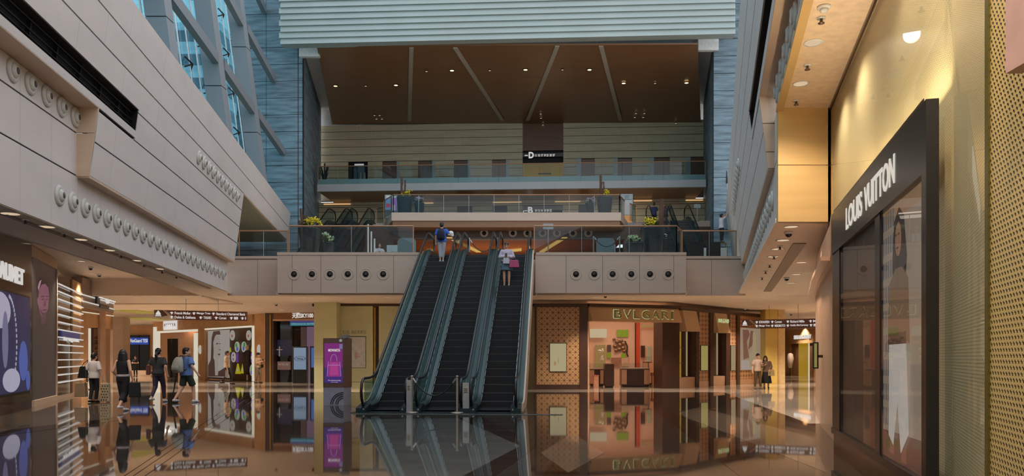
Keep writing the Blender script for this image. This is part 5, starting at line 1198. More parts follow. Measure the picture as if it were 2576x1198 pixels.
# inside of that shop
m_pink = mat('pink_beige_wall', RGB(208, 172, 148), .5, emit=RGB(76, 54, 42), es=1., noise=(.8, .05, (1, 1, 1)))  # shop walls given their own glow to look lit
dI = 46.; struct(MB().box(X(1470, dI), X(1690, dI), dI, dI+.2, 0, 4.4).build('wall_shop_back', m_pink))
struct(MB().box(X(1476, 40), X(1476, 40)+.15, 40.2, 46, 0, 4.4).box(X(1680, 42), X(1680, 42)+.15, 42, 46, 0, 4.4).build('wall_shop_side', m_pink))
def ib(nm, lb, cat, px0, px1, py0, py1, mm, d=45.9, th=.08, grp=None, z0=None):
    o = MB().box(X(px0, d), X(px1, d), d-th, d, Z(py1, d) if z0 is None else z0, Z(py0, d)).build(nm, mm); tag(o, lb, cat, grp); return o
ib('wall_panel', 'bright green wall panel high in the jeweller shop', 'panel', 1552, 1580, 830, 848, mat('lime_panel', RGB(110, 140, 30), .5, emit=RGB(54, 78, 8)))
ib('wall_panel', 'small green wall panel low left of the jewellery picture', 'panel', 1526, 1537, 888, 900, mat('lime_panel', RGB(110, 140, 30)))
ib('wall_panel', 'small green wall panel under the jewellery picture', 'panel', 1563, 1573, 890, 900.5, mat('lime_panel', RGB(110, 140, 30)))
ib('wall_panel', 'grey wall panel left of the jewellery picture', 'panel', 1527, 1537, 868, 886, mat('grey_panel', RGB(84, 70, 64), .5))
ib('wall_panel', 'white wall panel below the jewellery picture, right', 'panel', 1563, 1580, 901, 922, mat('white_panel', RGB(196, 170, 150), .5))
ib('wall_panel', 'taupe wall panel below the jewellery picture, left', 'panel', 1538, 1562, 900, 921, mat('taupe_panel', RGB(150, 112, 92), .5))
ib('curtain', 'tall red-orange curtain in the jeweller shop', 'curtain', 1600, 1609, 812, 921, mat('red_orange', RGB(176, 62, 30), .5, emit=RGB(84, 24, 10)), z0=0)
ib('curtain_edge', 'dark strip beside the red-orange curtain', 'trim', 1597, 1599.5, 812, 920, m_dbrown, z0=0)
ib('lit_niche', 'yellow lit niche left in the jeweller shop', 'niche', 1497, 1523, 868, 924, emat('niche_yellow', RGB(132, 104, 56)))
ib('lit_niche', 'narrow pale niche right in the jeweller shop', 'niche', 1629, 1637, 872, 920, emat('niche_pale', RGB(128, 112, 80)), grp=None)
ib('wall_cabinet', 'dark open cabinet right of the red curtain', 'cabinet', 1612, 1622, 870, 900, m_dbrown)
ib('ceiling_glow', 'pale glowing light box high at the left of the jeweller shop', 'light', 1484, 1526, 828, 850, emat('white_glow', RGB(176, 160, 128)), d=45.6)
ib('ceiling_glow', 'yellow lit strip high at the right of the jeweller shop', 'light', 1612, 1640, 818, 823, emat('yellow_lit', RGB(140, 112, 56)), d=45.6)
t = thing('jewellery_picture', 'large picture of rounded brown beads on the jeweller back wall', 'picture', P(1562, 895, 45.8)); fI = Fr((X(1470, 45.85), 45.85), (X(1690, 45.85), 45.85))
m_bd = mat('bead_brown', RGB(104, 76, 52), .4, noise=(8, .4, (1, 1, 1))); m_bl = mat('bead_light', RGB(190, 160, 130), .4)
for (px, py, r) in ((1553, 860, 6), (1563, 858, 5), (1548, 871, 6), (1560, 868, 6), (1569, 864, 6), (1558, 879, 6), (1568, 876, 6), (1571, 884, 5), (1550, 882, 5), (1545, 854, 4)):
    m = MB(); c = P(px, py, 45.82); m.ell(c, r/F*46, .05, r/F*46*.9, 12, 8); m.build('bead', m_bd, t); m = MB(); m.ell(c+Vec((-.02, -.04, .04)), r/F*30, .03, r/F*16, 10, 6); m.build('bead_shine', m_bl, t)
m = MB(); m.tube([P(1572, 858, 45.8), P(1578, 872, 45.8), P(1577, 890, 45.8), P(1580, 898, 45.8)], .05, 6); m.build('cord', m_dbrown, t)
def counter(px0, px1, d, zt, lb, gl=True, open_=False):
    x0, x1 = X(px0, d), X(px1, d); t = thing('display_counter', lb, 'counter', ((x0+x1)/2, d+.3, 0), None)
    MB().box(x0, x1, d, d+.7, .08, zt).build('cabinet', m_dbrown, t); MB().box(x0+.05, x1-.05, d+.04, d+.66, 0, .08).build('plinth', m_blackmetal, t)
    MB().box(x0-.03, x1+.03, d-.03, d+.73, zt, zt+.05).build('top', mat('counter_top', RGB(176, 150, 128), .3), t)
    if gl:
        MB().box(x0, x1, d+.02, d+.68, zt+.05, zt+.32).build('glass_case', m_gl, t); MB().box(x0+.05, x1-.05, d+.1, d+.6, zt+.052, zt+.07).build('lit_bed', emat('case_glow', RGB(150, 126, 98)), t)
        for a in (.1, .9): MB().box(x0+(x1-x0)*a-.14, x0+(x1-x0)*a+.14, d-.012, d, .15, zt-.04).build('copper_panel', m_copper, t)
counter(1563, 1634, 42.5, .98, 'wide dark glass-topped counter in the middle of the jeweller shop')
counter(1485, 1520, 43.3, .95, 'dark counter with a glass case at the left of the jeweller shop')
counter(1522, 1545, 41.6, 1.25, 'narrow tall dark lectern counter at the jeweller entrance', False)
counter(1622, 1640, 44.6, 1.35, 'small high white-topped display case behind the wide counter', True)
t = thing('stool', 'pink-seated bar stool right of the wide glass counter', 'stool', (X(1648, 42.6), 42.6, 0)); p = Vec(t.location)
MB().box(p.x-.22, p.x+.22, 42.4, 42.8, .62, .78).build('seat', mat('salmon_seat', RGB(176, 104, 80), .5), t)
for a in (-.18, .18):
    for b in (-.16, .16): MB().cyl((p.x+a, 42.6+b, 0), (p.x+a, 42.6+b, .62), .018, n=6).build('leg', m_blackmetal, t)
t = thing('shop_chair', 'pale pink upholstered pedestal at the left of the jeweller entrance', 'stool', (X(1499, 41.2), 41.2, 0)); MB().box(X(1493, 41.2), X(1505, 41.2), 41, 41.4, 0, .62).build('body', mat('salmon_pale', RGB(196, 142, 112), .5), t); MB().box(X(1492, 41.2), X(1506, 41.2), 40.97, 41.43, .62, .68).build('cushion', mat('salmon_seat', RGB(176, 104, 80)), t)
t = thing('vase', 'white vase of pale flowers on the left counter in the jeweller shop', 'vase', (X(1514, 43.6), 43.6, 1.32)); p = Vec(t.location); p.z = 1.33
MB().lathe([(.06, 0), (.11, .15), (.05, .3), (.08, .38)], p, 14).build('vessel', m_white, t); petals('blooms', [(p+Vec((random.uniform(-.12, .12), 0, .5+random.uniform(0, .2))), .06) for _ in range(5)], .05, 7, m_wf, t)
lamp('shop_light', 'AREA', fO1.at(fO1.L*.5, 4.2, -.8), 120, WARM, size=4, sy=.6)
lamp('shop_light', 'AREA', (X(1570, 43), 43, 4.2), 120, (1, .72, .5), size=3, sy=2)
# third stretch: windows, piers and headers
t = thing('shopfront', 'row of patterned piers and lit windows receding right of the jeweller entrance', 'shopfront', fB3.at(fB3.L/2, 0, .1))
fb(fB3, t, 'top_trim', m_dbrown, 1706, 1925, 0, 0, -.4, .12, 4.1, 4.28)
def hdr(px0, px1, zt=4.1, zb=3.2):
    m = MB(); s0, s1 = fB3.sx(px0), fB3.sx(px1); m.hexa([fB3.at(s0, zb, .4), fB3.at(s1, zb, .4), fB3.at(s1, zb, -.1), fB3.at(s0, zb, -.1)], [fB3.at(s0, zt, .15), fB3.at(s1, zt, .15), fB3.at(s1, zt, -.1), fB3.at(s0, zt, -.1)]); return m.build('small_header', m_bvh, t)
hdr(1711, 1746, zb=3.0); hdr(1792, 1822, zb=3.0)
for (a, b) in ((1747, 1755), (1783, 1791), (1823, 1833), (1851, 1858), (1917, 1925)): fb(fB3, t, 'dark_pier', m_dbrown, a, b, 0, 0, -.4, .1, 0, 4.1)
for (a, b) in ((1755, 1783), (1833, 1851)):
    fb(fB3, t, 'patterned_pier', m_lat2, a, b, 0, 0, -.3, 0, .3, 4.1); fb(fB3, t, 'pier_base', m_copper, a, b, 0, 0, -.3, .02, 0, .3)
    w_ = fb(fB3, t, 'window_frame', m_bronze, a+.25*(b-a)-.8, a+.85*(b-a)+.8, 869, 933, 0, .04); fb(fB3, w_, 'window_light', m_win2 if a > 1800 else emat('window_green', RGB(138, 128, 72)), a+.25*(b-a), a+.85*(b-a), 870, 932, .04, .05)
fb(fB3, t, 'patterned_wall', m_lat2, 1858, 1917, 0, 0, -.3, 0, .3, 4.1); fb(fB3, t, 'wall_base', m_copper, 1858, 1917, 0, 0, -.3, .02, 0, .3)
for (a, b, c_) in ((1709, 1747, 'y'), (1791, 1823, 'w')):
    fb(fB3, t, 'window_base', m_copper, a, b, 0, 0, -.4, .02, 0, .55); fb(fB3, t, 'window_back', m_win2 if c_ == 'w' else emat('gold_window', RGB(138, 112, 30)), a, (a+b)/2, 0, 0, -.4, -.35, .55, 3.0); fb(fB3, t, 'window_reveal', m_dbrown, (a+b)/2, b-3, 0, 0, -.4, -.3, .55, 3.0); fb(fB3, t, 'lit_edge', m_win2, b-9, b-7, 0, 0, -.3, -.25, .6, 3.0)
    for k in range(2): fb(fB3, t, 'shelf', m_brown, a, (a+b)/2, 0, 0, -.35, -.2, 1.3+k*.8, 1.34+k*.8)
fb(fB3, t, 'pilaster', m_lat2, 1706, 1710, 0, 0, -.3, 0, 0, 3.2)
px_text('small_letters', fB3, 1794, 1820, 803, 813, 'BVLGARI', .33, emat('green_halo', RGB(140, 146, 98)), t, .02, .03)
t2 = thing('poster', 'large pale poster of a figure in white on the patterned wall behind the couple', 'poster', fB3.at(fB3.sx(1887), fB3.zy(1887, 931), .05))
fb(fB3, t2, 'sheet', emat('poster_rose', RGB(136, 118, 100)), 1862, 1912, 826, 931, .0, .05); fb(fB3, t2, 'white_band', emat('poster_band', RGB(146, 134, 126)), 1862, 1892, 907, 930, .05, .056)
def bp_(px, py): return (fB3.sx(px), fB3.zy(px, py))
m = MB(); m.flat(fB3, [bp_(*q) for q in ((1866, 830), (1880, 830), (1884, 842), (1876, 860), (1882, 900), (1868, 905))], .056); m.flat(fB3, [bp_(*q) for q in ((1886, 832), (1896, 834), (1890, 870), (1880, 880))], .056); m.build('rose_shapes', emat('poster_rose2', RGB(104, 70, 56)), t2)
m = MB(); m.flat(fB3, ellpts(fB3.sx(1895), fB3.zy(1895, 850), .22, .42), .062); m.flat(fB3, [bp_(*q) for q in ((1891, 860), (1899, 860), (1902, 884), (1911, 895), (1911, 925), (1882, 925), (1884, 893), (1890, 884))], .062); m.build('pale_figure', emat('poster_skin', RGB(142, 128, 98)), t2)
# pillars, far boutique
m_yp = mat('yellow_lit_stone', RGB(214, 184, 98), .4, noise=(.6, .04, (1, 1, 2)))  # plain yellow stone, no glow
struct(MB().box(X(1926, 47), X(1956, 47), 47, 48, 0, 4.5).build('wall_pillar_yellow', m_yp)); struct(MB().box(X(1957, 47.3), X(1975, 47.3), 47.3, 48.5, 0, 4.5).build('wall_pillar_right', mat('cream_pillar', RGB(214, 184, 138), .4)))
fT = frp(1970, 70, 2075, 62)
t = thing('shopfront', 'far beige boutique with grey lettering and a bright yellow doorway, right', 'shopfront', fT.at(fT.L/2, 0, .1)); m_be = mat('boutique_beige', RGB(196, 150, 104), .5)
fb(fT, t, 'header', m_be, 1970, 2075, 836, 864, -.3, 0, None, 4.0); fb(fT, t, 'upper_wall', m_ceil, 1970, 2075, 0, 0, -.3, -.05, 4.0, 4.5); fb(fT, t, 'pier', m_be, 1970, 1988, 0, 0, -.3, 0, 0, 3.2); fb(fT, t, 'dark_window', m_brown, 1988, 2006, 0, 0, -.3, -.12, 0, 3.2)
fb(fT, t, 'yellow_doorway', emat('door_yellow', RGB(146, 112, 22)), 2006, 2031, 0, 0, -.3, -.1, 0, 3.2); fb(fT, t, 'lit_edge', m_lit, 2031, 2033, 0, 0, -.3, -.08, 0, 3.2); fb(fT, t, 'inner_wall', m_be, 2033, 2075, 0, 0, -.3, -.12, 0, 3.2); fb(fT, t, 'pier', m_brown, 2035, 2043, 0, 0, -.12, -.08, 0, 3.0)
px_text('lettering', fT, 1998, 2041, 843, 853, 'STELLA McCARTNEY', .03, m_letter, t, .02, .05)
m = MB(); c = fT.at(fT.sx(1998), 0, .35); m.lathe([(.14, .7), (.3, 1.5), (.22, 1.9), (.06, 2.0)], c, 12); m.build('garment', m_fascia, t); m = MB(); m.cyl(c, c+Vec((0, 0, 2.1)), .03, n=8); m.build('garment_stand', m_blackmetal, t)
# hanging directory signs
def directory(lb, fr, pa, pb, ya, yb, rows, rods, slant):
    d0 = fr.d((pa+pb)/2); t = thing('directory_sign', lb, 'sign', fr.at(fr.sx((pa+pb)/2), fr.zy((pa+pb)/2, yb), 0), 'hanging directory signs'); m = MB(); zt, zb = fr.zy(pb, ya), fr.zy(pb, yb); h = zt-zb; s0, s1 = fr.sx(pa), fr.sx(pb)
    m.flat(fr, [(s0, zt), (s0+.38, zt), (s0+.38+h*.5, zt-h*.55), (s0+.2, zt-h*.75), (s0, zt-h*.72)], .0, .07); m.build('icon_plate', mat('taupe_plate', RGB(110, 82, 66), .4), t)
    m = MB(); m.flat(fr, [(s0+.5, zt), (s1, zt), (s1, zb), (s0+1.05, zb)], .0, .08); m.build('board', m_red, t)
    m = MB(); m.flat(fr, [(s0+.4, zt), (s0+.5, zt), (s0+1.05, zb), (s0+.95, zb)], .0, .085); m.build('diagonal_bar', m_fascia, t)
    m = MB(); c = s0+.18; zc = zt-h*.36; m.flat(fr, [(c-.11, zc-.08), (c+.11, zc-.08), (c+.11, zc), (c, zc+.15), (c-.11, zc)], .07, .01); m.flat(fr, [(c-.14, zc-.14), (c+.14, zc-.14), (c+.14, zc-.1), (c-.14, zc-.1)], .07, .01); m.build('lift_icon', m_letter, t)
    for (px0, px1, row, tx) in rows:
        z0 = zt-h*(.42 if row == 0 else .86); hh = h*.28; a, b = fr.sx(px0), fr.sx(px1); m = MB(); k = a+.09
        m.flat(fr, [(k-.035, z0), (k+.035, z0), (k+.035, z0+hh*.55), (k+.1, z0+hh*.55), (k, z0+hh), (k-.1, z0+hh*.55), (k-.035, z0+hh*.55)], .08, .01); m.build('arrow', m_letter, t)
        if tx == '#':
            n = 3 if px1-px0 > 14 else 1; w = (b-a-.2)/n; m = MB()
            for q in range(n): m.flat(fr, [(a+.22+q*w, z0), (a+.22+q*w+w*.8, z0), (a+.22+q*w+w*.8, z0+hh), (a+.22+q*w, z0+hh)], .08, .01)
            m.build('pictogram', m_letter, t)
        else: m = MB(); m.text(tx, fr.at(a+.22, z0, .08), fr.u, b-a-.22, hh, .01, bold=.025); m.build('entry', m_letter, t)
    for px in rods: p = fr.at(fr.sx(px), zt, .04); m = MB(); m.cyl(p, Vec((p.x, p.y, 4.5)), .012, n=6); m.build('rod', m_steel, t)
fS1 = frp(388, 38, 622, 39.6)
directory('left hanging brown directory sign over the walking shoppers', fS1, 388, 622, 785, 808, [(427, 480, 0, 'Franck Muller'), (483, 529, 0, 'Mango Tree'), (532, 617, 0, 'Standard Chartered Bank'), (427, 492, 1, 'Dolce & Gabbana'), (500, 531, 1, 'TASAKI'), (539, 569, 1, 'Corum'), (577, 598, 1, '#'), (605, 618, 1, '#')], (468, 549), 1)
fS2 = frp(1866, 44, 2090, 42)
directory('right hanging brown directory sign beyond the couple', fS2, 1866, 2090, 801, 824, [(1900, 1936, 0, 'KWANPEN'), (1939, 1967, 0, 'Corum'), (1978, 2024, 0, 'Richard Mille'), (2035, 2080, 0, 'Miu Miu'), (1900, 1937, 1, 'Mango Tree'), (1939, 1976, 1, 'MIKIMOTO'), (1978, 2034, 1, 'Stella McCartney'), (2036, 2055, 1, '#'), (2056, 2068, 1, '#')], (1935, 2008), 1)

# ================================================================== THE NEAR RIGHT STORE
def gold(name, base, dark, cu, cz, amt, rough=.3):
    m = bpy.data.materials.new(name); m.use_nodes = True; T = m.node_tree; b = T.nodes['Principled BSDF']; b.inputs['Roughness'].default_value = rough; b.inputs['Metallic'].default_value = .0
    tc = T.nodes.new('ShaderNodeTexCoord'); sp = T.nodes.new('ShaderNodeSeparateXYZ'); T.links.new(tc.outputs['Object'], sp.inputs[0])
    def M(op, a, b_=None):
        n = T.nodes.new('ShaderNodeMath'); n.operation = op
        for i, q in enumerate((a, b_)):
            if q is None: continue
            if isinstance(q, (int, float)): n.inputs[i].default_value = q
            else: T.links.new(q, n.inputs[i])
        return n.outputs[0]
    su = M('DIVIDE', M('ADD', sp.outputs[1], 60), cu); sv = M('DIVIDE', M('ADD', sp.outputs[2], 60), cz)
    row = M('FLOOR', sv); u = M('FRACT', M('ADD', su, M('MULTIPLY', row, .5))); v = M('FRACT', sv)
    a1 = M('MULTIPLY', M('LESS_THAN', M('ABSOLUTE', M('SUBTRACT', u, .38)), .16), M('LESS_THAN', M('ABSOLUTE', M('SUBTRACT', v, .34)), .24))
    a2 = M('MULTIPLY', M('LESS_THAN', M('ABSOLUTE', M('SUBTRACT', u, .66)), .14), M('LESS_THAN', M('ABSOLUTE', M('SUBTRACT', v, .58)), .18))
    f = M('MULTIPLY', M('MAXIMUM', a1, a2), amt)
    nz = T.nodes.new('ShaderNodeTexNoise'); nz.inputs['Scale'].default_value = .7; T.links.new(tc.outputs['Object'], nz.inputs[0])
    cr = T.nodes.new('ShaderNodeMixRGB'); cr.inputs[1].default_value = base; cr.inputs[2].default_value = [c*.86 for c in base[:3]]+[1]; T.links.new(nz.outputs['Fac'], cr.inputs[0])
    mx_ = T.nodes.new('ShaderNodeMixRGB'); mx_.inputs[2].default_value = dark; T.links.new(cr.outputs[0], mx_.inputs[1]); T.links.new(f, mx_.inputs[0]); T.links.new(mx_.outputs[0], b.inputs['Base Color'])
    return m
m_gold = gold('pierced_gold', RGB(220, 186, 116), RGB(40, 28, 14), .052, .036, 1.)
m_weave = gold('woven_gold', RGB(234, 218, 172), RGB(84, 70, 44), .04, .028, .85)
fac = [(1.6, -1.0), (2.17, 2.0), (3.1, 5.1), (4.09, 7.4), (5.40, 11.67), (6.80, 16.78)]
mb = MB(); mb.prism([fac[0], fac[1], fac[2], (fac[2][0]+.5, fac[2][1]), (fac[0][0]+.5, fac[0][1])], 0, 6.93); struct(mb.build('wall_pierced', m_gold))
mb = MB(); pp = fac[2:]; mb.prism([(x+.06, y) for x, y in pp]+[(x+.5, y) for x, y in reversed(pp)], 0, 6.93); struct(mb.build('wall_woven', m_weave))
gp = thing('window_glass', '', '', (4.6, 9.5, 0)); del gp['label'], gp['category']; gp.name = 'window_2'; struct(gp)
m = MB(); m.prism([(x, y) for x, y in pp]+[(x+.012, y) for x, y in reversed(pp)], 0.02, 6.92); m.build('pane', glass('facade_glass', (.98, .98, .96, 1), .5), gp)
m = MB(); m.prism([(3.07, 5.05), (3.13, 5.05), (3.15, 5.12), (3.09, 5.12)], 0, 6.93); m.build('pane_edge', mat('pane_edge_gold', RGB(110, 96, 40), .3, .3), gp)
m = MB(); q = [(x-.02, y) for x, y in pp[1:]]; m.prism(q+[(x+.02, y) for x, y in reversed(pp[1:])], 6.86, 6.93); m.prism([(6.74, 16.7), (6.8, 16.7), (6.83, 16.79), (6.77, 16.79)], 4.0, 6.93); m.build('bronze_frame', m_bronze, gp)
fw = Fr((5.54, 13.33), (3.97, 7.30)); fwF = Fr((5.44, 13.36), (3.87, 7.33))
lv = thing('shopfront', 'black-framed display window box with white lettering on the woven gold front', 'shopfront', fw.at(fw.L/2, 0, .05))
q0, q1 = fw.at(0, 0, .03), fw.at(fw.L, 0, .03); fwP = Fr(q0, q1)
ms = mat('sign_black_brown', RGB(30, 25, 23), .25)
Z0, Z1, Z2 = .42, 3.35, 4.02
w1a, w1b, w2a, w2b = fwF.sx(2107), fwF.sx(2195), fwF.sx(2207), fwF.sx(2315)
def lb_(nm, mm, s0, s1, z0, z1, o0, o1): m = MB(); fw.box(m, s0, s1, z0, z1, o0, o1); return m.build(nm, mm, lv)
lb_('sign_band', ms, 0, fw.L, Z1, Z2, -.01, .1); lb_('near_column', ms, w2b+.02, fw.L, 0, Z1, -.01, .1); lb_('far_frame', ms, 0, w1a, Z0-.06, Z1, .0, .08); lb_('mullion', ms, w1b, w2a, Z0-.06, Z1, .04, .08); lb_('sill', ms, 0, w2b+.02, Z0-.1, Z0, -.1, .1)
lb_('plinth', mat('bronze_plinth', RGB(92, 66, 48), .15, .5), 0, w2b+.02, 0, Z0-.1, -.1, .06)
lb_('window_pane', glass('window_glass', (.98, .98, .97, 1), .6), w1a, w2b, Z0, Z1, .06, .068)
lb_('window_back', mat('window_backdrop', RGB(120, 88, 66), .5), fwP.sx(2104), fwP.sx(2200), Z0, Z1, .0, .02)
for i_, wd in enumerate(('LOUIS', 'VUITTON')):
    a, b = ((2128, 2168), (2174, 2250))[i_]; s0, s1 = fwF.sx(a), fwF.sx(b); m = MB(); m.text(wd, fw.at(s0, 3.52, .1), fw.u, s1-s0, .33, .02, bold=.012); m.build('lettering', emat('lv_letters', RGB(206, 200, 186)), lv)
v2a, v2b = fwP.sx(2200), fwP.sx(2318)
pz = thing('poster', 'tall backdrop picture of a long-haired woman in pale trousers behind the near window', 'poster', fw.at((v2a+v2b)/2, Z0, .02))
def lz(px, py): s = fwF.sx(px); return (s, EYE+(HY-py)/F*fw.at(s, 0).y)
def lflat(nm, shapes, col, off):
    m = MB()
    for q in shapes: m.flat(fw, q, off, .0012)
    return m.build(nm, emat('lp_%d_%d_%d' % col, RGB(*col)), pz)
m = MB(); fw.box(m, v2a, v2b, Z0, Z1, .0, .02); m.build('backdrop', emat('lp_back', RGB(124, 110, 96)), pz)
lflat('ceiling_part', [[(v2a, Z1), (v2b, Z1), (v2b, Z1-.18), (v2a, Z1-.14)]], (128, 100, 72), 0.0222)
bk = []
for r in range(9):
    for c in range(7):
        s = v2a+.25+c*.13; z = .8+r*.29; bk.append([(s, z), (s+.08, z), (s+.08, z+.2), (s, z+.2)])
lflat('book_shelf', bk, (86, 84, 84), 0.0244)
lflat('floor_part', [[(v2a, Z0), (v2b, Z0), (v2b, Z0+.35), (v2a, Z0+.3)]], (84, 56, 44), 0.0244)
sm_ = fwP.sx(2262); 
def fg(*pts): return [(sm_+a*1.55, z) for a, z in pts]
lflat('hair', [fg((-.16, 3.15), (0, 3.28), (.15, 3.15), (.24, 2.7), (.2, 2.45), (-.2, 2.45), (-.22, 2.7))], (38, 28, 26), 0.0310)
lflat('face', [[(sm_+.15*math.cos(a*.3), 2.92+.19*math.sin(a*.3)) for a in range(21)]], (122, 88, 66), 0.0398)
lflat('features', [fg((-.06, 2.96), (-.02, 2.96), (-.02, 2.98), (-.06, 2.98)), fg((.02, 2.96), (.06, 2.96), (.06, 2.98), (.02, 2.98)), fg((-.035, 2.81), (.035, 2.81), (.03, 2.83), (-.03, 2.83))], (60, 36, 30), 0.0486)
lflat('torso', [fg((-.3, 2.45), (-.1, 2.6), (.1, 2.6), (.3, 2.45), (.34, 1.75), (-.36, 1.75))], (96, 76, 58), 0.0376)
lflat('arms', [fg((-.36, 2.3), (-.28, 2.4), (-.3, 1.7), (-.4, 1.3), (-.46, 1.3)), fg((.3, 2.3), (.38, 2.2), (.42, 1.8), (.3, 1.62))], (116, 84, 62), -.05)
lflat('trousers', [fg((-.28, 1.78), (.26, 1.78), (.34, .8), (.1, .55), (.0, 1.1), (-.14, .6), (-.3, .7))], (164, 160, 154), 0.0464)
lflat('belt', [fg((-.3, 1.75), (.28, 1.75), (.27, 1.88), (-.29, 1.88))], (54, 42, 34), 0.0508)
lflat('feet', [fg((-.28, .5), (-.12, .5), (-.12, .66), (-.24, .68)), fg((.1, .46), (.26, .46), (.26, .62), (.12, .6))], (110, 72, 56), 0.0442)
lflat('balloons', [[(sm_+.55+.1*math.cos(a*.3), .85+.1*math.sin(a*.3)) for a in range(21)], fg((.4, 1.6), (.42, 1.6), (.62, .9), (.58, .9))], (126, 112, 98), -.05)
# copper band that runs on behind the black box, and the copper wall below it
band = [(5.44, 13.37), (5.80, 14.3), (7.15, 18.3), (8.6, 22.3), (10.2, 26.)]
mb = MB(); mb.prism(band+[(x+.5, y) for x, y in reversed(band)], Z1, Z2); struct(mb.build('trim_26', m_copper))
wl = [(5.56, 13.37), (5.95, 14.3), (7.22, 18.3), (8.64, 22.3), (10.22, 26.)]
mb = MB(); mb.prism(wl+[(x+.6, y) for x, y in reversed(wl)], 0, Z1); mb.prism([(x+.25, y) for x, y in wl[2:]]+[(x+.6, y) for x, y in reversed(wl[2:])], Z2, 4.5); struct(mb.build('wall_copper', m_copper))
mb = MB(); mb.prism([(x-.16, y) for x, y in band[1:]]+[(x, y) for x, y in reversed(band[1:])], Z1+.02, Z1+.1); struct(mb.build('trim_27', m_copper))
p = Vec((6.85, 17.9, 1.4)); t = thing('blade_sign', 'small lit yellow-green sign projecting from the copper wall', 'sign', p)
MB().box(p.x-.02, p.x+.1, 17.75, 17.8, 1.35, 1.95).build('casing', m_blackmetal, t); MB().box(p.x-.0, p.x+.06, 17.74, 17.75, 1.38, 1.92).build('lit_face', emat('blade_glow', RGB(124, 116, 58)), t); MB().box(p.x+.08, p.x+.2, 17.75, 17.8, 1.6, 1.66).build('bracket', m_bronze, t)
p = Vec((2.70, 4.12, 3.14)); t = thing('projecting_sign', 'pale pink projecting box sign in the top right corner', 'sign', p)
MB().box(2.71, 2.80, 4.1, 4.3, 3.16, 3.9).build('box', mat('pink_box', RGB(206, 160, 140), .4), t); MB().box(2.735, 2.80, 4.085, 4.1, 3.3, 3.9).build('cream_face', emat('pink_face', RGB(190, 150, 104)), t); MB().box(2.78, 2.86, 4.15, 4.25, 3.25, 3.3).build('bracket', m_bronze, t)

# ================================================================== CEILING FITTINGS AND THEIR LIGHT
m_disc = emat('warm_disc', RGB(204, 180, 148), 1.0); m_dim = mat('pale_disc', RGB(232, 214, 190), .4)
m_spr = mat('sprinkler_metal', RGB(120, 100, 84), .35, .6)
def onz(px, py, z): d = ZD(py, z); return Vec((X(px, d), d, z))
def downlight(p, r, lb, grp, pw=0, col=WARM, on=True, spot=1.9):
    t = thing('downlight', lb, 'downlight', p, grp); MB().cyl(p+Vec((0, 0, -.012)), p+Vec((0, 0, -.002)), r, n=18).build('lens', m_disc if on else m_dim, t); m = MB(); m.lathe([(r*1.02, -.013), (r*1.22, -.012), (r*1.25, -.0015), (r*1.02, -.0015)], p, 18, False); m.build('trim_ring', m_white, t)
    if pw: lamp('downlight_lamp', 'SPOT', p+Vec((0, 0, -.05)), pw*3.6, col, t, size=r, spot=spot)
    return t
def sprinkler(p, lb, grp):
    t = thing('sprinkler', lb, 'sprinkler', p, grp); m = MB(); m.lathe([(.07, -.02), (.07, -.002)], p, 12); m.build('rosette', m_white, t); m = MB(); m.lathe([(.02, -.02), (.025, -.08), (.05, -.085), (.05, -.095), (.0, -.1)], p, 12); m.build('head', m_spr, t)
for px, py in ((26, 537), (116, 570), (200, 602), (272, 629), (340, 655), (398, 676)): downlight(onz(px, py, 4.5), .17, 'round warm downlight in the soffit along the foot of the left wall', 'downlights under the left wall', 26)
for px, py in ((64, 552), (162, 587), (240, 618), (305, 641), (362, 664), (408, 681), (444, 694)): sprinkler(onz(px, py, 4.5), 'small sprinkler head in the soffit along the foot of the left wall', 'sprinklers under the left wall')
def lslot(pa, pb, w, lb, z=4.497):
    a, b = onz(*pa, z), onz(*pb, z); o = MB().prism([a.xy, (a.x+w, a.y), (b.x+w, b.y), b.xy], z-.012, z); o = o.build('slot_diffuser', mat('diffuser_brown', RGB(120, 94, 72), .5)); tag(o, lb, 'air diffuser', 'linear slot diffusers')
lslot((0, 539), (522, 726), .16, 'long thin brown slot diffuser in the left soffit'); 
a, b = onz(1995, 612, 4.497), onz(1921, 733, 4.497)
o = MB().prism([a.xy, (a.x+.34, a.y), (b.x+.34, b.y), b.xy], 4.48, 4.497).build('slot_diffuser', mat('diffuser_brown', RGB(120, 94, 72))); tag(o, 'broad brown slot diffuser in the right ceiling', 'air diffuser', 'linear slot diffusers')
for px, py in ((2046, 107), (2014, 210)): downlight(onz(px, py, 6.93), .13, 'round downlight in the raised ceiling at upper right, '+('nearer' if py < 150 else 'farther')+' one', 'downlights in the raised ceiling', 110, spot=2.5)
for x, y in ((4.2, 9.2), (3.3, 6.6), (2.4, 4.2), (1.6, 1.8)): downlight(Vec((x-.5, y, 6.93)), .06, 'round downlight in the raised ceiling, nearer than the two at upper right', 'nearer downlights in the raised ceiling', 190, spot=2.6)  # extra downlights out of view, added to brighten the gold front
for px, py in ((2066, 44), (2031, 163), (2003, 253)): sprinkler(onz(px, py, 6.93), 'small sprinkler head in the raised ceiling at upper right', 'sprinklers in the raised ceiling')
t = thing('smoke_detector', 'white smoke detector at the top of the raised ceiling', 'detector', onz(2073, 16, 6.93)); p = Vec(t.location); MB().lathe([(.1, -.002), (.1, -.03), (.06, -.04)], p, 16).build('base', m_white, t); MB().lathe([(.06, -.04), (.06, -.075), (.03, -.085), (0, -.085)], p, 16).build('head', m_white, t)
for px, py in ((1990, 570), (1970, 604), (1956, 626), (1945, 645), (2015, 660), (2003, 690), (1990, 712)): downlight(onz(px, py, 4.5), .14, 'round downlight in the low right ceiling beside the broad diffuser', 'downlights in the right ceiling', 110)
for px, py in ((1962, 619), (1947, 644), (1936, 666), (1926, 682), (1917, 698)): sprinkler(onz(px, py, 4.5), 'small sprinkler head in the low right ceiling along the wall', 'sprinklers in the right ceiling')
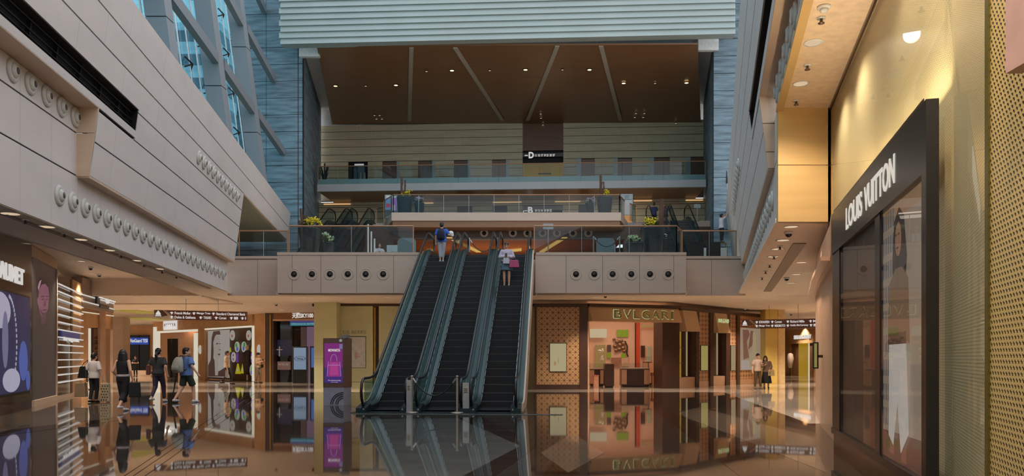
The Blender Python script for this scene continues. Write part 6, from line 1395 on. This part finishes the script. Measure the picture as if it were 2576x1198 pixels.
def dome(px, py, z, lb):
    p = onz(px, py, z); t = thing('dome_camera', lb, 'camera', p, 'dome cameras on the ceilings'); MB().lathe([(.1, -.002), (.1, -.05), (.08, -.06)], p, 14).build('base', m_white, t); m = MB(); m.ell(p+Vec((0, 0, -.06)), .075, .075, .075, 12, 8); m.build('dome', m_blackmetal, t)
dome(1984, 583, 4.5, 'dome camera in the low right ceiling below the veneered end'); dome(1979, 698, 4.5, 'dome camera in the low right ceiling beyond the diffuser'); dome(228, 672, 5.3, 'dome camera over the left shops, nearest the dark panel'); dome(250, 690, 5.3, 'dome camera over the left shops, second from the dark panel')
dome(695, 764, 4.5, 'dome camera before the dark timber entrance'); dome(1523, 743, 4.5, 'dome camera before the gilded header'); dome(1873, 777, 4.5, 'dome camera over the receding piers'); dome(1990, 789, 4.5, 'dome camera above the right directory sign')
k = 0
for y, xs in ((37.5, (-18, -14, -10, -6, 4, 8, 12)), (44.5, (-24, -19, 14, 18)), (47.5, (-29, -24, -19, -14, 17, 21)), (57.0, (-36, -31, 22, 27)), (62.5, (-36, -30.5, 28)), (65.5, (-33.5, 24))):
    for x in xs: downlight(Vec((x, y, 4.5)), .12, 'small warm downlight in the ceiling over the ground floor shops', 'downlights over the shops', 250 if y < 60 else 240)  # invented grid of downlights, added to light the ground floor
for x, y in ((-13.5, 20), (-15.2, 25.5), (-16.5, 30), (-18.5, 34.5), (-19.5, 39)): downlight(Vec((x, y, 5.3)), .12, 'warm downlight in the higher ceiling over the far left shops', 'downlights over the far left shops', 190)  # added downlights, brightening the left shop fronts and ceiling
for x, y in ((8.4, 24), (10.4, 29.5), (13, 33.5)): downlight(Vec((x+1.4, y, 4.5)), .12, 'warm downlight over the walkway beside the copper wall', 'downlights by the copper wall', 120)  # added downlights, brightening the right walkway

t = thing('cove_light', 'low light trough on top of the black sign band of the near right store', 'ceiling light', fw.at(fw.L/2, Z2, .04))  # invented trough and lamps, brightening the raised ceiling and gold front
m = MB(); fw.box(m, .2, fw.L-.15, Z2+.002, Z2+.02, .0, .09); fw.box(m, .2, fw.L-.15, Z2+.02, Z2+.05, .08, .09); m.build('trough', m_bronze, t)
m = MB(); fw.box(m, .25, fw.L-.2, Z2+.02, Z2+.03, .01, .07); m.build('strip', m_disc, t)
for k in range(4):
    q = fw.at(fw.L*(k+.5)/4, Z2+.06, .05); l = lamp('cove_lamp', 'AREA', q, 30, (1, .80, .54), t, size=1.3, sy=.08); zq = Vec((.25, -.07, -1)).normalized(); xq = (fw.u-zq*fw.u.dot(zq)).normalized(); l.rotation_euler = Matrix((xq, zq.cross(xq), zq)).transposed().to_euler()
# ================================================================== PEOPLE
def cloth(r, g, b, n=.08): return mat('cloth_%d_%d_%d' % (r, g, b), RGB(r, g, b), .8, noise=(14, n, (1, 1, 1)))
SKIN = mat('skin', RGB(204, 156, 128), .5, noise=(9, .04, (1, 1, 1)))
m_hairb = mat('black_hair', RGB(26, 20, 18), .4, noise=(30, .3, (1, 1, .2))); m_hairbr = mat('brown_hair', RGB(62, 38, 30), .4, noise=(30, .3, (1, 1, .2)))
m_eye = mat('eye_dark', RGB(24, 18, 16), .2); m_lip = mat('lip', RGB(150, 84, 76), .5)
J0 = dict(hip=(0, 0, .92), chest=(0, .0, 1.25), neck=(0, -.01, 1.42), head=(0, .02, 1.575),
          sL=(-.17, 0, 1.375), eL=(-.235, -.03, 1.10), wL=(-.24, .05, .87), sR=(.17, 0, 1.375), eR=(.235, -.03, 1.10), wR=(.24, .05, .87),
          hL=(-.085, 0, .90), kL=(-.095, .02, .49), aL=(-.10, -.02, .085), hR=(.085, 0, .90), kR=(.095, .02, .49), aR=(.10, -.02, .085))
def person(label, cat, loc, facing, H, pose=None, top=None, legs=None, hair=('short', None), group=None, shoes=None, vox=.011, tilt=0., yaw=0., width=1., foot_dir=None):
    """top = (material, sleeve 0..2, hem z, ease); legs = (kind, material, length); facing in degrees clockwise from straight away"""
    th = math.radians(facing); f = Vec((math.sin(th), math.cos(th), 0)); r = Vec((math.cos(th), -math.sin(th), 0)); k = H/1.70; base = Vec(loc)
    def T(p): return base+r*(p[0]*k*width)+f*(p[1]*k)+Vec((0, 0, p[2]*k))
    J = {a: Vec(b) for a, b in J0.items()}
    for a, b in (pose or {}).items(): J[a] = Vec(b)
    root = thing('person', label, cat, base, group)
    def out(mb, vx=None, sm=3):
        q = remesh(mb, vx or vox*1.7, sm); q.v = [T(v) for v in q.v]; return q
    hp, ch, nk, hd = J['hip'], J['chest'], J['neck'], J['head']
    def torso(mb, e=0., zlo=None, zhi=None):
        rg = [(hp.x, hp.y, hp.z-.08, .125, .10), (hp.x, hp.y, hp.z, .162, .118), (hp.x*.6+ch.x*.4, hp.y*.6+ch.y*.4, hp.z+.13, .138, .098), (ch.x, ch.y, ch.z-.06, .152, .108), (ch.x, ch.y, ch.z+.05, .166, .108), (nk.x*.6+ch.x*.4, nk.y*.6+ch.y*.4, nk.z-.045, .155, .085), (nk.x, nk.y, nk.z+.0, .075, .062)]
        rg = [(a, b, c, d+e, g+e) for a, b, c, d, g in rg]
        if zlo is not None:
            lo = [q for q in rg if q[2] > zlo+.02]; q = lo[0]; rg = [(q[0], q[1], zlo, max(q[3], .165+e), max(q[4], .125+e))]+lo
        if zhi is not None: rg = [q for q in rg if q[2] < zhi]
        mb.loft(rg, 18)
    R = Matrix.Rotation(math.radians(-yaw), 3, 'Z') @ Matrix.Rotation(math.radians(-tilt), 3, 'X')
    def hd_(p): return hd+R @ (Vec(p)*1.07)
    b = MB(); torso(b); b.cap(nk-Vec((0, 0, .05)), hd_((0, -.02, -.06)), .058, .052)
    b.ell(hd_((0, -.012, .03)), .076, .094, .095, 16, 12, R); b.ell(hd_((0, .025, -.045)), .058, .068, .075, 14, 10, R); b.ell(hd_((0, .04, -.09)), .034, .034, .028, 10, 8, R)
    b.cyl(hd_((0, .085, .02)), hd_((0, .112, -.028)), .010, .018, 8); b.ell(hd_((0, .104, -.03)), .02, .014, .012, 8, 6, R)
    for s in (-1, 1): b.ell(hd_((s*.078, -.008, -.01)), .012, .022, .034, 8, 8, R); b.ell(hd_((s*.04, .07, -.03)), .022, .02, .02, 8, 6, R)
    b.ell(hd_((0, .086, -.066)), .026, .014, .012, 8, 6, R)
    def hand(b, e, w, s):
        d = (w-e).normalized(); sd = d.cross(Vec((0, 1, 0))); sd = (sd if sd.length > .2 else Vec((1, 0, 0))).normalized(); up = sd.cross(d).normalized()
        b.cap(w-d*.01, w+d*.075, .027, .034, 8); b.cap(w+d*.03+sd*.014, w+d*.08+sd*.022, .022, .018, 8); b.cap(w+d*.03-sd*.014, w+d*.08-sd*.022, .022, .018, 8)
        for i, (o, L) in enumerate(((-.03, .058), (-.010, .072), (.011, .068), (.03, .05))):
            p0 = w+d*.085+sd*o; p1 = p0+d*(L*.5)+up*.006; p2 = p1+d*(L*.42)+up*.026; b.cap(p0, p1, .0105, .0098, 6); b.cap(p1, p2, .0098, .0085, 6)
        q = w+d*.03-sd*(.03*s); b.cap(q, q-sd*(.026*s)+d*.03+up*.012, .0125, .011, 6); b.cap(q-sd*(.026*s)+d*.03+up*.012, q-sd*(.03*s)+d*.06+up*.03, .011, .009, 6)
    for a, s in (('L', -1), ('R', 1)):
        S, E, Wr = J['s'+a], J['e'+a], J['w'+a]; b.cap(S, E, .052, .041); b.cap(E, Wr, .041, .027); hand(b, E, Wr, s)
        Hh, K, A = J['h'+a], J['k'+a], J['a'+a]; b.cap(Hh, K, .083, .056); b.cap(K, K.lerp(A, .4), .054, .055); b.cap(K.lerp(A, .4), A, .055, .036)
        fd = Vec((0, 1, 0)) if foot_dir is None else Vec(foot_dir[a]).normalized()
        b.cap(A-fd*.03-Vec((0, 0, .045)), A+fd*.12-Vec((0, 0, .055)), .036, .03)
    out(b, vox, 2).build('body', SKIN, root)
    # face details
    m = MB()
    for s in (-1, 1): m.ell(hd_((s*.03, .078, .006)), .011, .008, .006, 8, 6, R)
    m.v = [T(v) for v in m.v]; m.build('eyes', m_eye, root)
    m = MB()
    for s in (-1, 1): m.ell(hd_((s*.03, .083, .026)), .02, .006, .004, 8, 6, R)
    m.v = [T(v) for v in m.v]; m.build('eyebrows', hair[1] or m_hairb, root)
    m = MB(); m.ell(hd_((0, .097, -.067)), .024, .006, .006, 8, 6, R); m.v = [T(v) for v in m.v]; m.build('mouth', m_lip, root)
    # hair
    h = MB(); h.ell(hd_((0, -.022, .048)), .09, .098, .094, 18, 12, R); h.ell(hd_((0, -.052, .0)), .082, .07, .085, 16, 10, R)
    if hair[0] in ('short', 'crop'): h.ell(hd_((0, .03, .098)), .066, .05, .036, 12, 8, R)
    if hair[0] == 'long':
        h.loft([(hd.x, hd.y-.055, hd.z-.42, .10, .03), (hd.x, hd.y-.06, hd.z-.32, .135, .05), (hd.x, hd.y-.055, hd.z-.15, .125, .07), (hd.x, hd.y-.05, hd.z+.02, .10, .08), (hd.x, hd.y-.04, hd.z+.08, .06, .05)], 16)
        for s in (-1, 1): h.cap(hd_((s*.075, .01, .03)), hd_((s*.1, .0, -.2)), .03, .03, 8)
    if hair[0] == 'pony':
        h.cap(hd_((0, -.10, .0)), hd_((0, -.14, -.08)), .035, .045, 10); h.cap(hd_((0, -.14, -.08)), hd_((.0, -.13, -.34)), .045, .022, 10)
    if hair[0] == 'bun': h.ell(hd_((0, -.09, .09)), .045, .045, .045, 12, 8)
    if hair[0] == 'bob':
        for s in (-1, 1): h.cap(hd_((s*.07, -.01, .03)), hd_((s*.075, .0, -.09)), .034, .03, 8)
        h.ell(hd_((0, -.07, -.06)), .085, .05, .07, 12, 8, R)
    out(h, .012, 2).build('hair', hair[1] or m_hairb, root)
    # garments
    if top:
        m_, sl_, hem, ease = top; g = MB(); torso(g, .012+ease*.6, hem); g.ell(nk+Vec((0, 0, -.02)), .085, .075, .04, 12, 8)
        for a in 'LR':
            S, E, Wr = J['s'+a], J['e'+a], J['w'+a]
            if sl_ > 0:
                q = min(1, sl_); g.ell(S+Vec((0, 0, -.012)), .058+ease*.35, .06+ease*.4, .056+ease*.3, 12, 8); g.cyl(S, S.lerp(E, q), .058+ease*.45, (.060-.012*q)+ease*.9, 12)
                if sl_ > 1: g.ell(E, .05+ease*.6, .05+ease*.6, .05+ease*.6, 10, 8); g.cyl(E, E.lerp(Wr, sl_-1), .05+ease*.6, .04+ease*.5, 12)
        out(g).build('top', m_, root)
    if legs:
        kind, m_, ln = legs; g = MB(); e = .014
        if kind == 'skirt':
            g.loft([(hp.x, hp.y, ln, .2+(hp.z-ln)*.12, .17+(hp.z-ln)*.12), (hp.x, hp.y, hp.z-.08, .19, .145), (hp.x, hp.y, hp.z+.1, .15, .11)], 18)
        else:
            g.loft([(hp.x, hp.y, hp.z-.1, .15, .115), (hp.x, hp.y, hp.z, .178, .134), (hp.x, hp.y, hp.z+.12, .152, .112)], 18)
            for a in 'LR':
                Hh, K, A = J['h'+a], J['k'+a], J['a'+a]; g.ell(Hh, .098, .105, .1, 12, 8)
                q = min(1, ln); e2 = .03 if kind == 'shorts' else (.03 if kind == 'wide' else .0)
                g.cyl(Hh, Hh.lerp(K, q), .1, .1+(.072+e2-.1)*q, 12)
                if ln > 1: g.ell(K, .072+e2, .072+e2, .072, 12, 8); g.cyl(K, K.lerp(A, ln-1), .071+e2, .053+e2, 12)
        out(g).build({'skirt': 'skirt', 'shorts': 'shorts'}.get(kind, 'trousers'), m_, root)
    sm_ = shoes or m_blackmetal
    for a in 'LR':
        A = J['a'+a]; fd = Vec((0, 1, 0)) if foot_dir is None else Vec(foot_dir[a]).normalized(); g = MB()
        g.cap(A-fd*.045-Vec((0, 0, .04)), A+fd*.06-Vec((0, 0, .045)), .044, .042, 10); g.cap(A+fd*.06-Vec((0, 0, .048)), A+fd*.15-Vec((0, 0, .055)), .042, .034, 10)
        g.v = [Vec(v) for v in g.v]
        q = remesh(g, .014, 2); q.v = [T(v) for v in q.v]; q.build('shoe', sm_, root)
    return root, T, J
def bag(name, label, c, w, h, d, m_, facing=0., handle=None, pat=None, mh=None, taper=.85):
    th = math.radians(facing); r = Vec((math.cos(th), -math.sin(th), 0)); f = Vec((math.sin(th), math.cos(th), 0)); c = Vec(c)
    t = thing(name, label, 'bag', c); m = MB()
    lo = [c-r*w/2-f*d/2, c+r*w/2-f*d/2, c+r*w/2+f*d/2, c-r*w/2+f*d/2]; up = Vec((0, 0, h)); hi = [c+(p-c)*taper+up for p in lo]; m.hexa(lo, hi)
    me = m.build('body', m_, t)
    bv = me.modifiers.new('bevel', 'BEVEL'); bv.width = .02; bv.segments = 2
    if pat:
        m = MB()
        for i in range(6):
            for j in range(3):
                p = c+r*(w*(-.3+.3*j+(.12 if i % 2 else 0))*.9)+Vec((0, 0, h*(.1+.15*i))); m.ell(p-f*(d/2*(1-.15*(.1+.15*i))+.002), .022, .006, .026, 8, 6)
        m.build('dots', pat, t)
    if handle is not None:
        handle = Vec(handle); m = MB()
        for s in (-1, 1):
            p = c+up+r*(s*w*.25); m.tube([p-Vec((0, 0, .03)), p.lerp(handle, .55)+r*(s*.03), handle], .011, 6)
        m.build('handles', mh or m_, t)
    return t
WALK1 = dict(kL=(-.09, .16, .50), aL=(-.095, .20, .10), kR=(.09, .02, .49), aR=(.095, -.26, .16), wL=(-.25, -.10, .88), wR=(.25, .16, .9), eL=(-.235, -.09, 1.11), eR=(.235, 0, 1.11))
WALK2 = dict(kR=(.09, .15, .50), aR=(.095, .18, .085), kL=(-.09, .0, .49), aL=(-.09, -.24, .15), wR=(.25, -.08, .88), wL=(-.25, .14, .9), eR=(.24, -.08, 1.11), eL=(-.235, 0, 1.11))
def fl(px, py): p = G(px, py); return (p.x, p.y, 0)
white_s = mat('white_sneaker', RGB(196, 190, 190), .5)
# 1 white shirt, shopping bags
pr, T, J = person('person in white shirt carrying a dark shoulder bag and shopping bags', 'person', fl(236, 1013), 12, 1.76, dict(WALK2, wL=(-.30, .02, .84), eL=(-.27, -.05, 1.1), wR=(.33, .02, .86), eR=(.28, -.04, 1.1), kR=(.08, .06, .48), aR=(.06, .03, .085), kL=(-.07, -.01, .49), aL=(-.05, -.12, .09)),
    (cloth(206, 198, 196), .95, .83, .03), ('trousers', cloth(26, 24, 26), 1.95), ('short', None))
hR, hL = T(J['wR']+Vec((0, 0, -.08))), T(J['wL']+Vec((0, 0, -.08)))
bag('tote_bag', 'cream dotted paper carrier held in the right hand of the white-shirted person', (hR.x+.1, hR.y, .03), .36, .66, .16, mat('cream_paper', RGB(172, 156, 124), .6), 10, hR, m_blackmetal)
bag('tote_bag', 'beige carrier bag held in the left hand of the white-shirted person', (hL.x-.2, hL.y, .2), .44, .5, .18, mat('beige_paper', RGB(150, 128, 102), .6), 10, hL)
c = T((-.36, -.06, .84)); t = bag('shoulder_bag', 'dark green shoulder bag hanging at the left side of the white-shirted person', c, .42, .42, .16, mat('dark_green_leather', RGB(34, 38, 34), .4), 20, T((-.19, -.05, 1.46)), None, None, .6)
# 2 black top
pr, T, J = person('long-haired person in a sleeveless black top and black trousers with a pale belt', 'person', fl(309, 1035), 4, 1.83, dict(WALK1, kL=(-.06, .10, .49), aL=(-.03, .16, .085), kR=(.06, .0, .49), aR=(.03, -.22, .17), wR=(.27, .02, .88), eR=(.25, -.06, 1.12), wL=(-.22, .12, .95)),
    (cloth(20, 18, 20), 0, .93, .012), ('wide', cloth(18, 17, 18), 1.62), ('long', None), shoes=white_s)
hp_ = J['hip']; m = MB(); m.loft([(hp_.x, hp_.y, .955, .183, .14), (hp_.x, hp_.y, 1.02, .172, .132)], 20); m.v = [T(v) for v in m.v]; m.build('belt', cloth(170, 158, 162, .3), pr, label='pale patterned belt')
hR = T(J['wR']+Vec((0, 0, -.09)))
bag('handbag', 'tall black handbag held by the long-haired person in black', (hR.x+.08, hR.y-.02, .42), .34, .44, .13, cloth(14, 14, 16), -25, hR)
# 3 grey tee
pr, T, J = person('person with a ponytail in dark grey tee and violet-grey trousers', 'person', fl(398, 1012), 5, 1.93, dict(WALK2, wL=(-.29, .08, .98), eL=(-.27, -.05, 1.14), wR=(.30, -.02, .88), eR=(.27, -.08, 1.12)),
    (cloth(52, 50, 52), .8, .88, .03), ('trousers', cloth(56, 44, 58), 1.93), ('pony', None), shoes=white_s, width=1.05)
c = T((-.33, .02, .86)); bag('shoulder_bag', 'dark red shoulder bag of the person with the ponytail', c, .36, .36, .12, mat('maroon_leather', RGB(92, 34, 32), .4), 60, T((-.20, 0, 1.45)))
# 4 blue shirt with rucksack
pr, T, J = person('person in blue polo shirt and green shorts with a pale rucksack', 'person', fl(468, 1013), 28, 1.94, dict(WALK2, hip=(0, 0, .93), wR=(.42, .05, .9), eR=(.30, -.05, 1.14), wL=(-.16, .22, 1.0), eL=(-.2, .02, 1.1), kR=(.12, .16, .5), aR=(.16, .16, .085), kL=(-.1, -.04, .49), aL=(-.13, -.3, .12)),
    (cloth(96, 122, 176), .85, .84, .05), ('shorts', cloth(42, 54, 40), .92), ('crop', None), shoes=white_s, yaw=45, width=1.1)
t = thing('rucksack', 'pale grey rucksack on the back of the person in the blue polo shirt', 'bag', T((0, -.3, .95)))
m = MB(); m.loft([(0, -.30, .93, .15, .10), (0, -.31, 1.0, .19, .14), (0, -.31, 1.2, .18, .14), (0, -.28, 1.36, .14, .10), (0, -.26, 1.42, .09, .06)], 16); m.v = [T(v) for v in m.v]; m.build('body', cloth(158, 154, 142), t)
m = MB(); m.loft([(0, -.40, .98, .12, .05), (0, -.41, 1.05, .14, .07), (0, -.41, 1.16, .13, .06)], 14); m.v = [T(v) for v in m.v]; m.build('front_pocket', cloth(140, 136, 126), t)
for s in (-1, 1):
    m = MB(); m.tube([(s*.1, -.2, 1.02), (s*.15, .02, 1.06), (s*.13, .155, 1.25), (s*.11, .07, 1.44), (s*.1, -.12, 1.46), (s*.09, -.22, 1.38)], .018, 6); m.v = [T(v) for v in m.v]; m.build('strap', cloth(60, 60, 64), t)
m = MB(); a, b = T((-.3, -.1, .82)), T((-.33, -.2, .16)); m.cyl(a, b, .035, .012, 10); o = m.build('umbrella', m_blackmetal); tag(o, 'closed dark umbrella hanging beside the rucksack wearer', 'umbrella')
# 5 man before the portrait poster
pr, T, J = person('elderly person in beige shirt walking past the portrait poster', 'person', fl(571, 968.5), 80, 1.98, dict(WALK1, wR=(.24, .04, .86), wL=(-.24, -.05, .87)), (cloth(178, 158, 134), .8, .86, .04), ('trousers', cloth(34, 30, 32), 1.93), ('crop', mat('grey_hair', RGB(70, 60, 54), .5)), vox=.014)
hR = T(J['wR']+Vec((0, 0, -.09))); bag('carrier_bag', 'white carrier with dark print held by the person in the beige shirt', (hR.x, hR.y, .45), .42, .42, .12, cloth(150, 140, 132), 80, hR, m_blackmetal)
# 6 man in cap by the wall lamp
pr, T, J = person('person in a cap and tan shirt looking at a phone beside the honey stone wall', 'person', fl(649, 964), 110, 1.9, dict(eL=(-.24, .06, 1.12), wL=(-.1, .28, 1.22), eR=(.24, .06, 1.12), wR=(.1, .28, 1.2), kL=(-.1, .1, .49), aL=(-.1, .06, .085), aR=(.1, -.1, .085)), (cloth(170, 140, 110), .9, .86, .03), ('trousers', cloth(112, 96, 80), 1.93), ('short', None), tilt=15, vox=.014)
m = MB(); hc = J['head']; m.ell(hc+Vec((0, -.01, .075)), .098, .108, .075, 14, 8); m.ell(hc+Vec((0, .1, .06)), .07, .07, .012, 12, 6); m.v = [T(v) for v in m.v]; m.build('cap', cloth(50, 42, 38), pr)
m = MB(); q = T((0, .36, 1.27)); m.box(q.x-.05, q.x+.05, q.y-.05, q.y-.035, q.z-.08, q.z+.08); tag(m.build('phone', m_blackmetal), 'dark phone in the hands of the person in the cap', 'phone')
c = T((-.2, .12, .95)); t = thing('belt_bag', 'small dark bag at the hip of the person in the cap', 'bag', c); m = MB(); m.ell(c, .1, .08, .12, 12, 8); m.build('body', m_blackmetal, t); m = MB(); m.tube([c+Vec((0, 0, .1)), T((-.05, .14, 1.3)), T((.13, .0, 1.46))], .012, 6); m.build('strap', m_blackmetal, t)
# 7 member of staff far back
pr, T, J = person('person in black with folded arms standing before the far dark shop with the blue sign', 'person', (X(341, 66.2), 66.2, 0), 175, 1.72, dict(eL=(-.25, .08, 1.12), wL=(.06, .2, 1.14), eR=(.25, .08, 1.12), wR=(-.06, .23, 1.12)), (cloth(24, 22, 24), .6, .86, .02), ('trousers', cloth(20, 20, 22), 1.93), ('short', m_hairbr), vox=.015)
# 8 climbing man on the left escalator
E8 = ES[0][2]; zn8 = ES[0][1]; v8 = 1.55+8.85; st8 = 10.3/25; rs8 = L2/25
def on_step(i, k, du): E_ = ES[i][2]; p = E_(du, 1.55+k*st8+.2, (k+1)*rs8); return p
p = on_step(0, 22, .12)
pr, T, J = person('person in bright blue shirt and pale trousers riding up the left escalator', 'person', p, 5, 1.70, dict(wR=(.33, .12, 1.16), eR=(.28, -.02, 1.16), wL=(-.24, .0, .84), aL=(-.06, -.02, .085), kL=(-.075, .0, .49), aR=(.05, .02, .085), kR=(.07, .03, .49)), (cloth(52, 98, 190), .8, .86, .035), ('trousers', cloth(172, 168, 176), 1.72), ('short', None), shoes=white_s, width=1.06)
t = thing('rucksack', 'navy rucksack on the back of the person in the bright blue shirt', 'bag', T((0, -.27, .9)))
m = MB(); m.loft([(0, -.23, .92, .13, .06), (0, -.24, 1.0, .16, .10), (0, -.24, 1.25, .15, .10), (0, -.22, 1.4, .1, .06)], 16); m.v = [T(v) for v in m.v]; m.build('body', cloth(26, 28, 48), t)
for s in (-1, 1): m = MB(); m.tube([(s*.11, -.15, .98), (s*.16, .02, 1.06), (s*.135, .15, 1.25), (s*.11, .06, 1.44), (s*.1, -.12, 1.45), (s*.08, -.18, 1.38)], .02, 6); m.v = [T(v) for v in m.v]; m.build('strap', cloth(22, 24, 40), t)
m = MB(); c = T((.34, .2, 1.26)); m.ell(c, .12, .1, .11, 12, 8); m.ell(c+Vec((.05, 0, -.08)), .08, .07, .08, 10, 6); tag(m.build('bouquet', m_wf), 'white bundle in the right hand of the person in the bright blue shirt', 'bundle')
# 9 woman riding down on the right escalator
p = on_step(2, 17, -.16)
pr, T, J = person('person with glasses and lilac cardigan riding down the right escalator', 'person', p, 184, 1.76, dict(eL=(-.26, .02, 1.12), wL=(-.05, .2, 1.12), eR=(.26, .02, 1.12), wR=(.05, .2, 1.12), aL=(-.09, 0, .085), aR=(.09, 0, .085)), (cloth(186, 176, 190), 1.75, .95, .03), ('skirt', cloth(88, 106, 122), .60), ('bun', m_hairbr), shoes=mat('beige_shoe', RGB(170, 150, 136), .5), tilt=22)
hd = J['head']; m = MB()
for s in (-1, 1): m.tube([hd+Vec((s*.034+.026*math.cos(a*.7), .098, .0+.02*math.sin(a*.7))) for a in range(10)], .004, 5)
m.v = [T(v) for v in m.v]; m.build('glasses', m_blackmetal, pr)
c = T((-.30, .16, .70)); bag('handbag', 'bright pink handbag on the arm of the woman riding down', c, .40, .30, .15, mat('pink_leather', RGB(176, 62, 104), .4), 10, T((-.24, .1, 1.14)), None, mat('dark_pink', RGB(96, 34, 60), .4))
c = T((0.0, .24, .84)); bag('carrier_bag', 'small white carrier held before the woman riding down', c, .26, .24, .1, cloth(190, 186, 194), 0, T((0, .27, 1.1)))
m = MB(); q = T((0, .30, 1.17)); m.box(q.x-.04, q.x+.04, q.y-.01, q.y+.005, q.z-.07, q.z+.07); tag(m.build('phone', m_blackmetal), 'phone in the hands of the woman riding down', 'phone')
# 10, 11 couple
pr, T, J = person('person in pale tee and olive trousers, left one of the couple', 'person', fl(1906, 979), 165, 1.80, dict(wR=(.28, .0, .9), eL=(-.22, .04, 1.12), wL=(-.12, .24, 1.2), eR=(.26, -.05, 1.12), kL=(-.12, .04, .49), aL=(-.14, .03, .085), kR=(.11, .0, .49), aR=(.13, -.03, .085)), (cloth(186, 160, 142), .8, .86, .035), ('trousers', cloth(92, 74, 52), 1.93), ('short', None), shoes=mat('grey_shoe', RGB(130, 112, 98), .6), tilt=22)
m = MB(); q = T((-.1, .31, 1.25)); m.box(q.x-.04, q.x+.04, q.y-.02, q.y-.005, q.z-.07, q.z+.07); tag(m.build('phone', m_blackmetal), 'phone held between the couple', 'phone')
pr, T, J = person('long-haired person in brown jacket and black skirt, right one of the couple', 'person', fl(1928, 978), 190, 1.70, dict(eR=(.22, .1, 1.14), wR=(.1, .28, 1.22), eL=(-.24, .02, 1.1), wL=(-.16, .18, .95), head=(.06, .05, 1.56), neck=(.03, .01, 1.42)), (cloth(120, 96, 78), 1.9, .86, .03), ('skirt', cloth(24, 22, 22), .28), ('long', m_hairbr), tilt=22)
c = T((-.22, .16, .66)); bag('tote_bag', 'pale tote bag on the arm of the right one of the couple', c, .34, .32, .12, cloth(176, 150, 104), 190, T((-.2, .14, 1.12)))
# 12 worker on the ladder
p = (X(1815, 43.52), 43.52, Z(613, 43.5)+.04)
pr, T, J = person('worker in white shirt on the yellow ladder reaching up with a pole', 'person', p, 70, 1.62, dict(eR=(.24, .14, 1.5), wR=(.22, .28, 1.72), eL=(-.22, .16, 1.5), wL=(-.14, .3, 1.66), aL=(-.07, 0, .085), aR=(.07, 0, .085), kL=(-.08, .02, .49), kR=(.08, .02, .49)), (cloth(196, 192, 200), .9, .84, .03), ('trousers', cloth(30, 30, 34), 1.93), ('short', None), tilt=-15, vox=.014)
a = T((.2, .3, 1.7)); m = MB(); m.cyl(a-Vec((0, 0, .25)), a+Vec((-.02, .1, 1.7)), .018, n=8); o = thing('cleaning_pole', 'long pole with a dark head in the hands of the worker on the ladder', 'pole', a); m.build('shaft', m_steel, o); m = MB(); m.cyl(a+Vec((-.02, .1, 1.7)), a+Vec((-.04, .13, 2.4)), .07, .02, 8); m.build('head', m_blackmetal, o)
# 13 person in navy on the lobby level, 14 seated at the desk
q = BP(1645, 560, 54.5)
person('person in navy shirt on the lobby level by the right map board', 'person', (q.x, q.y, L3), 10, 1.78, dict(wR=(.2, .25, 1.15), eR=(.25, .02, 1.1)), (cloth(46, 56, 84), .8, .86, .03), ('trousers', cloth(28, 28, 30), 1.93), ('short', None), vox=.015)
p = (X(954, 40.75), 40.75, L2-.0)
person('seated person in a white top at the desk behind the left balustrade', 'person', p, 150, 1.75, dict(hip=(0, -.05, .55), chest=(0, 0, .88), neck=(0, 0, 1.05), head=(0, .03, 1.2), sL=(-.17, 0, 1.0), sR=(.17, 0, 1.0), eL=(-.24, .1, .78), eR=(.24, .1, .78), wL=(-.14, .3, .82), wR=(.14, .3, .82), hL=(-.09, -.05, .52), hR=(.09, -.05, .52), kL=(-.1, .38, .5), kR=(.1, .38, .5), aL=(-.1, .36, .085), aR=(.1, .36, .085)), (cloth(190, 190, 196), .8, .5, .03), ('trousers', cloth(40, 40, 46), 1.93), ('bob', m_hairbr), vox=.015)
t = thing('office_chair', 'dark chair of the seated person behind the left balustrade', 'chair', p)
MB().lathe([(.22, .40), (.24, .42), (.22, .45)], p, 16).build('seat', m_blackmetal, t); MB().cyl((p[0], p[1], L2+.03), (p[0], p[1], L2+.42), .03, n=8).build('stem', m_steel, t); MB().lathe([(.24, 0), (.24, .02), (.04, .05)], p, 14).build('base', m_steel, t)
